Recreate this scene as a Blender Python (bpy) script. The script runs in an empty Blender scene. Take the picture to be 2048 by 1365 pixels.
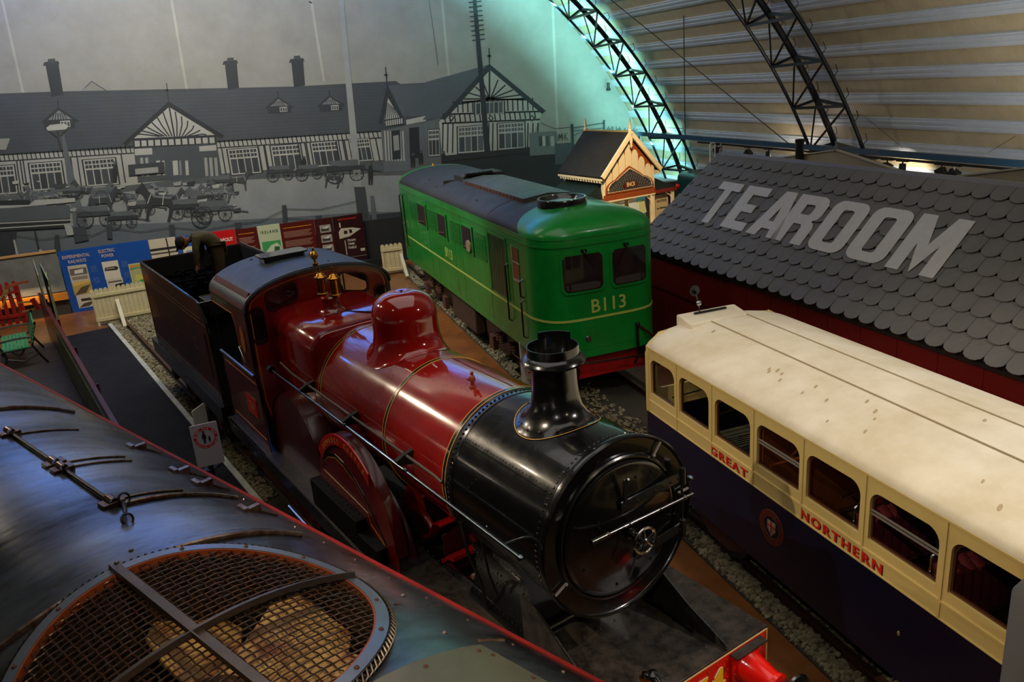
import bpy, math, random
from math import sin, cos, pi, radians, sqrt, atan2
from mathutils import Vector, Matrix
from mathutils.geometry import tessellate_polygon
random.seed(7)
SC = bpy.context.scene
COL = SC.collection
# ------------------------------------------------------------ camera
F, YAW, PITCH, ROLL, CAMH = 1607.0, 0.3387, 0.3224, -0.0829, 6.272
_f = Vector((sin(YAW)*cos(PITCH), cos(YAW)*cos(PITCH), -sin(PITCH)))
_r = Vector((cos(YAW), -sin(YAW), 0)); _u = _r.cross(_f)
CR = cos(ROLL)*_r + sin(ROLL)*_u; CU = -sin(ROLL)*_r + cos(ROLL)*_u
cd = bpy.data.cameras.new('camera'); cam = bpy.data.objects.new('camera', cd); COL.objects.link(cam)
cd.sensor_width = 36; cd.lens = F/2048*36; cd.clip_start = .05; cd.clip_end = 200
m3 = Matrix((CR, CU, -_f)).transposed()
cam.matrix_world = Matrix.Translation((0, 0, CAMH)) @ m3.to_4x4()
SC.camera = cam
def at(x, y, Y):                       # the point at depth Y seen at photo position x, y
    d = (x-1024)/F*CR - (y-682.5)/F*CU + _f
    k = Y/d.y
    return Vector((d.x*k, Y, CAMH+d.z*k))
def onfloor(x, y, z=0):
    d = (x-1024)/F*CR - (y-682.5)/F*CU + _f
    k = (z-CAMH)/d.z
    return Vector((d.x*k, d.y*k, z))
# ------------------------------------------------------------ world, view
SC.view_settings.view_transform = 'Standard'; SC.view_settings.look = 'None'
SC.view_settings.exposure = 0.0; SC.view_settings.gamma = 1; SC.view_settings.use_curve_mapping = False
W = bpy.data.worlds.new('world'); SC.world = W; W.use_nodes = True
W.node_tree.nodes['Background'].inputs[0].default_value = (.10, .13, .2, 1)
W.node_tree.nodes['Background'].inputs[1].default_value = .15
# ------------------------------------------------------------ lights
VX, VZ, VR = 1.13, -3.42, 16.8        # the barrel vault: axis and radius
def vault(deg, R, Y):
    a = radians(deg); return Vector((VX+R*cos(a), Y, VZ+R*sin(a)))
def lamp(kind, name, loc, power, col, target=None, size=.1, spot=60, blend=.5, sy=None):
    l = bpy.data.lights.new(name, kind); l.energy = power; l.color = col
    if kind == 'AREA':
        l.size = size
        if sy: l.shape = 'RECTANGLE'; l.size_y = sy
    else: l.shadow_soft_size = size
    if kind == 'SPOT': l.spot_size = radians(spot); l.spot_blend = blend
    o = bpy.data.objects.new(name, l); COL.objects.link(o); o.location = loc
    if target is not None:
        o.rotation_euler = (Vector(target)-Vector(loc)).to_track_quat('-Z', 'Y').to_euler()
    return o
WARM = (1, .82, .58); WARM2 = (1, .74, .46); NEUT = (1, .93, .84)
# coloured lights along the last arch, washing the sheeting next to the end wall
for i in range(20):
    a = 14+i*5.6
    c = (.34, 1, .93) if a < 56 else ((.14, .6, 1) if a < 70 else (.04, .24, 1))
    lamp('AREA', 'arch_light', vault(a, 15.85, 27.0), 75 if a < 56 else (120 if a < 70 else 170), c, vault(a, 16.9, 27.7), 1.3, sy=.08)
lamp('SPOT', 'spot_light', (-8, 20, 10.2), 1500, WARM, (2.4, 8.0, 2.7), .08, 34)
lamp('SPOT', 'spot_light', (-7.4, 15, 10.6), 450, WARM, (1.5, 11, 2.5), .10, 50)
lamp('SPOT', 'spot_light', (9.5, 1.5, 9.0), 1900, NEUT, (6.2, 5.0, 2.5), .12, 62, .8)
lamp('SPOT', 'spot_light', (5.5, -2.5, 8.2), 700, WARM, (3.3, 4.6, 1.2), .10, 34, .6)
lamp('SPOT', 'spot_light', (-.5, 16, 9.6), 1500, (.95, 1, .92), (5.2, 19, 2.4), .10, 50, .7)  # neutral spot added to brighten the green locomotive's side
lamp('SPOT', 'spot_light', (4.6, 3.5, 9.4), 520, (1, .96, .88), (6.3, 12.8, 2.6), .06, 26, .7)
lamp('SPOT', 'spot_light', (.6, .2, 9.2), 700, WARM, (.2, 3.5, 3.5), .08, 32, .8)  # spot added from above to bring out the fan blades
lamp('SPOT', 'spot_light', (10.5, 6, 10.5), 700, NEUT, (9.6, 11.5, 3.3), .3, 60, .9)
lamp('SPOT', 'spot_light', (-1.5, -1.5, 8.6), 380, NEUT, (3.2, 5.5, 2.2), .07, 34, .6)  # fill spot added from the viewpoint side for the smokebox front
lamp('SPOT', 'spot_light', (0.5, 18, 11.5), 260, NEUT, (-2.5, 24, 1), .12, 55, .7)
lamp('SPOT', 'kiosk_light', (9.3, 16.5, 6.6), 1600, WARM2, (10.9, 20.6, 3.2), .06, 36, .6)
lamp('SPOT', 'spot_light', (-1.2, 4, 8.5), 160, NEUT, (-.75, 12, 1.2), .05, 12, .5)  # small spot added to brighten the Mind the Gap sign
lamp('AREA', 'wall_wash', (-1, 20, 12.0), 1250, (1, .93, .76), (1, 29, 5.5), 8, sy=1.2)
lamp('AREA', 'overhead_fill', (2, 9, 12.4), 330, (1, .95, .88), (2, 9, 0), 9, sy=12)  # broad overhead area light added as general fill
lamp('SPOT', 'spot_light', (-3.6, 5.7, 9.3), 1500, WARM, (4.6, 5.9, 2.0), .04, 44, .7)
lamp('AREA', 'vault_fill', (11.6, 11, 5.4), 165, (1, .93, .82), (15.4, 11, 9.4), 1.2, sy=18)  # unseen fill added to brighten the vault sheeting
for x in (-9, -6, -3, 0, 3, 6, 9):
    lamp('SPOT', 'blue_reflection_spot', (x, 24.6, 9.6), 4600, (.02, .19, 1), (x*.93, 29.2, 12.2), .05, 38, .5)  # added on the upper end wall to give the foreground roof its blue reflection
# ------------------------------------------------------------ materials
def lin(c): return c/12.92 if c <= .04045 else ((c+.055)/1.055)**2.4
def rgb(h):
    if isinstance(h, str): h = [int(h[i:i+2], 16)/255 for i in (0, 2, 4)]
    return (lin(h[0]), lin(h[1]), lin(h[2]), 1)
MAT = {}
def mat(name, col, rough=.5, metal=0, coat=0, var=0, vs=6, bump=0, bs=40, col2=None, emit=0, spec=.5, stretch=None, rvar=0):
    if name in MAT: return MAT[name]
    m = bpy.data.materials.new(name); m.use_nodes = True; nt = m.node_tree; N = nt.nodes; L = nt.links
    b = N['Principled BSDF']; c = rgb(col)
    b.inputs['Base Color'].default_value = c; b.inputs['Roughness'].default_value = rough
    b.inputs['Metallic'].default_value = metal; b.inputs['Coat Weight'].default_value = coat
    b.inputs['Coat Roughness'].default_value = .06; b.inputs['Specular IOR Level'].default_value = spec
    if emit:
        b.inputs['Emission Color'].default_value = c; b.inputs['Emission Strength'].default_value = emit
    if var or bump or rvar:
        tc = N.new('ShaderNodeTexCoord'); mp = N.new('ShaderNodeMapping'); L.new(tc.outputs['Object'], mp.inputs[0])
        if stretch: mp.inputs['Scale'].default_value = stretch
    if var:
        n = N.new('ShaderNodeTexNoise'); n.inputs['Scale'].default_value = vs; n.inputs['Detail'].default_value = 7
        n.inputs['Roughness'].default_value = .65
        L.new(mp.outputs[0], n.inputs['Vector'])
        r = N.new('ShaderNodeValToRGB'); r.color_ramp.elements[0].position = .36; r.color_ramp.elements[1].position = .66
        c2 = rgb(col2) if col2 else tuple(x*(1-var) for x in c[:3])+(1,)
        r.color_ramp.elements[0].color = c2; r.color_ramp.elements[1].color = c
        L.new(n.outputs['Fac'], r.inputs[0]); L.new(r.outputs[0], b.inputs['Base Color'])
    if rvar:
        n = N.new('ShaderNodeTexNoise'); n.inputs['Scale'].default_value = vs*1.7; n.inputs['Detail'].default_value = 5
        L.new(mp.outputs[0], n.inputs['Vector'])
        r = N.new('ShaderNodeMapRange'); r.inputs['To Min'].default_value = max(.03, rough-rvar); r.inputs['To Max'].default_value = rough+rvar
        L.new(n.outputs['Fac'], r.inputs['Value']); L.new(r.outputs[0], b.inputs['Roughness'])
    if bump:
        n = N.new('ShaderNodeTexNoise'); n.inputs['Scale'].default_value = bs; n.inputs['Detail'].default_value = 4
        L.new(mp.outputs[0], n.inputs['Vector'])
        bp = N.new('ShaderNodeBump'); bp.inputs['Strength'].default_value = bump; bp.inputs['Distance'].default_value = .02
        L.new(n.outputs['Fac'], bp.inputs['Height']); L.new(bp.outputs[0], b.inputs['Normal'])
    MAT[name] = m; return m
def wavemat(name, col, col2, scale, rough=.6, axis='Y', bump=.4, var=True, metal=0, prof='SIN', vs=3.0):
    if name in MAT: return MAT[name]
    m = mat(name, col, rough, metal, var=.0); nt = m.node_tree; N = nt.nodes; L = nt.links; b = N['Principled BSDF']
    tc = N.new('ShaderNodeTexCoord'); w = N.new('ShaderNodeTexWave'); w.bands_direction = axis; w.wave_profile = prof
    w.inputs['Scale'].default_value = scale; w.inputs['Distortion'].default_value = .0
    L.new(tc.outputs['Object'], w.inputs['Vector'])
    bp = N.new('ShaderNodeBump'); bp.inputs['Strength'].default_value = bump; bp.inputs['Distance'].default_value = .02
    L.new(w.outputs['Fac'], bp.inputs['Height']); L.new(bp.outputs[0], b.inputs['Normal'])
    n = N.new('ShaderNodeTexNoise'); n.inputs['Scale'].default_value = vs; n.inputs['Detail'].default_value = 6
    L.new(tc.outputs['Object'], n.inputs['Vector'])
    r = N.new('ShaderNodeValToRGB'); r.color_ramp.elements[0].color = rgb(col2); r.color_ramp.elements[1].color = rgb(col)
    r.color_ramp.elements[0].position = .3; r.color_ramp.elements[1].position = .7
    L.new(n.outputs['Fac'], r.inputs[0]); L.new(r.outputs[0], b.inputs['Base Color'])
    return m
def attrmat(name, rough=.6, var=.2, vs=9):
    m = mat(name, 'ffffff', rough); nt = m.node_tree; N = nt.nodes; L = nt.links; b = N['Principled BSDF']
    a = N.new('ShaderNodeAttribute'); a.attribute_name = 'ink'
    tc = N.new('ShaderNodeTexCoord'); n = N.new('ShaderNodeTexNoise'); n.inputs['Scale'].default_value = vs; n.inputs['Detail'].default_value = 8
    n.inputs['Roughness'].default_value = .7
    L.new(tc.outputs['Object'], n.inputs['Vector'])
    r = N.new('ShaderNodeMapRange'); r.inputs['From Min'].default_value = .3; r.inputs['From Max'].default_value = .7
    r.inputs['To Min'].default_value = 1-var; r.inputs['To Max'].default_value = 1+var*.5
    L.new(n.outputs['Fac'], r.inputs['Value'])
    mx = N.new('ShaderNodeVectorMath'); mx.operation = 'SCALE'
    L.new(a.outputs['Color'], mx.inputs[0]); L.new(r.outputs[0], mx.inputs['Scale'])
    L.new(mx.outputs[0], b.inputs['Base Color']); return m
# ------------------------------------------------------------ mesh helper
class MB:
    def __init__(s): s.v = []; s.f = []; s.m = []; s.c = 0; s.T = None; s.ink = []; s.curink = None
    def add(s, vs, fs):
        n = len(s.v)
        if s.T is not None: vs = [s.T @ Vector(p) for p in vs]
        s.v += [tuple(p) for p in vs]; s.f += [tuple(i+n for i in f) for f in fs]; s.m += [s.c]*len(fs); s.ink += [s.curink]*len(fs)
        return s
    def box(s, x0, x1, y0, y1, z0, z1):
        v = [(x, y, z) for x in (x0, x1) for y in (y0, y1) for z in (z0, z1)]
        return s.add(v, [(0,1,3,2),(4,6,7,5),(0,4,5,1),(2,3,7,6),(0,2,6,4),(1,5,7,3)])
    def bar(s, p0, p1, w, h=None, up=(0,0,1)):
        h = h or w; p0 = Vector(p0); p1 = Vector(p1); d = (p1-p0).normalized(); u = Vector(up)
        if abs(d.dot(u)) > .98: u = Vector((0,1,0))
        a = d.cross(u).normalized(); b = a.cross(d)
        v = [p+a*sx*w/2+b*sz*h/2 for p in (p0, p1) for sx, sz in ((-1,-1),(1,-1),(1,1),(-1,1))]
        return s.add(v, [(3,2,1,0),(4,5,6,7),(0,1,5,4),(1,2,6,5),(2,3,7,6),(3,0,4,7)])
    def tube(s, pts, r, n=8, cap=True):
        pts = [Vector(p) for p in pts]; R = r if isinstance(r, (list, tuple)) else [r]*len(pts); vs = []; prev = None
        for i, p in enumerate(pts):
            d = (pts[min(i+1, len(pts)-1)]-pts[max(i-1, 0)]).normalized()
            if prev is None:
                a = d.cross(Vector((0,0,1)));
                if a.length < .05: a = d.cross(Vector((0,1,0)))
            else: a = prev-d*prev.dot(d)
            a.normalize(); prev = a; b = d.cross(a)
            vs += [p+(a*cos(2*pi*k/n)+b*sin(2*pi*k/n))*R[i] for k in range(n)]
        fs = [(i*n+k, i*n+(k+1)%n, (i+1)*n+(k+1)%n, (i+1)*n+k) for i in range(len(pts)-1) for k in range(n)]
        if cap: fs += [tuple(range(n))[::-1], tuple((len(pts)-1)*n+k for k in range(n))]
        return s.add(vs, fs)
    def lathe(s, prof, o=(0,0,0), ax='z', n=32, a0=0, a1=2*pi, fn=None):
        full = abs(a1-a0-2*pi) < 1e-6; m = n if full else n+1; vs = []
        for r, h in prof:
            for k in range(m):
                a = a0+(a1-a0)*k/n; c, q = r*cos(a), r*sin(a)
                p = (c, q, h) if ax == 'z' else ((c, h, q) if ax == 'y' else (h, c, q))
                p = Vector(p)+Vector(o)
                if fn: p = fn(p, r, h)
                vs.append(p)
        fs = []
        for i in range(len(prof)-1):
            for k in range(n if full else n):
                k2 = (k+1) % m
                if not full and k == n: continue
                fs.append((i*m+k, i*m+k2, (i+1)*m+k2, (i+1)*m+k))
        return s.add(vs, fs)
    def prism(s, poly, d0, d1, ax='x', holes=()):
        # outline given in the two other axes, with openings, extruded along ax
        def P(a, b, d): return (d, a, b) if ax == 'x' else ((a, d, b) if ax == 'y' else (a, b, d))
        loops = [list(poly)]+[list(h) for h in holes]
        flat = [p for l in loops for p in l]; n = len(flat)
        tri = tessellate_polygon([[Vector((a, b, 0)) for a, b in l] for l in loops])
        vs = [P(a, b, d0) for a, b in flat]+[P(a, b, d1) for a, b in flat]
        fs = [tuple(t) for t in tri]+[tuple(i+n for i in t[::-1]) for t in tri]
        o = 0
        for l in loops:
            k = len(l); fs += [(o+i, o+(i+1)%k, o+(i+1)%k+n, o+i+n) for i in range(k)]; o += k
        return s.add(vs, fs)
    def ball(s, c, r, n=10, sc=(1,1,1)):
        vs = []; m = n//2
        for i in range(m+1):
            t = pi*i/m
            for k in range(n):
                a = 2*pi*k/n; vs.append((c[0]+r*sc[0]*sin(t)*cos(a), c[1]+r*sc[1]*sin(t)*sin(a), c[2]+r*sc[2]*cos(t)))
        return s.add(vs, [(i*n+k, (i+1)*n+k, (i+1)*n+(k+1)%n, i*n+(k+1)%n) for i in range(m) for k in range(n)])
    def rivet(s, c, nrm, r=.012):
        c = Vector(c); n = Vector(nrm).normalized(); a = n.cross(Vector((.3,.2,1))).normalized(); b = n.cross(a); vs = []
        for rr, h in ((1, 0), (.75, .5)):
            vs += [c+(a*cos(k*pi/3)+b*sin(k*pi/3))*r*rr+n*r*h for k in range(6)]
        vs.append(c+n*r*.75)
        return s.add(vs, [(k, (k+1)%6, 6+(k+1)%6, 6+k) for k in range(6)]+[(6+k, 6+(k+1)%6, 12) for k in range(6)])
    def loft(s, rings, cap=True, closed=True):
        n = len(rings[0]); vs = [p for r in rings for p in r]
        fs = [(i*n+k, i*n+(k+1)%n, (i+1)*n+(k+1)%n, (i+1)*n+k) for i in range(len(rings)-1) for k in range(n if closed else n-1)]
        if cap: fs += [tuple(range(n))[::-1], tuple((len(rings)-1)*n+k for k in range(n))]
        return s.add(vs, fs)
    def build(s, name, mats, parent=None, smooth=38, bevel=0, label=None):
        me = bpy.data.meshes.new(name); me.from_pydata(s.v, [], s.f)
        if not isinstance(mats, (list, tuple)): mats = [mats]
        for m in mats: me.materials.append(m)
        me.polygons.foreach_set('material_index', [min(i, len(mats)-1) for i in s.m])
        if any(i is not None for i in s.ink):
            at_ = me.color_attributes.new('ink', 'FLOAT_COLOR', 'CORNER')
            for p in me.polygons:
                c = s.ink[p.index] or (.5,.5,.5,1)
                for li in p.loop_indices: at_.data[li].color = c
        me.validate(); me.update()
        import bmesh
        bm = bmesh.new(); bm.from_mesh(me); bmesh.ops.recalc_face_normals(bm, faces=bm.faces); bm.to_mesh(me); bm.free()
        if smooth:
            me.shade_smooth(); me.set_sharp_from_angle(angle=radians(smooth))
        o = bpy.data.objects.new(name, me); COL.objects.link(o)
        if parent: o.parent = parent
        if bevel:
            b = o.modifiers.new('bevel', 'BEVEL'); b.width = bevel; b.segments = 2; b.limit_method = 'ANGLE'; b.angle_limit = radians(40)
        if label: o['label'] = label
        return o
def tag(o, label=None, cat=None, group=None, kind=None):
    for k, v in (('label', label), ('category', cat), ('group', group), ('kind', kind)):
        if v: o[k] = v
    return o
def thing(name, label, cat, loc=(0,0,0), rz=0, group=None):
    o = bpy.data.objects.new(name, None); COL.objects.link(o); o.location = loc; o.rotation_euler = (0,0,rz); o.empty_display_size = .2
    return tag(o, label, cat, group)
def struct(o, label=None): return tag(o, label, None, None, 'structure')
def copy_tree(o, parent=None):
    c = o.copy(); COL.objects.link(c)
    if parent: c.parent = parent
    for ch in list(o.children): copy_tree(ch, c)
    return c
def text(name, s, M, size, mats, parent=None, depth=.004, bold=0, width=None, align='CENTER', shear=0, sp=1.0, label=None):
    cu = bpy.data.curves.new(name, 'FONT'); cu.body = s; cu.size = size; cu.extrude = depth; cu.offset = bold; cu.align_x = align
    cu.shear = shear; cu.space_character = sp; cu.resolution_u = 3
    t = bpy.data.objects.new(name+'_c', cu); COL.objects.link(t)
    dg = bpy.context.evaluated_depsgraph_get(); me = bpy.data.meshes.new_from_object(t.evaluated_get(dg)); bpy.data.objects.remove(t)
    me.materials.clear(); me.materials.append(mats)
    if width:
        xs = [v.co.x for v in me.vertices]; w = max(xs)-min(xs); cx = (max(xs)+min(xs))/2
        for v in me.vertices: v.co.x = (v.co.x-cx)*width/w
    me.transform(M); me.name = name
    o = bpy.data.objects.new(name, me); COL.objects.link(o)
    if parent: o.parent = parent
    if label: o['label'] = label
    return o
def frame(o, x, y):                    # text plane: origin, reading direction, up direction
    x = Vector(x).normalized(); y = Vector(y); y = (y-x*y.dot(x)).normalized(); z = x.cross(y)
    M = Matrix((x, y, z)).transposed().to_4x4(); return Matrix.Translation(Vector(o)) @ M
def rrect(x0, x1, z0, z1, r, n=5):
    if not isinstance(r, (list, tuple)): r = [r]*4
    P = []
    for (cx, cz, a, rr) in ((x1-r[0], z1-r[0], 0, r[0]), (x0+r[1], z1-r[1], 90, r[1]), (x0+r[2], z0+r[2], 180, r[2]), (x1-r[3], z0+r[3], 270, r[3])):
        for k in range(n+1): P.append((cx+rr*cos(radians(a+90*k/n)), cz+rr*sin(radians(a+90*k/n))))
    return P
def arc(cx, cz, r, a0, a1, n): return [(cx+r*cos(radians(a0+(a1-a0)*k/n)), cz+r*sin(radians(a0+(a1-a0)*k/n))) for k in range(n+1)]
# palette
maroon = mat('maroon paint', '8a1512', .16, coat=1, var=.25, vs=2.2, rvar=.06, bump=.03, bs=4)
darkmaroon = mat('dark maroon paint', '4c0d0b', .3, coat=.35, var=.3, vs=3, rvar=.05)
black = mat('black gloss paint', '0d0d0d', .24, coat=.8, var=.3, vs=8, bump=.12, bs=14, rvar=.1)
smokeblack = mat('smokebox black paint', '090a0a', .22, coat=.6, var=.4, vs=5, bump=.10, bs=9, rvar=.1)
blacksat = mat('satin black metal', '161514', .42, var=.5, vs=9, bump=.15, bs=25, rvar=.12)
plateblk = mat('worn black plating', '3c352f', .38, var=.5, vs=7, bump=.15, bs=30, rvar=.14, col2='171513')
soot = mat('matt black', '090909', .8)
goldline = mat('gold lining', 'd9a24c', .35)
yelline = mat('orange lining', 'd07f2c', .35)
redbright = mat('signal red paint', 'e3160c', .22, coat=.8, var=.12, vs=4)
redmotion = mat('red frame paint', 'a5120e', .35, coat=.4, var=.3, vs=6)
steel = mat('polished steel', 'b9bcc0', .22, 1, var=.2, vs=20)
darksteel = mat('blued steel', '77838c', .2, 1)
brass = mat('brass', 'c98b34', .25, 1, var=.25, vs=12)
rust = mat('rusty iron', '5c3420', .7, var=.5, vs=14, bump=.3, bs=40)
glass = mat('dark glass', '0b0d0f', .05, coat=1, spec=.6)
cream = mat('cream paint', 'dcc68c', .35, coat=.3, var=.08, vs=5)
# ============================================================ THE HALL
WY = 29.2
floorwood = mat('brown floor', '8a5426', .38, coat=.15, var=.35, vs=1.6, col2='6b3d18', rvar=.08)
floordark = mat('dark concrete floor', '3a3631', .5, var=.4, vs=2, rvar=.1)
m = MB(); m.add([(-2.9,-6,0),(19,-6,0),(19,WY+.1,0),(-2.9,WY+.1,0)], [(0,1,2,3)]); m.c = 1
m.add([(-17,-6,0),(-2.9,-6,0),(-2.9,25.2,0),(-17,25.2,0)], [(0,1,2,3)])
m.c = 0; m.add([(-17,25.2,0),(-2.9,25.2,0),(-2.9,WY+.1,0),(-17,WY+.1,0)], [(0,1,2,3)])
m.v += [(v[0], v[1], -.3) for v in m.v]; struct(m.build('floor', [floorwood, floordark], smooth=0))
# vault sheeting
sheet = wavemat('tan ribbed sheeting', 'b9ac8e', 'aa9d80', 5.2, .42, 'Y', .18)
m = MB(); n = 96; A0, A1 = 11, 169
ring = lambda R: [vault(A0+(A1-A0)*k/n, R, 0) for k in range(n+1)]
vs = []
for R in (VR, VR+.15):
    for Y in (-6, WY+.1):
        vs += [(p.x, Y, p.z) for p in ring(R)]
q = n+1; fs = []
for k in range(n): fs += [(k, k+1, q+k+1, q+k), (2*q+k, 3*q+k, 3*q+k+1, 2*q+k+1)]
m.add(vs, fs); struct(m.build('ceiling', sheet, smooth=60))
m = MB(); pol = [(vault(A0+(A1-A0)*k/n, VR+.1, 0).x, vault(A0+(A1-A0)*k/n, VR+.1, 0).z) for k in range(n+1)]
m.prism(pol, WY+.02, WY+.25, 'y'); struct(m.build('wall_back', mat('painted board wall', '77766f', .8), smooth=0))
m = MB(); m.prism(pol, -6.2, -6, 'y'); struct(m.build('wall_front', mat('dark rear wall', '3c3a36', .8), smooth=0))
# purlins: pale folded steel sections running the length of the vault
purl = mat('galvanised purlin', 'c2ccd6', .42, .12, var=.08, vs=4)
k = 0
for i in range(60):
    c = 15.63+2.385*i; k += 1
    if c > 164.5: break
    m = MB(); m.T = Matrix.Translation((VX, 0, VZ)) @ Matrix.Rotation(-radians(c), 4, 'Y')
    pr = [(VR, -.145), (VR-.05, -.145), (VR-.05, -.10), (VR-.075, -.09), (VR-.075, -.03), (VR-.06, -.025), (VR-.06, .025), (VR-.075, .03), (VR-.075, .09), (VR-.05, .10), (VR-.05, .145), (VR, .145)]
    m.prism(pr, -6, WY, 'y'); o = m.build('trim_%d' % k, purl, smooth=0); struct(o)
# lattice arches
arch_blue = mat('dark blue steel paint', '0f1a24', .35, coat=.3, var=.2)
def truss(Y0, Y1, Ym, a_node, label, n0=-2, n1=28, R=16.0):
    t = thing('roof_truss', label, 'roof truss', (VX, (Y0+Y1)/2, 0), 0, 'lattice arches carrying the vault'); yc = (Y0+Y1)/2
    st = 4.7
    ang = [a_node+st*k for k in range(n0, n1) if 13 < a_node+st*k < 168]
    O = Vector((VX, yc, 0))
    for Y, r, RR, nm in ((Y0, .045, R, 'chord'), (Y1, .05, R, 'chord'), (Ym, .085, R+.25, 'middle_chord')):
        m = MB(); m.tube([vault(12.5+1.2*k, RR, Y)-O for k in range(130)], r, 8); m.build(nm, arch_blue, t)
    m = MB(); d = MB(); g = MB()
    for i, a in enumerate(ang):
        p0, p1, pm = vault(a-.35, R, Y0)-O, vault(a, R, Y1)-O, vault(a, R+.25, Ym)-O
        for q0, q1 in ((p0, p1), (p0, pm), (pm, p1)): g = MB(); g.bar(q0, q1, .09, .07); g.build('strut', arch_blue, t)
        if i+1 < len(ang):
            b = ang[i+1]
            for q0, q1, rr in ((vault(a-.35, R, Y0)-O, vault(b, R, Y1)-O, .03), (p0, vault(b, R+.25, Ym)-O, .022)): g = MB(); g.tube([q0, q1], rr, 6); g.build('lacing_bar', arch_blue, t)
        for dd in (0, 2.385):            # hooks holding the purlins
            for Y, RR in ((Y1, R), (Ym, R+.25)):
                a2 = a+dd+.55; d.tube([vault(a2, RR, Y)-O, vault(a2+.35, RR+.12, Y-.1)-O, vault(a2+.8, RR+.2, Y-.02)-O], .010, 5)
    tag(d.build('purlin_hooks', arch_blue, t), kind='stuff')
    return t
truss(26.9, 24.6, 26.1, 30.9, 'dark blue lattice arch in front of the mural wall, lit turquoise from behind')
truss(18.2, 16.2, 17.5, 31.1, 'dark lattice arch nearer the camera, right above the tearoom', )
# horizontal tie beam with lighting track
t = thing('lighting_beam', 'long dark blue horizontal beam with a black lighting track under it, above the tearoom', 'beam', (15.4, 14, 3.7))
m = MB(); m.prism([(-.06,-.07),(.06,-.07),(.06,.07),(-.06,.07)], -16, 13.4, 'y'); m.build('beam', mat('blue steel beam', '24445c', .4, coat=.3), t)
m = MB(); m.box(-.03,.03,-16,9.5,-.15,-.10); m.build('track', blacksat, t)
# spotlights
spots = [(1493,289,35,'black track spotlight beside the flue pipe, tilted left'), (1533,293,0,'round black track spotlight hanging just left of the flue pipe'), (1430,284,-20,'leftmost black track spotlight near the white post'),
 (1740,306,-35,'black track spotlight tilted right, first to the right of the near arch'), (1771,309,20,'black square-headed track spotlight left of the lit one'), (1802,311,0,'lit track spotlight with a white glowing front'),
 (1880,316,60,'black track spotlight turned nearly flat, right of the lit one'), (1906,318,30,'black square-headed track spotlight on a white stem'), (2030,330,50,'black square-headed track spotlight at the far right edge')]
for x, y, tilt, lab in spots:
    d = (x-1024)/F*CR - (y-682.5)/F*CU + _f; k = 15.33/d.x
    t = thing('track_spotlight', lab, 'spotlight', (15.4, d.y*k, 3.60), 0, 'spotlights on the lighting track'); t.scale = (1.5, 1.5, 1.35)
    m = MB(); m.box(-.03,.03,-.11,.11,-.05,0); m.build('adapter', blacksat, t)
    m = MB(); m.tube([(0,0,-.04),(0,0,-.12)], .012, 6); m.build('stem', mat('white plastic','d8d4cc',.4) if 'white stem' in lab else blacksat, t)
    m = MB(); m.T = Matrix.Translation((0,0,-.17)) @ Matrix.Rotation(radians(tilt), 4, 'X')
    m.lathe([(0,.09),(.05,.085),(.055,0),(.058,-.09),(.05,-.09),(.045,-.07),(0,-.07)], n=14) if 'round' in lab or 'lit' in lab and 'left of' not in lab and 'right of the lit' not in lab else m.box(-.055,.055,-.07,.07,-.06,.06)
    h = m.build('lamp_head', blacksat, t)
    if lab.startswith('lit'):
        m = MB(); m.ball((0,0,-.255), .062, 12); m.build('lens', mat('lit lens', 'fff4e0', .3, emit=14), t)
        lamp('SPOT', 'spot_light', (15.6, d.y*k+.5, 3.36), 150, (1,.86,.66), (16.7, d.y*k+.9, 2.95), .04, 100, 1)
for x, y in ((1530, 320), (1260, 300)):
    pass
lamp('POINT', 'spot_light', (15.7, 19.6, 3.25), 22, (1,.84,.66), size=.05)
# tension rods and hanging wires
def wire(a, b, r, lab, cat='cable'):
    m = MB(); m.tube([a, b], r, 6); tag(m.build('steel_tie_rod' if cat == 'tie rod' else 'hanging_wire', arch_blue), lab, cat)
wire(at(1222,0,24.6), at(1583,292,18.4), .014, 'long thin dark tie rod slanting down right between the two arches', 'tie rod')
wire(at(1367,0,22), at(1371,342,22), .016, 'thin black rod hanging straight down between the arches', 'tie rod')
wire(at(1728,232,16.6), at(1806,296,15.4), .005, 'thin wire slanting down right behind the near arch')
wire(at(2032,272,12.4), at(1975,306,13.0), .005, 'thin wire slanting down left at the right edge of the roof')
m = MB(); p = at(1217,180,28.9)
m.lathe([(0,.28),(.05,.27),(.05,.1),(.10,.0),(.06,-.03),(0,-.03)], p, n=12); o = tag(m.build('wall_spotlight', blacksat), 'dark funnel-shaped lamp hanging on the mural near the arch', 'lamp')
# ------------------------------------------------------------ mural: an old black-and-white photograph printed over the end wall
ink = attrmat('printed mural canvas', .6, .16, 1.0)
mu = MB(); mu.curink = rgb('8d8d86')
pol = [(vault(A0+(A1-A0)*k/n, VR-.02, 0).x, vault(A0+(A1-A0)*k/n, VR-.02, 0).z) for k in range(n+1)]
mu.prism(pol, WY-.02, WY+.015, 'y')
LAY = [0]
def ip(pts, c, up=1):
    LAY[0] += up; Y = WY-.024-(LAY[0]+(0 if up else .5))*.00018
    P = [at(x, y, Y) for x, y in pts]; mu.curink = rgb(c)
    tri = tessellate_polygon([[Vector((p.x, p.z, 0)) for p in P]])
    mu.add(P, [tuple(t) for t in tri])
def il(a, b, w, c, w2=None):
    (x0, y0), (x1, y1) = a, b; L = math.hypot(x1-x0, y1-y0); nx, ny = -(y1-y0)/L, (x1-x0)/L; w2 = w2 or w
    Y = WY-.024-(LAY[0]+.7)*.00018; P = [at(x0+nx*w/2, y0+ny*w/2, Y), at(x1+nx*w2/2, y1+ny*w2/2, Y), at(x1-nx*w2/2, y1-ny*w2/2, Y), at(x0-nx*w/2, y0-ny*w/2, Y)]
    mu.curink = rgb(c); mu.add(P, [(0,1,2,3)])
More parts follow.
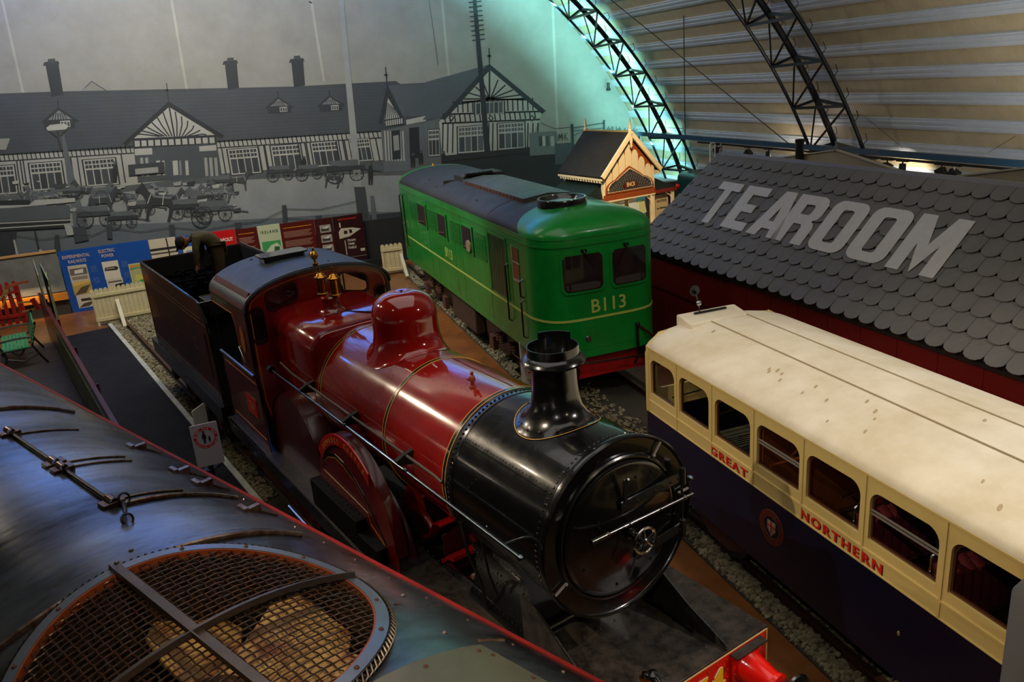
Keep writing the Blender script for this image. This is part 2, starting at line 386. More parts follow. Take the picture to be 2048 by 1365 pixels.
def iwheel(x, y, r, c='2d3237', sp=10, sy=1.0):
    pts = [(x+r*cos(a*pi/12), y+r*sy*sin(a*pi/12)) for a in range(25)]
    for a, b in zip(pts, pts[1:]): il(a, b, max(1, r*.12), c)
    for k in range(sp): il((x, y), (x+r*cos(2*pi*k/sp), y+r*sy*sin(2*pi*k/sp)), .7, c)
DK, MD, LT, PL, GR = '262b31', '454b52', '6f747a', 'a3a49e', '868a8d'
# canvas seams, with the light streaks along them painted in paler
for a, b in (((4,0),(73,303)), ((343,0),(378,206)), ((622,0),(648,162)), ((884,0),(900,180)), ((1105,0),(1116,290))): il(a, b, 5, 'a3a29a')
ip([(-80,395),(250,383),(460,358),(600,350),(740,344),(870,338),(880,470),(-80,560)], GR)
ip([(-80,450),(120,452),(330,446),(560,436),(735,424),(800,424),(800,560),(-80,580)], '5d646b')
ip([(857,316),(1062,294),(1120,290),(1320,285),(1320,470),(860,470)], '282b2e')
ip([(735,345),(862,318),(866,350),(740,352)], '55595d')
ip([(800,424),(740,430),(730,560),(900,560),(900,430)], '33373b')
for a, b in (((163,183),(183,163)), ((183,163),(215,183))): il(a, b, 2, MD)
ip([(160,184),(183,166),(216,184)], '85867f')
# main roof, chimneys
ip([(-80,190),(120,183),(460,176),(590,173),(792,162),(800,168),(906,163),(900,235),(760,262),(450,284),(250,298),(-80,312)], '40464c')
for k in range(14): il((-40, 197+k*8.2), (760, 176+k*6.2), .6, '4b5158')
for (x0,y0,x1,y1,w,h) in ((90,124,103,192,26,30), (449,122,456,178,24,26), (582,118,588,173,24,24)):
    ip([(x0,y0),(x0+w,y0-2),(x1+w-2,y1-2),(x1,y1+2)], '2c3238'); ip([(x0-4,y0+8),(x0+w+3,y0+5),(x0+w+1,y0-1),(x0-2,y0+1)], '30353a')
    ip([(x0+5,y0+1),(x0+w-5,y0),(x0+w-6,y0-7),(x0+6,y0-6)], '3a4046')
def ygable(x0, x1, a, c):
    return
# half-timbered long facade
ip([(-80,316),(250,299),(450,285),(762,263),(770,322),(450,350),(250,374),(-80,398)], '9c9d97')
tb = lambda x: 309-(x/760)*47       # top of the facade
bb = lambda x: 387-(x/770)*66
ip([(-80,398),(250,372),(450,347),(770,320),(772,345),(450,362),(250,384),(-80,410)], '4e5459')
for x in range(-20, 764, 9): il((x, tb(x)), (x+3, tb(x)+13), 2.2, DK)
il((-60,tb(-60)+14), (764,tb(764)+14), 2.5, DK); il((-60,tb(-60)+1), (764,tb(764)+1), 3, DK)
def win(x0, y0, x1, y1, s=0, top=.34, c=4, pane='33383c', rise=-.075):
    q = lambda u, v: (x0+(x1-x0)*u+s*v, y0+(y1-y0)*v+(x1-x0)*u*rise)
    ip([q(-.08,-.06), q(1.08,-.06), q(1.08,1.05), q(-.08,1.05)], DK)
    ip([q(-.03,-.03), q(1.03,-.03), q(1.03,1.02), q(-.03,1.02)], PL)
    for i in range(c):
        ip([q((i+.07)/c, top+.04), q((i+.93)/c, top+.04), q((i+.93)/c, .97), q((i+.07)/c, .97)], pane if i % 2 else '3d4347', 0)
        for j in range(2):
            for e in range(2):
                ip([q((i+.07+.46*e)/c, top*(j*.5)+.02), q((i+.45+.46*e)/c, top*(j*.5)+.02), q((i+.45+.46*e)/c, top*(j*.5+.42)), q((i+.07+.46*e)/c, top*(j*.5+.42))], pane, 0)
    LAY[0] += 1
for w in ((-30,336,26,390),(60,329,120,381),(168,322,228,372),(457,301,513,349),(543,294,598,343),(623,287,674,333),(699,281,737,323)):
    win(*w, s=8)
    x0, x1 = w[0], w[2]
    for x in (x0-14, x0-27, x1+14): il((x, tb(x)+14), (x+9, bb(x)), 2.6, DK)
# entrance gable
ip([(337,203),(245,287),(252,293),(266,279),(268,300),(434,290),(430,272),(444,277),(448,271)], '23282d')
ip([(338,214),(268,277),(430,270)], PL)
for k in range(-6, 7):
    x = 349+k*11; ipx = 349+k*5
    if k == 0: il((338,212), (349,274), 3, DK); continue
    yt = 214+abs(k)*9.3; xt = 338+(k*12.5); il((ipx, 273-abs(k)*0), ((ipx+xt)/2+k*1.5, (273+yt)/2-3), 2.6, DK); il(((ipx+xt)/2+k*1.5, (273+yt)/2-3), (xt, yt), 2.6, DK)
ip([(265,279),(432,271),(434,288),(267,297)], DK)
for k in range(12): ip([(269+k*13.6, 282-k*.62),(279+k*13.6, 281.5-k*.62),(280+k*13.6, 293-k*.62),(270+k*13.6, 293.6-k*.62)], PL, 0)
LAY[0] += 1
ip([(267,297),(434,288),(444,352),(276,366)], '43494f')
ip([(269,298),(304,296),(305,309),(270,311)], PL); ip([(398,293),(432,290),(433,301),(399,303)], PL)
for k, w in ((312,8),(324,5),(345,10),(358,4),(370,6)): ip([(k,322),(k+w,321),(k+w+2,350),(k+2,351)], 'a3a49d' if k != 358 else '777b7e', 0)
for k in (280,290,408,418,428): ip([(k,316),(k+6,315),(k+9,352),(k+3,353)], '8e908c', 0)
LAY[0] += 1
il((333,166),(337,204), 1.6, DK); il((330,181),(338,180), 3, DK)
# dormers
for x, y, s in ((116,214,1.0), (556,193,.76), (659,190,.74)):
    ip([(x,y),(x-34*s,y+30*s),(x-28*s,y+34*s),(x-26*s,y+46*s),(x+34*s,y+42*s),(x+34*s,y+32*s),(x+42*s,y+28*s)], '2f343a')
    ip([(x+1*s,y+7*s),(x-20*s,y+26*s),(x+28*s,y+24*s)], '777b7c')
    for k in (-12,-6,0,6,12,18): il((x+k*s,y+26*s),(x+k*s*.6,y+12*s), 1.8*s, DK)
    ip([(x+4*s,y+28*s),(x+24*s,y+27*s),(x+25*s,y+40*s),(x+5*s,y+41*s)], PL)
    for i in range(3): ip([(x+(6+i*6.3)*s,y+30*s),(x+(10.5+i*6.3)*s,y+30*s),(x+(11+i*6.3)*s,y+39*s),(x+(6.5+i*6.3)*s,y+39*s)], MD, 0)
    LAY[0] += 1; il((x,y),(x-1,y-14*s), 2, DK)
# porch wing
ip([(762,262),(884,236),(884,340),(768,345)], '5c6166')
for k in range(7): ip([(768+k*6,262),(771+k*6,262),(774+k*6,322),(771+k*6,322)], PL, 0)
LAY[0] += 1
ip([(777,171),(906,162),(852,232),(806,233)], '4f555b')
ip([(774,170),(757,246),(764,250),(776,200),(800,236),(806,233)], '2f343a')
ip([(776,196),(768,246),(801,238)], PL)
for k in range(7): il((770+k*4.6,246-k*1.4),(774+k*2.2,204+k*2), 1.5, DK)
ip([(768,240),(806,234),(808,250),(771,254)], DK)
for k in range(8): ip([(771+k*4.4,242-k*.7),(774+k*4.4,241.6-k*.7),(774.6+k*4.4,252-k*.7),(771.6+k*4.4,252.4-k*.7)], PL, 0)
LAY[0] += 1
ip([(812,240),(850,232),(852,242),(813,250)], PL); ip([(782,262),(800,260),(802,318),(785,320)], DK); ip([(786,272),(797,270),(799,300),(788,302)], '8b8d8a')
ip([(818,256),(838,254),(840,316),(820,318)], '24282c')
# main right gable
ip([(979,129),(848,165),(906,162),(845,240),(884,237),(884,250),(979,140)], '50565c')
ip([(979,138),(893,226),(878,244),(884,312),(1058,296),(1084,226)], PL)
for k in range(19):
    x = 895+k*10; yt = max(203-k*.4, 0)
    ip_ok = x < 1082
    if 905 < x < 1068: il((x, 204-k*.5), (x+1, 226-k*.3), 2.6, DK)
    il((x-6, 229-k*.3), (x-4, 246-k*.5), 2.6, DK)
il((905,205),(1056,197), 3, DK); il((885,229),(1080,223), 3.4, DK); il((884,247),(1080,239), 3.4, DK)
for k in range(1, 6):
    il((979,198),(979-k*14,150+k*12), 2.8, DK); il((981,198),(981+k*15,150+k*10), 2.8, DK)
il((979,140),(979,200), 3.4, DK)
for x in (886,896,906,978,986,1056,1066,1076): il((x,246),(x-1,306), 2.6, DK)
for x in (903,982,1064): ip([(x-6,236),(x,230),(x+6,236),(x,244)], DK); ip([(x-3,236),(x,232.5),(x+3,236),(x,240)], PL)
win(952,206,1006,229, 0, .0, 6, '4d5357', -.05); win(917,256,967,306,1, pane='53595e'); win(997,249,1047,299,1, pane='53595e'); win(857,262,878,312,1,c=3)
ip([(979,128),(972,133),(880,238),(890,240),(980,140),(1084,228),(1092,222)], '2f343a')
il((978,96),(979,130), 2, DK); il((975,112),(982,112), 4, DK); il((771,134),(774,172), 2, DK); il((768,150),(775,150), 3, DK)
ip([(884,312),(1060,294),(1062,304),(884,324)], '2b2e31')
# railings, hoarding and arch on the right
il((1082,246),(1110,258), 1.4, MD); il((1110,258),(1145,254), 1.4, MD); il((1144,248),(1146,300), 5, '33383c'); il((1208,240),(1209,300), 4, '33383c')
il((1146,256),(1208,246), 2.2, '41474c'); il((1146,262),(1208,256), 1.4, '41474c'); il((1146,272),(1176,258), 1.4, MD); il((1176,258),(1208,268), 1.4, MD)
ip([(1058,266),(1114,262),(1116,308),(1060,312)], '646a6c')
for x, c in ((1077,'3b4043'),(1083,'a5a69f'),(1091,'4a5053'),(1101,'9a9b95')): ip([(x,273),(x+7,272),(x+8,292),(x+1,293)], c, 0)
LAY[0] += 1
for pts in ([(1117,282),(1118,268)],[(1118,268),(1121,276)],[(1121,276),(1124,267)],[(1124,267),(1125,281)],[(1129,266),(1130,280)],[(1135,265),(1130,273)],[(1130,273),(1136,280)]): il(*pts, 1.4, '3a3f43')
ip([(1110,288),(1144,285),(1144,325),(1110,330)], '454b50')
for k in range(30): x = 1215+k*2.2; il((x,252+random.random()*14),(x+random.uniform(-2,2),285), 2.2, random.choice(['50585b','5c6466','454d50']))
# poles and lamp posts
ip([(675,-30),(684,-30),(724,374),(709,374)], '8f9392'); ip([(708,374),(730,374),(742,470),(720,470)], '3b4045')
ip([(740,392),(748,392),(754,440),(744,440)], '5a6066')
ip([(944,-20),(951,-20),(981,306),(969,306)], '2a2f34')
for k in range(9): y = 4+k*9.5; il((941+k*.9-4, y+1),(957+k*.9+6, y-2), 2.2, '2a2f34')
il((858,0),(876,130), .8, MD); il((618,3),(624,6), 3, DK)
ip([(122,270),(128,268),(160,400),(182,470),(150,472),(140,400)], '585e64'); ip([(92,256),(100,250),(128,247),(137,252),(132,259),(96,262)], 'a8a9a2')
for a, b in (((97,262),(115,275)),((133,259),(122,273)),((115,275),(122,300)),((114,262),(118,274))): il(a, b, 2.4, DK)
ip([(-10,278),(20,277),(12,300),(-10,300)], '8b8d88')
# people
for x, y, h in ((741,322,48),(887,302,26),(230,322,42),(826,306,30),(842,300,30),(608,312,22)):
    ip([(x-3,y+h*.2),(x+3,y+h*.2),(x+5,y+h*.55),(x+4,y+h),(x+1,y+h),(x,y+h*.6),(x-1,y+h),(x-4,y+h),(x-5,y+h*.5)], '26292c'); ip([(x-2.5,y+h*.18),(x-3,y+h*.05),(x,y),(x+3,y+h*.05),(x+2.5,y+h*.18)], '4a4e50')
# horses and carts
def horse(x, y, s, f=1, c='33373b'):
    pts = [(-30,-2),(-26,-10),(-10,-12),(10,-12),(18,-18),(26,-30),(30,-34),(33,-28),(42,-20),(40,-15),(33,-17),(27,-10),(22,2),(21,14),(23,32),(19,33),(16,16),(10,6),(-12,6),(-18,10),(-17,22),(-14,34),(-19,34),(-23,20),(-26,10),(-31,8),(-34,22),(-36,22)]
    ip([(x+f*px*s, y+py*s) for px, py in pts], c)
    ip([(x+f*px*s, y+py*s) for px, py in ((-24,-9),(8,-11),(14,-15),(10,-8),(-20,-5))], '666c71')
    il((x-8*f*s,y-12*s),(x-6*f*s,y+6*s), 1.4*s, PL); il((x+14*f*s,y-14*s),(x+20*f*s,y+3*s), 1.6*s, PL)
def cart(x, y, s, c='3a3f44', two=True):
    ip([(x-34*s,y-14*s),(x+34*s,y-18*s),(x+36*s,y-10*s),(x-32*s,y-5*s)], c)
    ip([(x-28*s,y-24*s),(x+22*s,y-27*s),(x+24*s,y-17*s),(x-26*s,y-14*s)], '565c61')
    iwheel(x-18*s, y, 15*s); LAY[0] += 1
    if two: iwheel(x+20*s, y-2*s, 12*s)
    il((x+32*s,y-10*s),(x+62*s,y-6*s), 2*s, c)
cart(560,352,.8); cart(618,350,.8); horse(664,356,.62,-1,'3d4246'); cart(690,350,1.15,'33383d'); horse(478,360,.66,1,'3d4246'); cart(440,372,.8)
for i in range(26):
    x = random.uniform(-20,450); y = random.uniform(372,420)+max(0, (220-x))*.05
    horse(x, y, random.uniform(.45,.75), random.choice((-1,1)), random.choice(('2d3236','3c4145','4c5256','54595d','6e7376')))
    if i % 2: cart(x+random.uniform(-25,25), y+12, random.uniform(.55,.9), random.choice(('33383c','4b5156','777b7d')))
for i in range(46):
    x = random.uniform(-20,470); y = random.uniform(360,420); s = random.uniform(3,12)
    ip([(x,y),(x+s*1.6,y-s*.3),(x+s*1.4,y+s*.5),(x+.2*s,y+s*.6)], random.choice(('2a2e32','8f9290','3b4044','a2a39c','5d6368')))
horse(318,404,1.15,-1,'2b2f33'); cart(372,424,1.0,'2f3438'); cart(428,430,1.1,'4b5156'); iwheel(402,436,19)
horse(205,402,.9,1,'34393d'); cart(190,440,1.1,'3b4045'); cart(245,446,.9,'2d3236'); cart(66,430,1.1)
ip([(256,330),(328,324),(330,346),(258,352)], '33383c'); ip([(270,338),(316,334),(317,345),(271,349)], '8d8f8b')
# near carriage and crates at the lower left of the print
ip([(-20,402),(60,400),(62,412),(-20,414)], '26292c'); ip([(-20,412),(58,410),(70,400),(150,396),(150,404),(-20,420)], '9fa09a')
ip([(-20,418),(140,410),(140,438),(-20,446)], '4d5358'); ip([(-20,446),(140,437),(140,455),(-20,464)], '24282b')
il((-20,448),(142,440), 2.2, PL); il((-20,458),(142,448), 2.2, PL)
ip([(-20,466),(34,462),(28,520),(-20,524)], '2c3034'); ip([(128,450),(142,450),(150,470),(134,471)], '9a9b95'); ip([(145,455),(170,452),(178,480),(150,486)], '3a3f43')
ip([(110,470),(118,470),(122,510),(108,510)], '33383c'); il((70,462),(78,500), 3, DK); il((78,500),(100,512), 5, 'a3a49d'); il((28,480),(36,516), 4, 'a3a49d')
for x, y0, y1, w in ((568,411,446,9),(475,446,458,13),(637,432,442,13),(218,450,478,10),(343,450,478,11)): ip([(x-w/2,y0),(x+w/2,y0-1),(x+w/2+2,y1),(x-w/2+2,y1)], '383e44')
for (xa,ya),(xb,yb) in (((343,455),(475,448)),((475,448),(568,420)),((568,418),(715,402)),((568,436),(715,430)),((218,455),(343,455)),((150,470),(218,456)),((20,470),(150,470))):
    xm, ym = (xa+xb)/2, (ya+yb)/2+9; il((xa,ya),(xm,ym), 1.1, DK); il((xm,ym),(xb,yb), 1.1, DK)
tag(mu.build('station_mural', ink, smooth=0), 'huge black-and-white photo mural of a half-timbered station with horse carts on the end wall', 'mural')
# ============================================================ TRACKS, BALLAST, PLATFORM
AS, AB, AG, AT, AF = -.2405, .0205, .0076, .0074, -.4765
def fr(a): return Vector((sin(a), cos(a), 0)), Vector((cos(a), -sin(a), 0))
def uv(a, u, v, z=0): t, s = fr(a); p = t*u+s*v; return (p.x, p.y, z)
stone = mat('granite ballast', 'a39674', .85, var=.45, vs=9, col2='6a6048')
bed = mat('ballast bed', '4a4538', .95, var=.5, vs=30)
railm = mat('rail steel', '6d4a34', .45, .6, var=.4, vs=12)
def track(name, x0, slope_a, u0, u1, lab_l, lab_r, zones, bedv=(-1.1,1.1), seed=1):
    rnd = random.Random(seed); rz = -slope_a
    for sgn, lab in ((-1, lab_l), (1, lab_r)):
        if not lab: continue
        m = MB(); c = sgn*.8
        m.prism([(c-.065,.0),(c+.065,.0),(c+.065,.02),(c+.012,.04),(c+.012,.12),(c+.035,.13),(c+.035,.165),(c-.035,.165),(c-.035,.13),(c-.012,.12),(c-.012,.04),(c-.065,.02)], u0, u1, 'y')
        o = m.build('rail', railm); o.location = (x0, 0, 0); o.rotation_euler = (0,0,rz); tag(o, lab, 'rail')
    m = MB(); m.box(bedv[0], bedv[1], u0, u1, .0, .035)
    m.c = 1
    for v0, v1, a, b, dens, mx in zones:
        nst = int((v1-v0)*(b-a)*dens)
        for _ in range(nst):
            x, y = rnd.uniform(v0, v1), rnd.uniform(a, b); s = rnd.uniform(.02,.042)*mx; z = .03+rnd.uniform(0,.05)
            vs = []
            for dx, dy, dz in ((1,0,-.3),(0,1,-.3),(-1,0,-.3),(0,-1,-.3),(.45,.45,.65),(-.5,.4,.6),(-.4,-.5,.7),(.5,-.4,.6)):
                vs.append((x+s*(dx+rnd.uniform(-.3,.3)), y+s*(dy+rnd.uniform(-.3,.3)), z+s*.8*(dz+rnd.uniform(-.2,.2))))
            m.add(vs, [(0,1,5,4),(1,2,5),(2,6,5),(2,3,6),(3,7,6),(3,0,7),(0,4,7),(4,5,6,7)])
    o = m.build('ballast', [bed, stone], smooth=0); o.location = (x0, 0, 0); o.rotation_euler = (0,0,rz)
    return o
tag(track('shed', 6.08, .0272, -1.5, 27.6, 'rust brown rail under the near side of the cream and blue railbus', 'far rail under the cream and blue railbus and the green locomotive',
    [(-1.12,-.86,.5,16,900,1.15),(-.74,.2,.5,9.5,330,1.2),(-1.12,-.86,16,27.4,600,1.1),(-.74,.1,9.5,27.4,120,1.3)], (-1.14,1.1)), 'grey stone ballast strip under the railbus and green locomotive', 'ballast', kind='stuff')
t_, s_ = fr(AS)
o = track('steam', 3.943*s_.x, AS, 6, 27.4, 'brown rail in pale gravel between the white platform edge and the tender', None,
    [(-1.15,-.9,12,22.3,700,1.1),(-.72,.75,14,26.2,420,1.1),(-.8,.6,6,14,150,1.1),(-1.15,-.9,22.3,26.4,600,1.1)], (-1.25,1.2), 3)
o.location = (3.943*s_.x, 3.943*s_.y, 0)
for r in bpy.data.objects:
    if r.name.startswith('rail') and 'tender' in (r.get('label') or ''): r.location = o.location
# shift so that u is measured from the frame origin
tag(o, 'pale gravel ballast around the tender behind the picket fence', 'ballast', kind='stuff')
# dark boarded platform with its white edge
deckm = wavemat('dark decking boards', '221f20', '161414', 2.1, .8, 'Y', .5, vs=2); deckm.node_tree.nodes['Principled BSDF'].inputs['Specular IOR Level'].default_value = .2
t = thing('platform', 'dark ribbed boarded platform with a white edge line beside the maroon engine', 'platform', (0,0,0), -AS)
m = MB(); m.box(1.18, 2.62, 7, 25.0, .0, .24); m.build('deck', deckm, t)
m = MB(); m.box(2.62, 2.72, 7, 25.4, .0, .25); m.build('white_edge', mat('worn white paint', 'c9c6b4', .5, var=.35, vs=5), t)
# red partition along the platform
t = thing('barrier', 'low dark red barrier with a yellow and green stripe between bench and platform', 'barrier', (0,0,0), -AS)
m = MB(); m.box(1.16, 1.24, 11.5, 26.8, .0, 1.25); m.build('panel', mat('oxblood boards', '5e0f0e', .4, coat=.3, var=.4, vs=1.5), t)
m = MB(); m.box(1.135, 1.16, 11.5, 22.5, .12, 1.05); m.build('stripe', mat('yellow green print', '8a7a16', .5, var=.9, vs=1.1, col2='274a1c'), t)
m = MB()
for u in (13, 16.5, 19.6, 22.7, 25.6): m.box(1.24, 1.30, u, u+.06, 0, 1.25)
m.build('batten', darkmaroon, t)
# leaning boards behind the barrier
for i, (x0, y0, x1, y1, Y, lab) in enumerate(((66,520,88,594,26.6,'pale edged dark board leaning at the back of the red barrier, leftmost'), (80,528,96,560,26.4,'dark green board leaning just right of the pale edged one'), (92,545,104,600,26.2,'short black board leaning nearest the blue display board'))):
    p = at(x0, y0, Y); q = at(x1, y1, Y-2.2); t = thing('leaning_board', lab, 'board', (p.x, Y, 0))
    d = Vector((q.x-p.x, -2.2, 0)); n = Vector((d.y, -d.x, 0)).normalized()*.02; vs = []
    for s in (-1, 1):
        for k, z in ((0,0),(1,0),(1,p.z-.1),(0,p.z)): v = d*k+n*s; vs.append((v.x, v.y, max(z, .0)))
    m = MB(); m.add(vs, [(0,1,2,3),(7,6,5,4),(0,4,5,1),(1,5,6,2),(2,6,7,3),(3,7,4,0)]); m.build('board', mat('black green board', '10201a', .5), t)
    m = MB(); m.bar(Vector(vs[3])+n, Vector(vs[2])+n, .025, .03); m.bar(Vector(vs[2])+n+Vector((0,0,-.0)), Vector(vs[1])+n, .02, .03); m.build('edge_strip', mat('pale green edge', '8e9470', .5), t)
# ============================================================ DISPLAY BOARDS ON THE END WALL
wood = mat('pale pine', 'c99a5e', .5, var=.2, vs=3)
BY = 28.6
def board(name, lab, x0, x1, z0, z1, col, cat='display board', Y=BY, th=.05, grp=None):
    t = thing(name, lab, cat, ((x0+x1)/2, Y, 0), 0, grp)
    m = MB(); m.box(-(x1-x0)/2, (x1-x0)/2, 0, th, z0, z1); m.build('panel', mat('print '+col, col, .35, coat=.2, var=.06, vs=3), t); return t
def spr(t, name, polys, y=-.004, lab=None):     # flat printed shapes on a board: (points, colour)
    m = MB(); i = 0
    for pts, c in polys:
        m.curink = rgb(c); yy = y-.0012*i; i += 1
        tri = tessellate_polygon([[Vector((a, b, 0)) for a, b in pts]]); m.add([(a, yy, b) for a, b in pts], [tuple(q) for q in tri])
    return m.build(name, attrmat('printed picture', .4, .12, 14), t, smooth=0, label=lab)
R4 = lambda x0, z0, x1, z1: [(x0,z0),(x1,z0),(x1,z1),(x0,z1)]
def bx(t, x, y): p = at(x, y, BY); return (p.x-t.location.x, p.z)
def txt(t, s, x, z, h, c, w=None, bold=0, name='lettering'):
    return text(name, s, frame((x,-.008,z), (1,0,0), (0,0,1)), h, mat('print '+c, c, .4), t, .001, bold, w)
m_ = thing('low_wall_panel', 'grey printed wall panel with a pine top rail, left of the blue board', 'panel', (-9, BY, 0))
m = MB(); m.box(-5, 4.1, 0, .05, .75, 2.03); m.build('panel', mat('grey marbled print', '777b79', .5, var=.35, vs=2), m_)
m = MB(); m.box(-5, 4.1, -.05, .08, 2.03, 2.09); m.build('top_rail', wood, m_)
m = MB(); m.box(-5, 4.1, -.02, .06, 0, .5); m.build('plinth', mat('dark grey plinth', '35332f', .6), m_)
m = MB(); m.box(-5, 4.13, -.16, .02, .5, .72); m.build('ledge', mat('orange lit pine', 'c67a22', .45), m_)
lamp('AREA', 'ledge_light', (-6.2, 28.3, .98), 10, (1,.7,.35), (-6.2,28.4,0), 1.6, sy=.1)
t = board('display_board', 'large blue display board headed Experimental Railways and Electric Power', -4.87, -2.22, .0, 2.02, '1c4fa0')
txt(t, 'EXPERIMENTAL', -.83, 1.76, .15, 'c0a7a0', .8, .003); txt(t, 'RAILWAYS', -.83, 1.60, .15, 'c0a7a0', .52, .003)
txt(t, 'ELECTRIC', .07, 1.80, .15, 'c0a7a0', .48, .003); txt(t, 'POWER', .07, 1.64, .15, 'c0a7a0', .36, .003)
spr(t, 'photograph', [(R4(-1.15,.98,-.60,1.52),'c3b8a8'),(R4(-1.12,1.2,-.63,1.42),'6e665c'),(R4(-1.1,1.05,-.65,1.15),'8c7f70'),([(-1.0,1.25),(-.75,1.25),(-.72,1.38),(-.98,1.36)],'d6d0c6')])
spr(t, 'photograph', [(R4(-1.15,.55,-.60,.98),'b59a5a'),([(-1.15,.55),(-.8,.6),(-.62,.85),(-.9,.8)],'5b4d3c'),([(-1.1,.85),(-.6,.92),(-.6,.98),(-1.15,.98)],'d8b45a')])
spr(t, 'photograph', [(R4(-1.12,.12,-.60,.55),'c9c0b2'),(R4(-1.0,.33,-.62,.42),'3b3630'),([(-1.1,.14),(-.8,.15),(-.62,.3),(-.95,.26)],'4f4840')])
spr(t, 'photograph', [(R4(-.16,.92,.32,1.5),'d8d0c0'),([(-.12,1.2),(.25,1.18),(.3,1.28),(.2,1.32),(-.1,1.31)],'3a342c'),(R4(-.08,1.24,.18,1.29),'8c8272')])
spr(t, 'photograph', [(R4(-.15,.3,.34,.92),'c8beae'),([(.0,.55),(.34,.6),(.34,.75),(.1,.72)],'15130f'),([(-.14,.3),(.3,.3),(.34,.5),(0,.52)],'6b532f'),(R4(-.1,.8,.3,.84),'4c453a')])
for x, z in ((-.42,1.4),(-.42,1.02),(-.42,.66),(-.42,.4),(.5,1.42),(.5,1.05),(.5,.7)):
    spr(t, 'caption', [(R4(x-.09,z-.012*k-.03*k,x+.09,z-.012*k-.03*k+.018),'4f74b4') for k in range(5)])
p = at(277, 548, BY)
t = thing('map_poster', 'small yellow and green map poster hanging on the blue board', 'poster', (p.x, BY-.03, p.z))
m = MB(); m.box(-.24,.24,0,.02,-.36,.36); m.build('sheet', mat('print b9b58f', 'b9b58f', .5), t)
spr(t, 'map', [(R4(-.21,-.33,.21,.33),'a9ad7c'),([(-.2,.2),(.0,.26),(.2,.22),(.2,.3),(-.2,.31)],'c98b2a'),([(-.2,.16),(0,.2),(.2,.16),(.2,.2),(0,.23),(-.2,.2)],'2b8f7a'),([(-.15,-.2),(.1,-.25),(.16,-.05),(-.1,.0)],'c9c060'),([(-.05,-.3),(.12,-.3),(.1,-.18),(0,-.2)],'3f9a4c')])
t = board('display_board', 'black-and-white photo panel of railway staff between the blue board and the small painting', -2.2, -1.38, .6, 2.0, 'c8beaa')
spr(t, 'photograph', [(R4(-.41,1.62,.41,1.70),'2b2823'),(R4(-.41,1.5,.41,1.55),'4c473e'),([(-.41,1.0),(.41,1.25),(.41,1.35),(-.41,1.2)],'5e574a'),(R4(.12,1.2,.16,2.0),'26231d')]+
    [([(x-.05,z),(x+.05,z),(x+.06,z+.22),(x,z+.34),(x-.06,z+.2)],c) for x, z, c in ((-.3,.75,'1d1a15'),(-.12,.8,'2f2a22'),(.05,.9,'1a1712'),(.2,.95,'332d24'),(.33,.85,'1f1b16'),(-.2,.62,'8b806d'),(.1,.66,'a3967e'))])
t = board('display_board', 'blue board with a small framed landscape painting, half hidden by the bending man', -1.36, -.38, .55, 1.99, '24539c')
m = MB(); m.box(-.34,.34,-.04,0,.86,1.62); m.build('picture_mount', mat('print d6c9a8', 'd6c9a8', .5), t)
spr(t, 'painting', [(R4(-.25,1.0,.25,1.5),'7f9cc4'),(R4(-.25,1.0,.25,1.22),'c98a1c'),([(-.25,1.2),(.25,1.22),(.05,1.36),(-.25,1.45)],'5f7a22')], -.045)
t = board('display_board', 'bright red Runabout poster panel next to the small painting', -.36, .5, .75, 1.99, 'c3141a')
txt(t, 'RUNABOUT', -.0, 1.62, .17, 'e6dcd0', .68, .004); txt(t, 'TICKETS', -.1, 1.42, .08, 'e6dcd0', .3); spr(t, 'lettering', [(R4(.12,1.40,.38,1.43),'e6dcd0'),(R4(.16,1.33,.38,1.35),'e6dcd0')])
spr(t, 'cartoon', [([(.02,.85),(.36,.85),(.38,1.0),(.3,1.1),(.22,1.24),(.14,1.1),(.06,1.0)],'cfc4b4'),([(.12,.9),(.3,.9),(.28,1.02),(.2,1.08),(.12,1.0)],'5d564e')])
def textpanel(x0, x1, z0, lab, extra=None):
    t = board('display_board', lab, x0, x1, z0, 1.96, '53120f'); w = (x1-x0)/2
    spr(t, 'heading', [(R4(-w+.08,1.78,w-.1,1.80),'d8921e')])
    spr(t, 'caption', [(R4(-w+.08,1.64-.32*j-.045*k,w-.12-(k%3)*.05,1.66-.32*j-.045*k),'a57a6c') for j in range(3) for k in range(5)]); return t
textpanel(.52, 1.22, .3, 'dark red text panel with an orange heading between the Runabout and Ireland posters')
t = board('display_board', 'pale green Ireland poster with a steam train picture', 1.24, 1.98, .45, 1.98, 'b9c3a2')
txt(t, 'I R E L A N D', 0, 1.70, .14, '2c4a3a', .58, .003)
spr(t, 'train_picture', [(R4(-.3,.75,.32,1.42),'3d9a5a'),([(-.28,1.0),(.0,1.28),(.2,1.34),(.3,1.2),(.3,.78),(-.1,.78)],'c3cdb0'),([(.05,1.0),(.25,1.0),(.27,1.2),(.1,1.22)],'2e5d46'),([(-.28,.78),(-.28,.95),(0,1.05),(.0,.78)],'7fae86')])
t = textpanel(2.0, 3.15, .3, 'wide dark red text panel right of the Ireland poster'); spr(t, 'photograph', [([(-.35,.35),(.45,.35),(.5,.75),(.3,.95),(0,.9),(-.3,.7)],'7a2a1c'),([(-.1,.55),(.3,.55),(.3,.75),(0,.78)],'2a0d0b')])
t = board('display_board', 'dark red panel with four small black-and-white photos stacked in a column', 3.17, 3.78, .3, 1.95, '3a0e10')
for k in range(4): spr(t, 'photograph', [(R4(-.16,1.45-.35*k,.22,1.72-.35*k),'9a9690'),(R4(-.12,1.5-.35*k,.15,1.6-.35*k),'3b3a39'),([(-.1,1.6-.35*k),(.1,1.58-.35*k),(.18,1.7-.35*k)],'cfccc4')])
t = board('display_board', 'dark maroon panel with a cream train drawing and the words Train Time Table', 3.8, 4.85, .3, 1.95, '2a0a10')
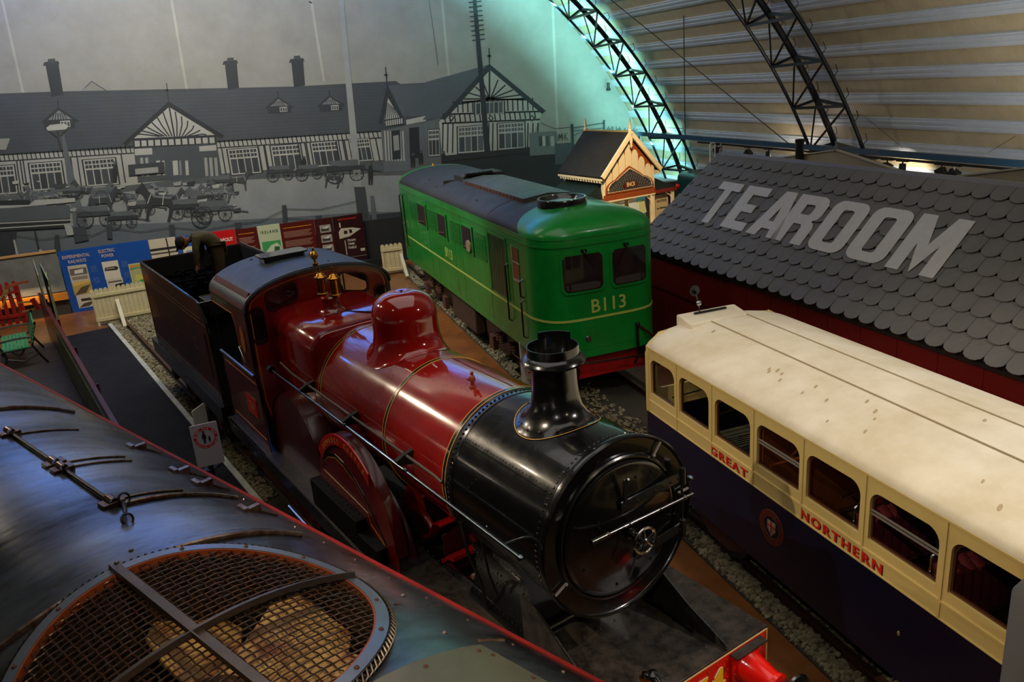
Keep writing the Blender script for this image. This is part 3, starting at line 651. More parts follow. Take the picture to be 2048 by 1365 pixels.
txt(t, 'TRAIN', .02, 1.02, .11, 'c9c2b0', .3, .003); txt(t, 'TIME', .0, .89, .11, 'c9c2b0', .25, .003); txt(t, 'TABLE', .02, .76, .11, 'c9c2b0', .3, .003)
spr(t, 'train_drawing', [([(-.38,1.15),(-.02,1.2),(.1,1.26),(.42,1.42),(.12,1.5),(-.28,1.52),(-.38,1.4)],'bdb6a2'),(R4(-.2,1.3,-.08,1.42),'2a0a10'),([(.0,1.3),(.1,1.32),(.08,1.44),(-.02,1.44)],'2a0a10'),(R4(-.33,1.55,-.28,1.72),'bdb6a2'),(R4(-.36,1.8,.3,1.86),'8c1a16'),(R4(-.22,.55,-.19,1.08),'bdb6a2'),(R4(.3,.62,.46,.72),'bdb6a2'),(R4(-.32,.45,.5,.465),'8d8676')])
m = MB(); m.box(-1.4, 5.7, BY-.25, BY-.06, 0, .3); tag(m.build('display_plinth', soot), 'black plinth running under the red display boards', 'plinth')
m = MB(); m.box(4.9, 12, BY+.2, BY+.3, 0, 1.62); tag(m.build('dark_screen', mat('charcoal screen', '1b1c1d', .7)), 'charcoal screen standing behind the green locomotive', 'screen')
# ============================================================ FENCES
pick = mat('cream picket paint', 'd3c69c', .5, var=.12, vs=4)
def fence(name, lab, cat, p0, p1, h, n, m_p, round_top=True, brace=None, rails=(.12,.78), y=0, w=.72):
    p0, p1 = Vector(p0), Vector(p1); L = (p1-p0).length
    t = thing(name, lab, cat, p0, atan2(p1.y-p0.y, p1.x-p0.x))
    for k in range(n):
        x = L*(k+.5)/n; hw = L/n*w/2; m = MB()
        top = [(x+hw*cos(radians(a)), h-hw+hw*sin(radians(a))*1.2) for a in range(0,181,30)] if round_top else [(x+hw,h-.12),(x+hw*.9,h-.06),(x,h),(x-hw*.9,h-.06),(x-hw,h-.12)]
        m.prism([(x-hw,.06),(x+hw,.06)]+top, -.012, .012, 'y'); m.build('picket', m_p, t)
    for z in rails: m = MB(); m.box(0, L, -.05, -.012, z*h, z*h+.09); m.build('rail', m_p, t)
    for x in (.02, L-.06): m = MB(); m.box(x, x+.06, -.04, .04, 0, h*.95); m.build('post', m_p, t)
    if brace: m = MB(); m.bar((L*brace, -.06, h*.62), (L*brace+.05, -1.0, .06), .10, .10); m.build('brace', m_p, t)
    return t
fence('picket_fence', 'cream picket fence across the end of the maroon engine track, with a sloping prop', 'fence', uv(AS,26.4,2.45), uv(AS,26.2,4.05), 1.12, 13, pick, True, .42, w=.94)
fence('picket_fence', 'short cream picket fence beyond the far end of the green locomotive', 'fence', (5.02,26.9,0), (5.75,26.8,0), 1.05, 5, pick, True, .9, w=.94)
redp = mat('red picket paint', '98180f', .5, var=.3, vs=4)
fence('picket_fence', 'bright red pointed picket fence at the far left', 'fence', (-8.4,28.0,0), (-6.05,28.0,0), 1.42, 12, redp, False, None, (.2,.72), w=.55)
# trolley in front of the red fence
pw = mat('worn orange wood', 'a04a28', .6, var=.35, vs=8)
o0 = Vector((-7.0, 27.0, 0)); t = thing('luggage_trolley', 'old wooden sack trolley with spread handles in front of the red picket fence', 'trolley', o0)
L0 = lambda x, y: at(x, y, 27.0)-o0
m = MB(); m.bar(L0(8,577), L0(36,567), .07); m.bar(L0(36,567), L0(57,563), .06); m.build('crossbar', pw, t)
m = MB(); m.bar(L0(16,575), L0(-6,610), .05); m.bar(L0(17,576), L0(5,616), .04); m.build('handle', mat('tan wood', '9a7a42', .6, var=.3), t)
m = MB(); m.bar(L0(18,578), L0(31,612), .03); m.bar(L0(31,612), L0(40,628), .03); m.build('prop', rust, t)
m = MB(); m.bar(L0(64,598), L0(78,618), .12); m.build('red_can', redp, t)
m = MB(); m.bar(L0(45,624), L0(72,618), .05); m.bar(L0(34,606), L0(70,603), .04); m.build('axle', mat('tan wood', '9a7a42'), t)
# green slatted bench with iron ends (turned away from the platform)
gbench = mat('green bench slats', '3a9a60', .45, coat=.2, var=.2, vs=4); iron = mat('cast iron', '0d0d0e', .45, coat=.3)
p = onfloor(68, 715, 0); t = thing('park_bench', 'green slatted bench with black cast iron ends at the far left', 'bench', (p.x, p.y, 0), radians(-78)); t.scale = (1.15, 1.45, 1.15)
for k in range(7): m = MB(); m.box(-.75,.75, -.02-.06*k-.052, -.02-.06*k, .44, .465); m.build('seat_slat', gbench, t)
for k in range(5): m = MB(); m.T = Matrix.Translation((0,.02,.50)) @ Matrix.Rotation(-radians(14), 4, 'X'); m.box(-.75,.75,0,.022,.03+.085*k,.095+.085*k); m.build('back_slat', gbench, t)
for sx in (-.72, .72):
    m = MB()
    for pts in ([(.16,.98),(.08,.7),(.03,.46),(.1,.25),(.2,0)], [(.03,.44),(-.2,.42),(-.42,.44),(-.47,.5)], [(-.42,.44),(-.4,.25),(-.5,0)], [(-.45,.66),(-.2,.68),(.06,.66)], [(-.45,.66),(-.48,.56),(-.43,.46)], [(-.4,.25),(-.15,.14),(.1,.25)], [(-.3,.42),(-.2,.28),(-.1,.42),(-.15,.3),(0,.32)]):
        m.tube([(sx, a, b) for a, b in pts], .022, 6)
    m.build('iron_end', iron, t)
# ============================================================ SIGNS
t = thing('warning_sign', 'white Mind the Gap sign with a red ring on the platform beside the engine', 'sign', (-.745, 12.0, .24), radians(3))
m = MB(); m.prism(rrect(-.195,.195,.76,1.44,.02), -.012, .012, 'y'); m.build('panel', mat('white sign', 'b5adb4', .4), t)
m = MB(); m.box(-.02,.02,.012,.05,0,1.2); m.box(-.18,.18,-.12,.12,0,.02); m.build('stand', blacksat, t)
def ring2(t, name, r0, r1, cx, cz, c, y=-.014, n=40, sx=1):
    m = MB(); m.prism([(cx+r1*sx*cos(2*pi*k/n), cz+r1*sin(2*pi*k/n)) for k in range(n)], y-.002, y, 'y', [[(cx+r0*sx*cos(2*pi*k/n), cz+r0*sin(2*pi*k/n)) for k in range(n)]] if r0 else ()); return m.build(name, mat('print '+c, c, .4), t, smooth=0)
ring2(t, 'red_ring', .128, .168, 0, 1.22, 'c4201c')
def arctext(t, s, cx, cz, r, a0, a1, h, c, y=-.018, flip=False, bold=.001):
    for i, ch in enumerate(s):
        if ch == ' ': continue
        a = radians(a0+(a1-a0)*(i+.5)/len(s)); o = (cx+r*cos(a), y, cz+r*sin(a)); up = Vector((cos(a),0,sin(a)))*(-1 if flip else 1); xx = Vector((sin(a),0,-cos(a)))*(-1 if flip else 1)
        text('lettering', ch, frame(o, xx, up), h, mat('print '+c, c, .4), t, .0006, bold)
arctext(t, 'MIND THE GAP', 0, 1.22, .134, 172, 8, .036, 'e8e2de'); arctext(t, 'SUPERVISE CHILDREN', 0, 1.22, .161, 188, 352, .024, 'e8e2de', flip=True)
def man2(x, z, s, nm):
    m = MB(); m.prism([(x-.016*s,z-.1*s),(x-.004*s,z-.1*s),(x,z-.02*s),(x+.004*s,z-.1*s),(x+.016*s,z-.1*s),(x+.02*s,z+.0*s),(x+.035*s,z-.03*s),(x+.03*s,z+.03*s),(x+.016*s,z+.075*s),(x-.016*s,z+.075*s),(x-.03*s,z+.03*s),(x-.034*s,z-.03*s),(x-.018*s,z+.0*s)], -.018, -.014, 'y')
    m.prism([(x+.016*s*cos(k*pi/5), z+.097*s+.016*s*sin(k*pi/5)) for k in range(10)], -.018, -.014, 'y'); return m.build(nm, soot, t, smooth=0)
man2(-.02, 1.225, .95, 'adult_figure'); man2(.05, 1.185, .5, 'child_figure')
t = thing('warning_sign', 'second white sign seen edge on just behind the Mind the Gap sign', 'sign', (-.86, 13.6, .24), radians(58))
m = MB(); m.prism(rrect(-.18,.18,.55,1.14,.02), -.012, .012, 'y'); m.build('panel', mat('pale sign', 'c9c3b6', .4), t); m = MB(); m.box(-.06,.05,-.02,-.013,.66,.76); m.build('green_mark', mat('print 2e7d42','2e7d42'), t)
m = MB(); m.box(-.02,.02,.012,.05,0,1.0); m.box(-.15,.15,-.1,.1,0,.02); m.build('stand', blacksat, t)
b0 = at(1037, 690, 14.2); t = thing('information_board', 'tall white information board with red text between chimney and green locomotive', 'sign', (b0.x+.22, 14.2, 0), radians(-8))
m = MB(); m.prism([(-.2,.05),(.22,.05),(.22,b0.z+.06)]+[(.22-.42*k/6, b0.z+.03+.05*sin(pi*k/6)) for k in range(7)], -.015, .015, 'y'); m.build('panel', mat('off white sign', 'cfc8b6', .4), t)
m = MB()
for k in range(4): m.box(-.06,.2,-.02,-.016,b0.z-.46-.06*k,b0.z-.43-.06*k)
m.build('red_text', mat('print b03a2a','b03a2a'), t)
m = MB()
for k in range(9): m.box(-.12,.2,-.02,-.016,b0.z-.78-.045*k,b0.z-.765-.045*k)
m.build('grey_text', mat('print 8c887c','8c887c'), t)
m = MB(); m.lathe([(0,0),(.03,0),(.03,.004),(0,.004)], (-.06,-.02,b0.z-.1), 'y', 12); m.build('green_mark', mat('print 2e7d42','2e7d42'), t)
# ============================================================ TEAROOM
T = thing('tearoom', 'tearoom building with a grey scalloped shingle roof lettered TEAROOM and dark red walls', 'building', (0,0,0), -AT)
RV, RZ0, RZ1, RH = 8.6, 2.35, 4.23, 10.46; U1, U0 = 15.95, -1.0
slate = mat('grey painted shingle', '605d59', .6, var=.14, vs=3, bump=.05, bs=30)
# rake end is slightly skewed like the photo: eave end further than ridge end
m = MB(); upv = Vector((RH-RV, 0, RZ1-RZ0)).normalized(); nv = Vector((-upv.z, 0, upv.x))
def rp(u, w, d=0): return Vector((RV, u, RZ0))+upv*w+nv*d
LR = (Vector((RH-RV,0,RZ1-RZ0))).length; NR = 9; ph = LR/NR
for r in range(NR):
    w0 = r*ph-.03; off = (r % 2)*.152
    x = U0-.3+off; rl = random.Random(r)
    while x < U1-(r*ph)*.26-.0:
        hw = .150; xe = min(x+2*hw, U1-.26*(r*ph)+.06); h0 = .014+rl.random()*.012
        pts = []
        for k in range(7):
            a = pi+pi*k/6; pts.append((x+hw+hw*cos(a), w0+.10+.10*sin(a)))
        pts = [(min(px, xe), py) for px, py in pts]+[(xe, w0+ph+.05), (x, w0+ph+.05)]
        lo = [rp(px, py, h0 if py < w0+.2 else .002) for px, py in pts]; hi = [rp(px, py, h0+.014 if py < w0+.2 else .008) for px, py in pts]
        n = len(pts); m.add(lo+hi, [tuple(range(n, 2*n)), tuple(range(n))[::-1]]+[(i,(i+1)%n,(i+1)%n+n,i+n) for i in range(n)])
        x += 2*hw+.005
m.build('shingle_roof', slate, T, smooth=0)
m = MB(); m.add([(RV+.02,U0,RZ0),(RV+.02,U1+.02,RZ0),(RH,U1-.62,RZ1),(RH,U0,RZ1),(RV+.06,U0,RZ0-.05),(RV+.06,U1,RZ0-.05),(RH,U1-.64,RZ1-.06),(RH,U0,RZ1-.06)], [(0,1,2,3),(7,6,5,4),(0,4,5,1),(1,5,6,2),(2,6,7,3),(3,7,4,0)]); m.build('roof_deck', soot, T)
m = MB(); m.add([(RH,U0,RZ1+.01),(RH,U1-.62,RZ1+.01),(RH+1.86,U1,RZ0),(RH+1.86,U0,RZ0),(RH,U0,RZ1-.05),(RH,U1-.62,RZ1-.05),(RH+1.8,U1,RZ0-.05),(RH+1.8,U0,RZ0-.05)], [(0,1,2,3),(7,6,5,4),(0,4,5,1),(1,5,6,2),(2,6,7,3),(3,7,4,0)]); m.build('rear_roof_slope', slate, T)
m = MB(); m.prism([(RH-.05,RZ1-.03),(RH+.05,RZ1-.03),(RH+.02,RZ1+.03),(RH-.02,RZ1+.03)], U0, U1-.6, 'y'); m.build('ridge_cap', mat('grey ridge', '6a6866', .5), T)
m = MB(); m.lathe([(.03,0),(.04,.06),(.02,.1),(.035,.14),(.01,.2),(0,.22)], (RH,U1-.62,RZ1), n=10); m.build('finial', mat('grey ridge', '6a6866'), T)
redw = mat('dark red wall paint', '6e0b08', .45, var=.15, vs=1.2)
m = MB(); m.box(RV+.12, RV+.2, U0, U1-.15, 0, RZ0-.02); m.box(RV+.2, RV+3.5, U1-.23, U1-.15, 0, RZ0-.02); m.build('wall', redw, T)
m = MB(); m.box(RV+.04,RV+.13,U0,U1-.1,RZ0-.10,RZ0-.03); m.build('fascia', mat('fascia black', '1c0d0c', .5), T)
m = MB()
for k in range(22): m.box(RV+.112, RV+.122, .6+k*.71, .62+k*.71, 0, RZ0-.1)
m.build('batten', redw, T)
m = MB(); m.box(RV+.108, RV+.125, U0, U1-.15, 1.48, 1.53); m.build('wall_joint', darkmaroon, T)
m = MB(); m.prism([(RV+.2,RZ0-.05),(RH,RZ1-.08),(RH+1.7,RZ0-.05)], U1-.7, U1-.66, 'y'); m.build('gable', mat('tan gable', '6b5d48', .6), T)
# painted letters, laid over the shingles
lw = mat('off white roof lettering', 'b4b1ac', .55, var=.10, vs=8)
def letter(u0, u1, strokes, holes=()):
    # strokes: outline polygons in letter space 0..1; letter reads with u decreasing
    m = MB()
    for poly in strokes:
        P = [(u0+(u1-u0)*a, .93+1.01*b) for a, b in poly]; H = [[(u0+(u1-u0)*a, .93+1.01*b) for a, b in h] for h in holes]
        loops = [P]+H; flat = [p for l in loops for p in l]; tri = tessellate_polygon([[Vector((a, b, 0)) for a, b in l] for l in loops])
        n = len(flat); vs = [rp(a, b, .034) for a, b in flat]+[rp(a, b, .042) for a, b in flat]
        fs = [tuple(x) for x in tri]+[tuple(i+n for i in x[::-1]) for x in tri]; o = 0
        for l in loops: k = len(l); fs += [(o+i,o+(i+1)%k,o+(i+1)%k+n,o+i+n) for i in range(k)]; o += k
        m.add(vs, fs)
    return m.build('roof_letter', lw, T, smooth=0)
letter(14.45, 13.72, [[(0,1),(0,.81),(.34,.81),(.34,0),(.66,0),(.66,.81),(1,.81),(1,1)]])
letter(13.56, 12.84, [[(0,1),(0,0),(1,0),(1,.19),(.42,.19),(.42,.41),(.86,.41),(.86,.59),(.42,.59),(.42,.81),(1,.81),(1,1)]])
letter(12.72, 11.82, [[(0,0),(.33,1),(.67,1),(1,0),(.68,0),(.63,.17),(.37,.17),(.32,0)]], [[(.42,.34),(.58,.34),(.5,.66)]])
def rr(x0,x1,z0,z1,rx,rz,n=4): return [(cx+rx*cos(radians(a+90*k/n)), cz+rz*sin(radians(a+90*k/n))) for cx,cz,a in ((x1-rx,z1-rz,0),(x0+rx,z1-rz,90),(x0+rx,z0+rz,180),(x1-rx,z0+rz,270)) for k in range(n+1)]
letter(11.98, 11.18, [[(0,0),(0,1),(.78,1),(.92,.95),(1,.85),(1,.62),(.95,.54),(.84,.49),(.95,.44),(1,.36),(1,0),(.66,0),(.66,.34),(.6,.40),(.36,.40),(.36,0)]], [[(.36,.60),(.62,.60),(.66,.65),(.66,.77),(.62,.81),(.36,.81)]])
letter(11.06, 10.26, [rr(0,1,0,1,.25,.18)], [rr(.34,.66,.17,.83,.08,.05)])
letter(10.16, 9.36, [rr(0,1,0,1,.25,.18)], [rr(.34,.66,.17,.83,.08,.05)])
letter(9.26, 8.36, [[(0,0),(0,1),(.3,1),(.5,.5),(.7,1),(1,1),(1,0),(.72,0),(.72,.5),(.5,.0),(.28,.5),(.28,0)]])
# cross gables and flue behind the ridge
tanw = mat('tan boarding', '9a8c6e', .6, var=.1, vs=3)
for n_, (xa, ya, xb, yb, xc, yc) in enumerate(((1540,318,1672,300,1700,345),(1915,352,2090,331,2150,372))):
    X = 12.0; pa, pb, pc = [(lambda d: Vector((X, d.y*X/d.x, CAMH+d.z*X/d.x)))((x-1024)/F*CR-(y-682.5)/F*CU+_f) for x, y in ((xa,ya),(xb,yb),(xc,yc))]
    Ti = T.matrix_basis; iv = Matrix.Rotation(AT, 4, 'Z'); pa, pb, pc = iv@pa, iv@pb, iv@pc
    pc2 = Vector((pb.x, pb.y-(pa.y-pb.y)*.9, pa.z))
    m = MB(); m.add([pa, pb, pc2, Vector((pa.x, pa.y, 3.2)), Vector((pa.x, pc2.y, 3.2))], [(0,1,2),(0,2,4,3)]); 
    m.add([pa+Vector((.1,0,0)), pb+Vector((.1,0,0)), pc2+Vector((.1,0,0)), Vector((pa.x+.1, pa.y, 3.2)), Vector((pa.x+.1, pc2.y, 3.2))], [(0,1,2),(0,2,4,3)]); m.build('cross_gable', tanw, T)
    m = MB(); m.bar(pa, pb, .05, .03); m.bar(pb, pc2, .05, .03); m.build('gable_trim', mat('pale trim', 'a39a86', .5), T)
    if n_ == 0:
        m = MB(); m.lathe([(.035,-.02),(.04,.06),(.02,.12),(.03,.15),(0,.2)], pb, n=10); m.build('finial', mat('grey ridge', '6a6866'), T)
p = Vector((11.9, 14.3, 0)); t = thing('flue_pipe', 'black flue pipe with a rimmed top rising behind the tearoom ridge', 'flue', p)
m = MB(); m.lathe([(.088,2.0),(.088,4.40)], n=20); m.build('pipe', blacksat, t); m = MB(); m.lathe([(.088,4.36),(.1,4.37),(.1,4.43),(.08,4.43),(.08,4.1),(0,4.1)], n=20); m.build('rim', blacksat, t)
# white hooked post and green-yellow round panel beyond the tearoom
t = thing('white_post', 'slim white square hooked pole behind the left end of the tearoom ridge', 'pole', (at(1420,320,21).x, 21, 0)); z = at(1420,287,21).z
m = MB(); m.tube([(0,0,0),(0,0,z-.03),(.03,0,z),(.15,0,z),(.17,0,z-.03),(.17,0,z-.8)], .018, 8); m.build('pole', mat('white enamel', 'e6e6e2', .3), t)
gv = mat('green coach paint', '0c5a3c', .3, coat=.5); yv = mat('yellow paint', 'd7b51c', .35)
c = at(1432, 352, 22); t = thing('round_sign', 'round green sign with a yellow ring half hidden by the tearoom gable', 'sign', (c.x, 22, 0))
m = MB(); m.lathe([(0,0),(.72,0),(.72,-.05),(0,-.05)], (0,0,c.z-.38), 'y', 40); m.build('disc', gv, t)
m = MB(); m.lathe([(.5,-.05),(.62,-.05),(.62,-.07),(.5,-.07)], (0,0,c.z-.38), 'y', 40); m.build('yellow_ring', yv, t)
m = MB(); m.box(-.05,.05,0,.06,0,c.z-.4); m.build('post', gv, t)
c = at(1392, 372, 21.4); t = thing('bus_front', 'dark green vehicle corner with a yellow waistband beside the tearoom gable', 'vehicle', (c.x+1.0, 21.6, 0))
m = MB(); m.prism(rrect(-.55,1.5,.4,c.z+.22,.22), 0, 1.6, 'y'); m.build('body', mat('deep green paint', '0b3c36', .3, coat=.5), t, bevel=.03)
m = MB(); m.prism(rrect(-.45,1.3,c.z-.2,c.z+.12,.12), -.02, 0, 'y', [rrect(-.37,1.22,c.z-.14,c.z+.05,.08)]); m.build('yellow_band', yv, t)
m = MB(); m.box(.0,.16,-.04,0,c.z+.2,c.z+.3); m.build('lamp', mat('white enamel', 'e6e6e2'), t)
# low brown wall and white ledge below the arch foot
p0, p1 = at(1316,353,27.4), at(1382,360,26.0)
m = MB(); m.box(p0.x-1.2, 16.4, 26.0, 26.3, 0, p0.z-.05); tag(m.build('low_brown_wall', mat('brown board', '4b3a34', .6)), 'low brown wall between kiosk roof and tearoom, below the arch foot', 'wall')
m = MB(); m.box(p0.x-2.0, 16.3, 26.3, 29, p0.z-.12, p0.z-.04); tag(m.build('white_ledge', mat('pale ledge', 'aeb6c0', .5)), 'pale blue-lit ledge at the foot of the far arch', 'ledge')
# dark clipped hedge strip before the kiosk
m = MB(); a, b = at(1225,420,18.5), at(1315,445,17.2); rnd = random.Random(5); d = b-a
m.bar((a.x,a.y,1.0), (b.x,b.y,1.0), .25, 2.0)
for k in range(420):
    f = rnd.random(); q = a+d*f; z = 1.95+ (a.z+(b.z-a.z)*f-2.05)*rnd.random(); h = rnd.uniform(.05,.16)
    m.add([(q.x-.012,q.y+rnd.uniform(-.1,.1),1.9),(q.x+.012,q.y,1.9),(q.x+rnd.uniform(-.03,.03),q.y,max(z,1.95)+h)], [(0,1,2)])
tag(m.build('bristle_hedge', mat('dark bristle', '16100d', .9), smooth=0), 'dark bristly hedge top between green locomotive and kiosk', 'hedge')
# ============================================================ KIOSK
KY = radians(8.51); ko = Vector((11.03, 19.6, 0))      # under the front end of the ridge
K = thing('station_kiosk', 'small cream and brown wooden kiosk with pitched dark roof and lit gable sign', 'kiosk', (0,0,0), KY)
Ki = Matrix.Rotation(-KY, 4, 'Z')
rf = Ki@Vector((11.30,20.85,4.35)); KW = .88; KL = 1.95; ez = 3.38
crm = mat('kiosk cream', 'ecdcb0', .5, var=.06); brn = mat('kiosk brown', '9a4a1a', .4, coat=.3, var=.15); droof = wavemat('dark kiosk roof', '1c1d16', '12130e', 6.5, .85, 'Z', .5); greym = mat('kiosk grille grey', '6e6a5e', .5)
x0, y0 = rf.x, rf.y
for s in (-1, 1):
    m = MB(); a = Vector((x0, y0-.16, 4.35)); b = Vector((x0+s*(KW+.16), y0-.16, ez-.16)); L = Vector((0, KL+.3, 0)); n = Vector((s*.04,0,.05))
    m.add([a,b,b+L,a+L,a+n,b+n,b+L+n,a+L+n], [(0,1,2,3),(7,6,5,4),(0,4,5,1),(1,5,6,2),(2,6,7,3),(3,7,4,0)]); m.build('roof_slope', droof, K)
    m = MB(); e = Vector((0,-.05,.03)); m.bar(a+e, b+e, .07, .12); m.bar(a+e+L, b+e+L, .05, .08); m.build('bargeboard', crm, K)
    m = MB(); m.bar(b+Vector((0,0,-.03)), b+L+Vector((0,0,-.03)), .05, .06)
    for k in range(16): m.box(b.x-.02, b.x+.02, b.y+.05+k*.135, b.y+.11+k*.135, b.z-.12, b.z-.03)
    m.build('eaves_trim', crm, K)
    m = MB(); m.box(x0+s*KW-.02, x0+s*KW+.02, y0, y0+KL, 2.55, ez); m.build('side_wall', mat('kiosk dark brown', '4a2410', .6), K)
    for yy in (0, KL): 
        m = MB(); m.box(x0+s*KW-.045, x0+s*KW+.045, y0+yy-.045, y0+yy+.045, 0, ez); m.build('post', crm, K)
    m = MB(); m.tube([(x0+s*(KW-.04),y0,2.2),(x0+s*(KW-.08),y0,2.36),(x0+s*(KW-.22),y0,2.5)], .022, 6); m.build('bracket', crm, K)
m = MB(); m.box(x0-.04, x0+.04, y0-.2, y0+KL+.2, 4.36, 4.44); m.build('ridge_board', mat('kiosk ridge', 'a58f4e', .5), K)
for yy in (-.16, KL+.1):
    m = MB(); m.lathe([(.05,4.4),(.06,4.46),(.035,4.5),(.05,4.56),(.03,4.62),(.035,4.66),(.0,4.82)], (x0,y0+yy,0), n=10); m.build('finial', crm, K)
m = MB(); m.lathe([(.045,4.28),(.05,4.15),(.03,4.08),(.04,4.02),(.0,3.95)], (x0,y0-.2,0), n=10); m.build('pendant', crm, K)
m = MB(); m.prism([(x0-KW,2.62),(x0+KW,2.62),(x0+KW,ez),(x0,4.3),(x0-KW,ez)], y0-.02, y0+.02, 'y'); m.build('gable_back', brn, K)
for k in range(7):
    xc = x0+(k-3)*.235; zt = 4.14-abs(k-3)*.225-.02; m = MB()
    m.prism([(xc-.104,2.9),(xc+.104,2.9),(xc+.104,zt-.14),(xc+.06,zt-.04),(xc,zt),(xc-.06,zt-.04),(xc-.104,zt-.14)], y0-.05, y0-.02, 'y'); m.build('gable_board', crm, K)
sil = [(-.86,2.74),(.86,2.74),(.85,2.9),(.76,3.02),(.62,3.1),(.5,3.13),(.42,3.2),(.2,3.34),(.0,3.46),(-.2,3.34),(-.42,3.2),(-.5,3.13),(-.62,3.1),(-.76,3.02),(-.85,2.9)]
m = MB(); m.prism([(x0+a*1.0,b) for a, b in sil], y0-.09, y0-.05, 'y'); m.build('sign_frame', brn, K)
m = MB(); m.prism([(x0+a*.93,2.78+(b-2.74)*.86) for a, b in sil], y0-.10, y0-.09, 'y'); m.build('sign_border', crm, K)
m = MB(); m.prism([(x0+a*.88,2.80+(b-2.74)*.80) for a, b in sil], y0-.107, y0-.10, 'y'); m.build('sign_field', mat('sign dark field', '2b2a2c', .5), K)
m = MB()
for k in range(-9, 10):
    for s in (-1, 1):
        cx = x0+k*.085; zt = 2.8+(3.36-2.8)*(1-abs(k*.085)/.8)**.7 if abs(k*.085) < .8 else 2.85
        m.bar((cx-s*.09, y0-.11, 2.81), (cx+s*.09, y0-.11, min(zt, 3.3)), .014, .008)
m.build('trellis', greym, K)
m = MB(); m.prism([(x0-.24,2.86),(x0+.24,2.86),(x0+.26,2.94),(x0+.18,3.0),(x0,3.04),(x0-.18,3.0),(x0-.26,2.94)], y0-.125, y0-.112, 'y'); m.build('name_plaque', mat('plaque crimson', '5a1016', .4), K)
text('lettering', 'BNCR', frame((x0,y0-.135,2.885), (1,0,0), (0,0,1)), .17, mat('plaque gold', 'd6bf80', .4), K, .003, .003, .3)
m = MB(); m.box(x0-KW-.04, x0+KW+.04, y0-.08, y0+.04, 2.56, 2.72); m.build('lintel', brn, K); m = MB(); m.box(x0-KW-.04, x0+KW+.04, y0-.085, y0-.02, 2.52, 2.56); m.build('lintel_trim', crm, K)
m = MB(); m.box(x0-KW, x0+KW, y0+1.0, y0+1.04, 0, 2.6); m.build('rear_partition', mat('olive board', '6b5a2c', .6), K)
m = MB(); m.box(x0-KW, x0+KW, y0-.05, y0+.6, .9, 1.0); m.build('counter', brn, K)
for xx, z, w, h, c, r in ((-.62,2.22,.2,.42,'c9bf88',8),(-.36,2.2,.34,.46,'d8dcd2',10),(-.2,2.3,.2,.32,'dfe6e0',-2),(.2,2.3,.3,.34,'d6e2e0',-6),(.32,2.12,.2,.38,'cfe0e2',-10),(.55,2.18,.24,.4,'cdd494',-12)):
    m = MB(); m.T = Matrix.Translation((x0+xx, y0+.06+abs(xx)*.04, z)) @ Matrix.Rotation(radians(r), 4, 'Y'); m.box(-w/2,w/2,0,.01,-h/2,h/2)
    o = m.build('notice_sheet', mat('paper '+c, c, .6, var=.12, vs=40), K)
lamp('POINT', 'kiosk_light', K.matrix_basis @ Vector((x0, y0+.4, 2.3)) if False else Matrix.Rotation(KY,4,'Z') @ Vector((x0, y0+.35, 2.45)), 16, (1,.9,.6), size=.05)
for s in (-1, 1):        # lower side wings with hipped roofs
    xa, xb = x0+s*KW, x0+s*(KW+.75); m = MB()
    m.add([(xa,y0+.1,3.05),(xb+s*.12,y0-.02,2.62),(xb+s*.12,y0+KL,2.62),(xa,y0+KL,3.05),(xa,y0-.02,2.62)], [(0,4,1),(0,1,2,3),(4,0,3,2,1)]); m.build('wing_roof', mat('dark green kiosk roof', '20342c', .5, var=.2), K)
    m = MB(); m.bar((xa,y0-.05,2.58), (xb+s*.12,y0-.05,2.58), .05, .1); m.build('wing_fascia', mat('kiosk red brown', '7a2414', .4), K)
    m = MB(); m.box(min(xb-.04,xb+.04), max(xb-.04,xb+.04), y0-.04, y0+.04, 0, 2.54); m.build('post', crm, K)
    m = MB(); m.box(min(xa,xb), max(xa,xb), y0+.12, y0+.15, .6, 2.45); m.build('poster_board', mat('aged paper', 'bfae86', .6, var=.15, vs=10), K)
    if s > 0:
        for st, zz, h in (('NOTICE', 2.22, .1), ('ALL PERSONS', 2.02, .06), ('No. 8', 1.72, .08)): text('lettering', st, frame(((xa+xb)/2+.05,y0+.115,zz), (1,0,0), (0,0,1)), h, mat('print ink', '1e1a16'), K, .002, .002)
        m = MB(); m.ball((xb+.16,y0-.05,2.64), .07, 10); m.build('red_lamp', mat('red lamp glass', 'c8140e', .3), K)
    m = MB(); m.tube([(xb-s*.03,y0,2.3),(xb-s*.1,y0,2.42),(xb-s*.24,y0,2.5)], .02, 6); m.build('bracket', crm, K)
c = at(1348, 392, 20.6); t = thing('advert_board', 'small dark blue advert board right of the kiosk', 'sign', (c.x, 21.2, 0))
m = MB(); m.box(-.28,.4,0,.04,c.z-.5,c.z+.2); m.build('panel', mat('navy enamel', '14142e', .4), t)
text('lettering', 'IRECT', frame((.05,-.006,c.z-.06), (1,0,0), (0,0,1)), .17, mat('pale lilac enamel', 'b3b0c0'), t, .002, .004); m = MB(); m.box(-.2,.25,-.006,0,c.z+.1,c.z+.15); m.build('yellow_line', yv, t)
m = MB(); m.box(-.02,.02,.04,.08,0,c.z); m.build('post', blacksat, t)
# ============================================================ MAROON STEAM ENGINE (x right, y to the rear, z up; origin under the buffer beam)
SO = uv(AS, 3.972, 3.943)
E = thing('steam_locomotive', 'maroon steam locomotive with black smokebox and red buffer beam, facing the camera', 'locomotive', SO, -AS)
ZC, RB = 2.51, .795
def zcyl(x, R): return ZC+sqrt(max(R*R-x*x, 0))
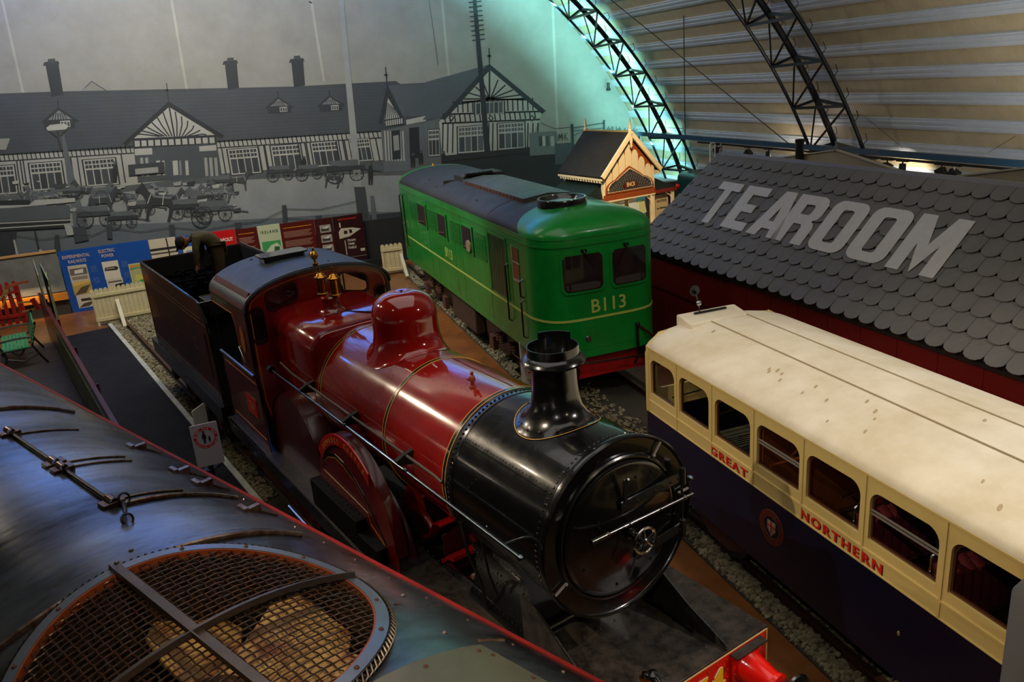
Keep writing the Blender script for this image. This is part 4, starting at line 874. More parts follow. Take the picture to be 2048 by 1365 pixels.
# buffer beam
m = MB(); m.box(-1.2,1.2,0,.05,.74,1.24); bb_ = m.build('buffer_beam', redbright, E, bevel=.004)
m = MB(); m.box(-1.2,1.2,-.004,0,1.222,1.236); m.box(1.186,1.2,-.004,0,.74,1.236); m.box(-1.2,-1.186,-.004,0,.74,1.236); m.build('lining', mat('cream lining', 'e6c98c', .4), bb_)
m = MB()
for k in range(20): m.rivet((-1.12+k*.118,-.002,1.17), (0,-1,0), .013)
for x in (.38,.48,.58,.66,1.12):
    for z in (1.06,.98,.9,.82): m.rivet((x,-.002,z), (0,-1,0), .013)
m.build('rivets', redbright, bb_)
for s in (-1, 1):
    x = s*.89; m = MB(); m.box(x-.2,x+.2,-.035,0,.82,1.19); m.build('buffer_plate', redbright, bb_, bevel=.006)
    m = MB(); m.box(x-.2,x+.2,-.09,-.005,1.19,1.205)
    for k in range(5): m.box(x-.2,x+.2,-.09+k*.018,-.082+k*.018,1.205,1.212)
    m.build('buffer_step', plateblk, bb_)
    m = MB(); m.lathe([(0,-.03),(.175,-.03),(.17,-.06),(.15,-.08),(.098,-.34),(.115,-.345),(.115,-.385),(.09,-.39),(0,-.39)], (x,0,1.0), 'y', 28); h = m.build('buffer_housing', redbright, bb_)
    m = MB(); m.lathe([(0,-.39),(.055,-.39),(.055,-.5),(.19,-.515),(.21,-.53),(.2,-.55),(0,-.57)], (x,0,1.0), 'y', 28); m.build('buffer_head', black, h)
    m = MB(); [m.rivet((x+dx,-.036,1.0+dz), (0,-1,0), .014) for dx in (-.17,.17) for dz in (-.14,0,.16)]; m.build('rivets', redbright, bb_)
nm = mat('numeral yellow', 'f0b81e', .35); nk = mat('numeral black', '120c08', .4)
for s_, dx, dy, mm in (('74', .012, -.003, nk), ('74', -.010, -.005, mat('numeral white', 'f2ead6')), ('74', 0, -.009, nm)):
    text('numeral', s_, frame((.40+dx,dy,.83-dx*.5), (1,0,0), (0,0,1)), .42, mm, bb_, .001, .012, .46)
m = MB(); m.tube([(0,0,1.0),(0,-.1,1.02),(0,-.2,1.0),(0,-.22,.9),(0,-.15,.86)], .028, 8); m.build('coupling_hook', blacksat, bb_)
m = MB(); m.tube([(-.22,.12,.95),(-.22,.12,1.36),(-.22,.09,1.43),(-.22,.0,1.46),(-.22,-.07,1.42),(-.22,-.09,1.3)], .035, 10); m.lathe([(.05,1.26),(.055,1.30),(.04,1.33)], (-.22,.12,0), n=12); m.lathe([(.05,1.5),(0,1.52)], (-.22,.02,0), n=10); p_ = m.build('vacuum_pipe', black, E)
m = MB(); m.lathe([(.045,1.36),(.048,1.4),(.04,1.42)], (-.22,.12,0), n=12); m.build('brass_collar', brass, p_)
# platforms, frames
m = MB(); m.box(-1.2,1.2,.0,2.3,1.235,1.26); m.box(-1.2,-.62,2.3,7.05,1.235,1.26); m.box(.62,1.2,2.3,7.05,1.235,1.26); m.box(-1.2,1.2,7.05,9.0,1.2,1.235)
fp = m.build('running_board', plateblk, E, bevel=.003)
m = MB(); rn = random.Random(3)
for row in (.15, .52, .95):
    for k in range(13): m.rivet((-1.1+k*.183,row+rn.uniform(-.008,.008),1.262), (0,0,1), .013)
for k in range(9): m.rivet((1.14,.15+k*.25,1.262), (0,0,1), .012); m.rivet((-.66,.3+k*.22,1.262), (0,0,1), .012); m.rivet((.0,.1+k*.1,1.262), (0,0,1), .01) if k < 5 else None
for k in range(26): m.rivet((-1.14,2.4+k*.17,1.262), (0,0,1), .012); m.rivet((-.70,2.4+k*.17,1.262), (0,0,1), .012); m.rivet((1.14,2.4+k*.17,1.262), (0,0,1), .012)
m.build('rivets', mat('worn rivet', '6a625c', .3, .8), fp)
m = MB(); m.box(-1.205,-1.18,.05,8.9,1.02,1.235); m.box(1.18,1.205,.05,8.9,1.02,1.235); m.build('valance', black, E)
m = MB(); m.tube([(-1.2,4.6,.72),(-1.2,6.3,.72)], .028, 8); m.build('side_rod', steel, E); m = MB(); m.box(-1.21,-1.16,3.4,5.9,.66,.71); m.build('side_rod_red_edge', redmotion, E)
for s in (-1, 1):
    m = MB(); m.prism([(.1,.5),(9.2,.5),(9.2,1.24),(2.9,1.24),(2.7,1.36),(2.2,1.40),(.9,1.30),(.1,1.24)], s*.60, s*.63, 'x'); f_ = m.build('frame_plate', black, E)
    m = MB()
    for k in range(26): m.rivet((s*.632,.5+k*.12,1.2 if k < 4 else 1.3), (s,0,0), .013); m.rivet((-s*.0+s*.598,2.0+k*.1,1.18), (-s,0,0), .013)
    m.build('rivets', blacksat, f_)
    # curved guard plates beside the smokebox saddle
    m = MB(); m.prism([(1.25,1.26),(1.25,1.80),(.95,1.74),(.75,1.62),(.45,1.46),(.0,1.29),(-.0,1.26)], s*.66-.01, s*.66+.01, 'x'); m.build('guard_plate', plateblk, E)
    m = MB(); m.tube([(s*.66,1.0,1.755),(s*.66,.75,1.63),(s*.66,.45,1.47),(s*.66,0,1.3)], .013, 6); m.build('guard_edge', blacksat, E)
m = MB(); m.box(-.6,.6,2.4,2.5,.6,1.2); m.box(-.6,.6,.3,2.2,1.0,1.05); m.build('frame_stretcher', black, E)
# smokebox, saddle
m = MB(); m.lathe([(0,.66),(.80,.66),(.80,2.215),(0,2.215)], (0,0,ZC), 'y', 72); sb = m.build('smokebox', smokeblack, E)
m = MB(); m.lathe([(.802,.685),(.812,.69),(.812,.76),(.802,.765)], (0,0,ZC), 'y', 72); m.lathe([(.802,2.08),(.808,2.085),(.808,2.2),(.802,2.21)], (0,0,ZC), 'y', 72)
m.tube([(-.62,.8,ZC+.515),(-.62,2.1,ZC+.515)], .006, 5); m.build('seam_strips', smokeblack, sb)
m = MB()
for y, n_ in ((.725,84),(2.14,84)):
    for k in range(n_):
        a = radians(-60+300*k/n_); m.rivet((.811*cos(a),y,ZC+.811*sin(a)), (cos(a),0,sin(a)), .014)
for k in range(26):
    for a in (140, 138): m.rivet((.80*cos(radians(a)),.8+k*.05,ZC+.80*sin(radians(a))), (cos(radians(a)),0,sin(radians(a))), .007)
for y, a in ((1.7,158),(1.75,162),(1.8,166),(1.2,168),(1.05,150),(1.5,185)): m.rivet((.80*cos(radians(a)),y,ZC+.80*sin(radians(a))), (cos(radians(a)),0,sin(radians(a))), .013)
m.build('rivets', smokeblack, sb)
m = MB(); sec = []
for y in (1.28, 2.215):
    L_ = [(-.77,2.3),(-.72,2.12),(-.60,1.92),(-.55,1.7),(-.56,1.5),(-.66,1.3),(-.68,1.26)]
    sec.append([(x,y,z) for x, z in L_]+[(-x,y,z) for x, z in L_[::-1]])
m.loft(sec); sd = m.build('saddle', black, E)
m = MB()
for x, z, dx, dz in ((-.56,1.45,-.95,.3),(-.55,1.62,-1,0),(-.60,1.9,-.8,-.5),(-.64,1.35,-.9,.4)):
    for k in range(13): m.rivet((x-.002,1.32+k*.073,z), (dx,0,dz), .011); m.rivet((-x+.002,1.32+k*.073,z), (-dx,0,dz), .011)
for y in (1.34,1.40,1.78,1.84,2.14,2.2):
    for z in (1.35,1.45,1.55,1.65,1.75,1.85): m.rivet((-.565,y,z), (-1,0,0), .011)
m.build('rivets', blacksat, sd)
m = MB(); m.tube([(-.52,1.24,1.30),(-.08,1.24,1.30)], .03, 12); m.build('polished_rod', steel, sd); m = MB(); m.bar((-.6,1.2,1.28),(-.6,1.2,1.42), .03,.05); m.build('rod_bracket', steel, sd)
m = MB(); m.tube([(-.74,2.1,2.2),(-.75,2.0,1.9),(-.70,1.9,1.6),(-.68,1.85,1.3)], .018, 8); m.tube([(-.7,1.8,2.1),(-.68,1.75,1.75),(-.64,1.7,1.5)], .012, 6); m.build('lubricator_pipe', blacksat, E)
m = MB(); m.lathe([(.83,.60),(.835,.63),(.83,.665),(.80,.67)], (0,0,ZC), 'y', 72); m.lathe([(.60,.655),(.60,.64),(.64,.635),(.80,.625),(.81,.615),(.815,.60),(.825,.595),(.835,.61)], (0,0,ZC), 'y', 72); fr_ = m.build('smokebox_front_ring', smokeblack, E)
m = MB(); m.lathe([(.665,.635),(.665,.612),(.65,.60),(.635,.60),(.63,.62)], (0,0,ZC), 'y', 72); m.build('door_rim', smokeblack, fr_)
m = MB()
for a in (54, 204, 6):
    ca, sa = cos(radians(a)), sin(radians(a)); m.bar((.67*ca,.605,ZC+.67*sa), (.81*ca,.595,ZC+.81*sa), .018, .014, (0,1,0)); m.rivet((.68*ca,.595,ZC+.68*sa), (0,-1,0), .016)
m.build('door_clip', mat('bare steel bar', '9a9793', .3, .4), fr_)
m = MB(); prof = [(.625,.635),(.618,.598),(.60,.588),(.57,.583)]+[(.56*(1-k/8), .583-.075*(1-(1-k/8)**2)) for k in range(9)]
m.lathe(prof, (0,0,ZC), 'y', 72); dr = m.build('smokebox_door', smokeblack, E)
dz = lambda x, z: .583-.075*(1-((x*x+z*z)/.56**2)) if x*x+z*z < .31 else .585
m = MB(); m.bar((-.08,.50,ZC+.275), (.70,.545,ZC+.275), .085, .018, (0,1,0)); [m.rivet((x,.494+abs(x)*.06,ZC+.275), (0,-1,0), .016) for x in (-.05,.1,.22,.32,.42,.52,.62)]; m.tube([(.67,.53,ZC+.36),(.67,.53,ZC+.2)], .028, 8); m.build('hinge_strap', mat('oily black strap', '1e1d1c', .3, .3, coat=.6), dr)
m = MB(); m.bar((.08,.51,ZC-.26), (.70,.555,ZC-.24), .085, .018, (0,1,0)); [m.rivet((x,.50+abs(x)*.06,ZC-.25), (0,-1,0), .014) for x in (.2,.35,.5,.64)]; m.tube([(.67,.53,ZC-.16),(.67,.53,ZC-.32)], .028, 8); m.tube([(.67,.54,ZC+.2),(.67,.54,ZC-.16)], .012, 6); m.build('hinge_strap', mat('oily black strap', '1e1d1c', .3, .3, coat=.6), dr)
m = MB(); m.tube([(.70,.44,ZC+.13),(-.36,.44,ZC+.13)], .0165, 10)
for x in (-.28, .60): m.tube([(x,.44,ZC+.13),(x,.56,ZC+.13)], .014, 8); m.ball((x,.44,ZC+.13), .027, 10)
m.tube([(-.30,.44,ZC+.13),(-.46,.44,ZC+.13)], .026, 10); m.ball((-.05,.44,ZC+.13), .02, 8); m.ball((.3,.44,ZC+.13), .02, 8); m.build('door_handrail', mat('oily steel', '6c6965', .2, 1), dr)
m = MB(); m.bar((-.03,.50,ZC+.30), (-.03,.49,ZC+.52), .035, .02, (0,1,0)); m.tube([(-.03,.49,ZC+.50),(-.03,.45,ZC+.54)], .012, 6); m.build('lamp_iron', mat('oily black strap', '1e1d1c'), dr)
m = MB(); m.lathe([(.05,.50),(.05,.47),(.03,.46),(.03,.42),(.045,.41),(.045,.38),(.02,.37),(.02,.31),(0,.30)], (0,0,ZC), 'y', 20); m.build('door_boss', smokeblack, dr)
m = MB(); n_ = 28; R_ = .115; cc = (.05,.36,ZC-.03)
m.tube([(cc[0]+R_*cos(2*pi*k/n_),cc[1],cc[2]+R_*sin(2*pi*k/n_)) for k in range(n_+1)], .013, 8)
for k in range(5): a = 2*pi*k/5+.4; m.tube([cc, (cc[0]+R_*cos(a),cc[1],cc[2]+R_*sin(a))], .008, 6)
m.ball(cc, .025, 10); m.build('handwheel', mat('bright steel', 'c4c3c0', .15, 1), dr)
m = MB(); m.tube([(.0,.38,ZC-.05),(-.10,.40,ZC-.34)], [.012,.008], 8); m.build('dart_handle', steel, dr)
m = MB(); [m.rivet((x,dz(x,z)-.002,ZC+z), (0,-1,0), .015) for x, z in ((-.3,.2),(-.1,-.5),(.3,-.42),(.35,.42),(-.45,-.2),(.15,.45))]; m.build('rivets', smokeblack, dr)
# chimney
m = MB(); CY = 1.42
def skirt(p, r, h):
    if h < 3.5:
        f = min(1, max(0, (3.5-h)/.24)); zz = zcyl(p.x, .805)+.004
        return Vector((p.x, p.y, p.z*(1-f)+zz*f + (0 if f < 1 else 0)))
    return p
m.lathe([(.385,3.26),(.38,3.28),(.34,3.32),(.28,3.38),(.235,3.45),(.215,3.52),(.205,3.62),(.20,3.75),(.198,3.79),(.215,3.80),(.25,3.805),(.285,3.825),(.292,3.845),(.28,3.865),(.25,3.895),(.235,3.90),(.232,3.975),(.222,3.975),(.215,3.90),(.17,3.80),(.17,3.5),(0,3.5)], (0,CY,0), n=48, fn=skirt)
ch = m.build('chimney', smokeblack, E, smooth=50)
m = MB()
for k in range(14):
    a = 2*pi*k/14; x, y = .345*cos(a), CY+.345*sin(a); m.rivet((x,y,zcyl(x,.805)+.035), (x*.8,0,1), .014)
m.build('rivets', mat('coppery bolts', '7a5436', .4, .8), ch)
m = MB(); m.lathe([(.235,3.97),(.235,4.035),(.222,4.035),(.222,3.97)], (0,CY,0), n=12, a0=.15, a1=1.5); m.build('wind_guard', smokeblack, ch)
m = MB(); m.lathe([(.388,3.262),(.394,3.262)], (0,CY,0), n=48, fn=lambda p, r, h: Vector((p.x,p.y,zcyl(p.x,.805)+.005))); m.build('base_line', goldline, ch)
# boiler
m = MB(); m.lathe([(0,2.215),(RB,2.215),(RB,5.55),(0,5.55)], (0,0,ZC), 'y', 96); bo = m.build('boiler', maroon, E)
def band(y, r=RB):
    m = MB(); m.lathe([(r,y-.022),(r+.006,y-.022),(r+.006,y+.022),(r,y+.022)], (0,0,ZC), 'y', 96)
    b = m.build('boiler_band', black, bo)
    m = MB()
    for d in (-.03, .024): m.lathe([(r,y+d),(r+.0072,y+d),(r+.0072,y+d+.007),(r,y+d+.007)], (0,0,ZC), 'y', 96)
    m.build('gold_line', goldline, b)
band(2.245); band(3.56); band(5.40)
m = MB(); m.tube([(.13,2.3,ZC+RB-.006),(.13,3.5,ZC+RB-.006)], .004, 5); m.build('cladding_seam', darkmaroon, bo)
m = MB(); m.lathe([(.04,0),(.04,.02),(.02,.03),(.02,.07),(.035,.08),(.03,.12),(.015,.14),(.02,.17),(0,.18)], (-.16,2.6,zcyl(-.16,RB)-.01), n=12); m.bar((-.16,2.6,zcyl(-.16,RB)+.08),(-.22,2.6,zcyl(-.16,RB)+.1), .02); m.build('valve', mat('reddish brass', '8a3a22', .35, .4), bo)
m = MB()
def dsk(p, r, h):
    if h < 3.42:
        f = min(1, (3.42-h)/.14); return Vector((p.x, p.y, p.z*(1-f)+(zcyl(p.x, RB)+.004)*f))
    return p
m.lathe([(.52,3.27),(.505,3.285),(.47,3.31),(.425,3.36),(.395,3.43),(.385,3.52),(.388,3.62),(.385,3.70),(.365,3.78),(.32,3.855),(.25,3.91),(.16,3.945),(.08,3.95),(.03,3.94),(0,3.935)], (.02,4.36,0), n=64, fn=dsk)
dm = m.build('dome', mat('dome maroon paint', '98130f', .1, coat=1), E, smooth=60)
m = MB(); m.lathe([(.012,3.935),(.012,3.955),(0,3.96)], (.02,4.36,0), n=8); m.build('dome_bolt', blacksat, dm)
# firebox: flat topped with rounded shoulders
def fb_sec(y, w, zt, r=.27):
    P = [(w,1.26)]+[(w-r+r*cos(radians(a)), zt-r+r*sin(radians(a))) for a in range(0,91,9)]
    P = P+[(x*.999,z) for x, z in [(.0,zt+.02)]]+[(-x,z) for x, z in P[::-1]]
    return [(x,y,z) for x, z in P]
m = MB(); m.loft([fb_sec(5.50,.70,3.24,.26), fb_sec(5.52,.76,3.30), fb_sec(5.56,.775,3.325), fb_sec(6.2,.79,3.35), fb_sec(7.04,.80,3.37)]); fb = m.build('firebox', maroon, E)
m = MB(); sc_ = fb_sec(5.545,.782,3.332)
for a, b in zip(sc_[1:-1], sc_[2:-1]): m.bar(a, b, .012, .006)
m.build('front_edge_line', darkmaroon, fb)
m = MB()
for k in range(4):
    for j in range(4): m.rivet((-.66-.03*j, 5.75+k*.16+j*.05, 3.31-.05*j*j*.5), (-.5,0,1), .010)
m.rivet((-.786,6.1,2.5), (-1,0,0), .02); m.rivet((-.786,6.1,2.2), (-1,0,0), .02); m.build('studs', blacksat, fb)
m = MB(); m.tube([(-.28,6.45,3.365),(.25,5.75,3.36),(.48,5.50,3.37)], .012, 6); m.box(.2,.35,5.62,5.68,3.34,3.39); m.build('whistle_rod', mat('dull rod', '4a3c34', .4, .6), fb)
# safety valves
m = MB(); m.lathe([(.19,3.35),(.18,3.38),(.14,3.41),(.125,3.50),(.135,3.56),(.12,3.58),(0,3.58)], (-.13,6.3,0), n=32, ); m.box(-.33,.07,6.1,6.5,3.34,3.37); sv_ = m.build('safety_valve_seat', maroon, E)
for x, y in ((-.18,6.42),(-.08,6.20)):
    m = MB(); m.lathe([(.075,3.575),(.075,3.6),(.058,3.61),(.056,3.80),(.085,3.81),(.088,3.83),(.06,3.85),(.05,3.87),(.02,3.89),(.018,3.95),(.012,3.98),(0,4.0)], (x,y,0), n=20); m.tube([(x-.06,y,3.86),(x+.06,y,3.86)], .01, 6); m.build('brass_valve_column', brass, sv_)
m = MB(); m.lathe([(.03,3.84),(.045,3.86),(.045,3.88),(.02,3.90),(.02,3.93),(.045,3.95),(.062,3.99),(.045,4.04),(.02,4.06),(.015,4.1),(0,4.11)], (.03,7.12,0), n=16); m.build('whistle', brass, E)
# handrails
for s in (-1, 1):
    m = MB(); m.tube([(s*.965,6.8,2.60),(s*.965,.72,2.58)], .017, 10); m.ball((s*.965,.72,2.58), .032, 10); m.tube([(s*.965,.98,2.58),(s*.80,.98,2.56)], .011, 6)
    for y in (2.7,4.2,5.6): m.lathe([(.022,-.02),(.022,.02)], (s*.965,y,2.60), 'y', 8)
    h = m.build('handrail', darksteel, E)
    m = MB()
    for y in (2.9,4.25,5.62): m.prism([(s*.79,2.55),(s*.97,2.58),(s*.98,2.63),(s*.90,2.67),(s*.785,2.70)], y-.03, y+.03, 'y')
    m.lathe([(.05,6.74),(.05,6.86),(.02,6.9)], (s*.965,0,2.60), 'y', 10); m.build('handrail_bracket', soot, h)
    m = MB(); m.tube([(s*.87,6.6,2.72),(s*.86,6.2,2.66),(s*.86,2.3,2.66),(s*.84,2.2,2.62)], .016, 8); m.build('ejector_pipe', mat('grey brown pipe', '5a5048', .4, .4), E)
# cab
def cabx(z): return 1.0 if z < 1.45 else (1.0+.10*min(1,(z-1.45)/.8) if z < 2.25 else 1.10)
CO = [(1.02,1.24),(1.02,1.45),(1.06,1.75),(1.11,2.05),(1.12,2.4),(1.11,3.42)]
top = [(1.10*cos(radians(a))*1.0, 3.44+.39*sin(radians(a))**.9 if sin(radians(a)) > 0 else 3.44) for a in range(9, 172, 9)]
out = CO+top+[(-x,z) for x, z in CO[::-1]]
def slant(x0,x1,zi,zo,h,sg):    # spectacle following the roof curve; inner height zi
    P = rrect(min(x0,x1), max(x0,x1), 0, h, .07, 4); return [(x, z+zo+(zi-zo)*(abs(x1)-abs(x))/(abs(x1)-abs(x0)) if abs(x1) > abs(x0) else z+zo) for x, z in P]
holes = [slant(-.34,-.77,3.44,3.36,.25,-1), slant(.34,.75,3.42,3.33,.26,1), rrect(-1.05,-.86,2.95,3.42,.085,5), rrect(.86,1.05,2.92,3.36,.085,5)]
m = MB(); m.prism(out, 7.05, 7.075, 'y', holes); cb = m.build('cab_front', maroon, E)
def inset(poly, d, c=(0,2.6)):
    n = len(poly); R_ = []
    for i in range(n):
        p0, p1, p2 = Vector(poly[i-1]), Vector(poly[i]), Vector(poly[(i+1)%n]); a = (p1-p0).normalized(); b = (p2-p1).normalized(); nn = Vector((-(a+b).y, (a+b).x)).normalized(); R_.append(tuple(p1+nn*d))
    return R_
m = MB(); o2 = inset(out, .075)
for i in range(len(o2)-1):
    a, b = o2[i], o2[i+1]; m.bar((a[0],7.047,a[1]), (b[0],7.047,b[1]), .012, .004, (0,1,0))
m.bar((o2[0][0],7.047,o2[0][1]+.0), (.80,7.047,1.30), .012, .004, (0,1,0)); m.bar((o2[-1][0],7.047,o2[-1][1]), (-.80,7.047,1.30), .012, .004, (0,1,0)); m.build('orange_lining', yelline, cb)
m = MB()
for i in range(len(out)-1):
    a, b = out[i], out[i+1]; m.bar((a[0]*.985,7.045,a[1]), (b[0]*.985,7.045,b[1]), .055, .016, (0,1,0))
be = m.build('black_edge', black, cb)
m = MB()
for i in range(6):
    for s in (-1,1):
        a, b = Vector(CO[i if i < 5 else 4]), Vector(CO[min(i+1,5)]); n_ = max(1, int((b-a).length/.09))
        for k in range(n_): p = a+(b-a)*k/n_; m.rivet((s*p.x*.985,7.036,p.y), (0,-1,0), .009)
m.build('rivets', blacksat, cb)
for h in holes:
    m = MB(); m.prism([((x-sum(p[0] for p in h)/len(h))*1.14+sum(p[0] for p in h)/len(h), (z-sum(p[1] for p in h)/len(h))*1.14+sum(p[1] for p in h)/len(h)) for x, z in h], 7.035, 7.05, 'y', [h]); w_ = m.build('window_frame', mat('grimy brown frame', '3a2a24', .4, .5), cb)
    if not (h[0][0] > .5 and h[0][0] < .8): m = MB(); m.prism(h, 7.06, 7.066, 'y'); m.build('pane', glass, w_)
for s in (-1, 1):
    # side sheet: lower panel with a waist, opening to the rear, upper slanted panel
    low = [(7.07,1.24),(8.85,1.24),(8.85,2.3),(8.8,2.42),(7.72,2.42),(7.66,2.5),(7.62,2.75),(7.66,3.1),(7.75,3.26),(8.85,3.26),(8.85,3.44),(7.07,3.44)]
    m = MB(); m.prism(low, s*1.11, s*1.095, 'x'); cs = m.build('cab_side', darkmaroon, E)
    m = MB(); hole = [(8.8,2.42),(7.72,2.42),(7.66,2.5),(7.62,2.75),(7.66,3.1),(7.75,3.26),(8.8,3.26)]
    for a, b in zip(hole[2:], hole[3:]): m.bar((s*1.115,a[0],a[1]), (s*1.115,b[0],b[1]), .008, .008)
    m.build('cutout_lining', yelline, cs)
    m = MB(); m.tube([(s*1.12,8.82,2.43),(s*1.12,7.15,2.43)], .028, 8); m.build('waist_beading', darksteel, cs)
    m = MB(); m.tube([(s*1.10,8.84,1.3),(s*1.10,8.84,3.3)], .014, 8); m.tube([(s*1.12,7.55,2.8),(s*1.15,7.55,2.8),(s*1.15,7.35,2.6)], .01, 6); m.build('pillar_rail', steel, cs)
    if s < 0:
        m = MB(); m.T = Matrix.Translation((-1.113,7.40,2.93)); m.lathe([(0,0),(1,0),(1,-.006),(0,-.006)], ax='x', n=28, fn=lambda p, r, h: Vector((p.x, p.y*.10, p.z*.20))); m.build('gold_crest', mat('crest gold', 'c07a22', .4, var=.4, vs=20, col2='8a2a12'), cs)
        m = MB(); m.prism(rrect(7.35,7.85,1.70,2.0,.02), -1.118, -1.111, 'x'); npz = m.build('number_plate', mat('plate red', 'a8180f', .35), cs)
        text('lettering', '74', frame((-1.121,7.6,1.77), (0,-1,0), (0,0,1)), .2, mat('plate brass', 'c9a25a', .4, .5), npz, .001, .002)
        m = MB(); m.box(-1.116,-1.111,7.15,8.7,1.42,1.43); m.box(-1.116,-1.111,7.15,8.7,2.3,2.308); m.build('panel_lining', yelline, cs)
m = MB(); prof = [(1.13*cos(radians(a)), 3.43+.415*max(sin(radians(a)),0)**.9) for a in range(0, 181, 6)]
m.loft([[(x,y,z) for x, z in prof]+[(x*.985,y,z-.03) for x, z in prof[::-1]] for y in (7.0, 8.78)]); rf_ = m.build('cab_roof', mat('blue grey roof paint', '3e4850', .45, var=.25, vs=2.5, rvar=.08), E)
m = MB(); m.loft([[(s_*1.135,y,3.44),(s_*1.12,y,3.50),(s_*1.0,y,3.67),(s_*.985,y,3.66),(s_*1.10,y,3.44)] for y in (7.06,8.7) for s_ in (-1,)]); m.build('eave_panel', mat('plum eave paint', '5e2b30', .3, coat=.4), E)
m = MB(); m.prism(rrect(-.42,.22,8.0,8.34,.06), 3.80, 3.90, 'z'); m.prism(rrect(-.47,.27,7.97,8.37,.08), 3.90, 3.925, 'z'); m.build('roof_ventilator', black, rf_, bevel=.01)
m = MB(); m.rivet((.25,7.9,3.85), (0,0,1), .03); m.rivet((.3,7.3,3.83), (0,0,1), .02); m.rivet((-.45,8.6,3.81), (0,0,1), .03); m.build('roof_fittings', blacksat, rf_)
m = MB(); m.box(-1.0,1.0,7.3,7.4,1.25,2.9); m.build('backhead', soot, E)
m = MB(); m.tube([(.42,7.8,2.9),(.42,7.8,3.5),(.62,7.8,3.3),(.72,7.8,3.0)], .03, 8); m.tube([(.3,7.9,3.2),(.7,7.9,3.25)], .02, 8); m.build('cab_pipes', mat('bright pipe', 'd8cfa8', .2, 1), E)
# splashers and nameplate
for s in (-1, 1):
    yc, zc, R_ = 4.07, 1.44, 1.06
    arcp = [(yc+R_*cos(radians(a)), zc+R_*sin(radians(a))) for a in range(-6, 181, 6)]
    pl = [(5.12,1.26)]+arcp[1:]+[(3.01,1.26)]
    m = MB(); m.prism(pl, s*1.06, s*1.045, 'x'); sp = m.build('splasher', maroon, E)
    m = MB(); rings = [[(s*x,y,z) for y, z in arcp[1:]] for x in (1.062, .93)]
    m.loft(rings, cap=False, closed=False); m.build('splasher_top', darkmaroon, sp)
    m = MB(); r2 = [(yc+(R_-.0)*cos(radians(a)), zc+R_*sin(radians(a))) for a in range(52, 139, 4)]; r3 = [(yc+(R_-.14)*cos(radians(a)), zc+(R_-.14)*sin(radians(a))) for a in range(138, 51, -4)]
    r2 = [(yc+(R_+.012)*cos(radians(a)), zc+(R_+.012)*sin(radians(a))) for a in range(36, 131, 5)]; r3 = [(yc+(R_-.125)*cos(radians(a)), zc+(R_-.125)*sin(radians(a))) for a in range(131, 35, -5)]
    m = MB(); m.prism(r2+r3, s*1.085, s*1.068, 'x'); npl = m.build('nameplate', mat('nameplate red', 'cf2317', .3, coat=.4), E)
    nmT = 'DUNLUCE CASTLE'
    for i, c_ in enumerate(nmT):
        if c_ == ' ': continue
        # letters run so that they read from outside
        f_ = (i+.5)/len(nmT); a = radians(44+(f_ if s > 0 else f_)*80) if s < 0 else radians(124-80*f_)
        a = radians(124-80*f_) if s > 0 else radians(46+78*(f_))
        # seen from the left side the engine rear is at the left
        a = radians(46+78*f_) if s < 0 else radians(124-78*f_)
        o_ = (s*1.088, yc+(R_-.098)*cos(a), zc+(R_-.098)*sin(a)); up = (0, cos(a), sin(a)); rd = (0, -sin(a)*-1, cos(a)*-1) if s > 0 else (0, -sin(a), cos(a))
        # reading direction: to the front (-y) on the left side
        rd = Vector((0, sin(a), -cos(a))) if s > 0 else Vector((0, -sin(a), cos(a)))
        text('lettering', c_, frame(o_, rd, up), .082, goldline, npl, .001, .002)
    m = MB()
    inner = [(4.95,1.78),(4.85,1.93),(4.7,2.04),(4.45,2.12),(4.2,2.10),(3.95,2.02),(3.7,1.88),(3.48,1.68),(3.26,1.46),(3.62,1.60),(3.66,1.72),(3.95,1.74),(4.95,1.78)]
    for a, b in zip(inner, inner[1:]): m.bar((s*1.062,a[0],a[1]), (s*1.062,b[0],b[1]), .006, .011)
    m.build('gold_line', yelline, sp)
    m = MB()
    for a, b in zip(inner[:9], inner[1:9]): m.bar((s*1.063,a[0],a[1]+.035), (s*1.063,b[0],b[1]+.035), .006, .04)
    m.build('black_edge', black, sp)
    m = MB(); m.box(min(s*1.06,s*1.19), max(s*1.06,s*1.19), 3.75,5.15,1.26,1.62); m.box(min(s*1.06,s*1.19), max(s*1.06,s*1.19), 3.25,3.75,1.26,1.48); ledge = m.build('rod_splasher', mat('rough black ledge', '0a0909', .7, spec=.2), E, bevel=.006)
    m = MB(); [m.rivet((s*x,3.8+k*.1,1.622), (0,0,1), .011) for k in range(14) for x in (1.09,1.16)]; m.build('rivets', blacksat, ledge)
    yc2 = 6.1; arcp = [(yc2+1.0*cos(radians(a)), 1.40+1.0*sin(radians(a))) for a in range(18, 181, 6)]
    m = MB(); m.prism([(7.05,1.26)]+arcp+[(5.1,1.26)], s*1.0, s*.985, 'x'); sp2 = m.build('splasher', darkmaroon, E); m = MB(); m.loft([[(s*x,y,z) for y, z in arcp] for x in (1.01, .64)], cap=False, closed=False); m.build('splasher_top', darkmaroon, sp2)
    # wheels
    for yw, rw, nm_ in ((4.07,.91,'driving_wheel'),(6.6,.91,'driving_wheel'),(1.1,.46,'bogie_wheel'),(2.6,.46,'bogie_wheel')):
        m = MB(); x = s*.80; m.lathe([(rw-.09,-.06),(rw-.02,-.07),(rw,-.05),(rw+.02,.04),(rw-.02,.07),(rw-.09,.06),(rw-.09,-.06)], (x,yw,rw+.165), 'x', 40)
        for k in range(16): a = 2*pi*k/16; m.bar((x,yw,rw+.165), (x,yw+(rw-.06)*cos(a),rw+.165+(rw-.06)*sin(a)), .035, .05)
        m.lathe([(0,-.09),(.12,-.09),(.14,.08),(0,.08)], (x,yw,rw+.165), 'x', 16); m.build(nm_, black if nm_[0] == 'b' else darkmaroon, E)
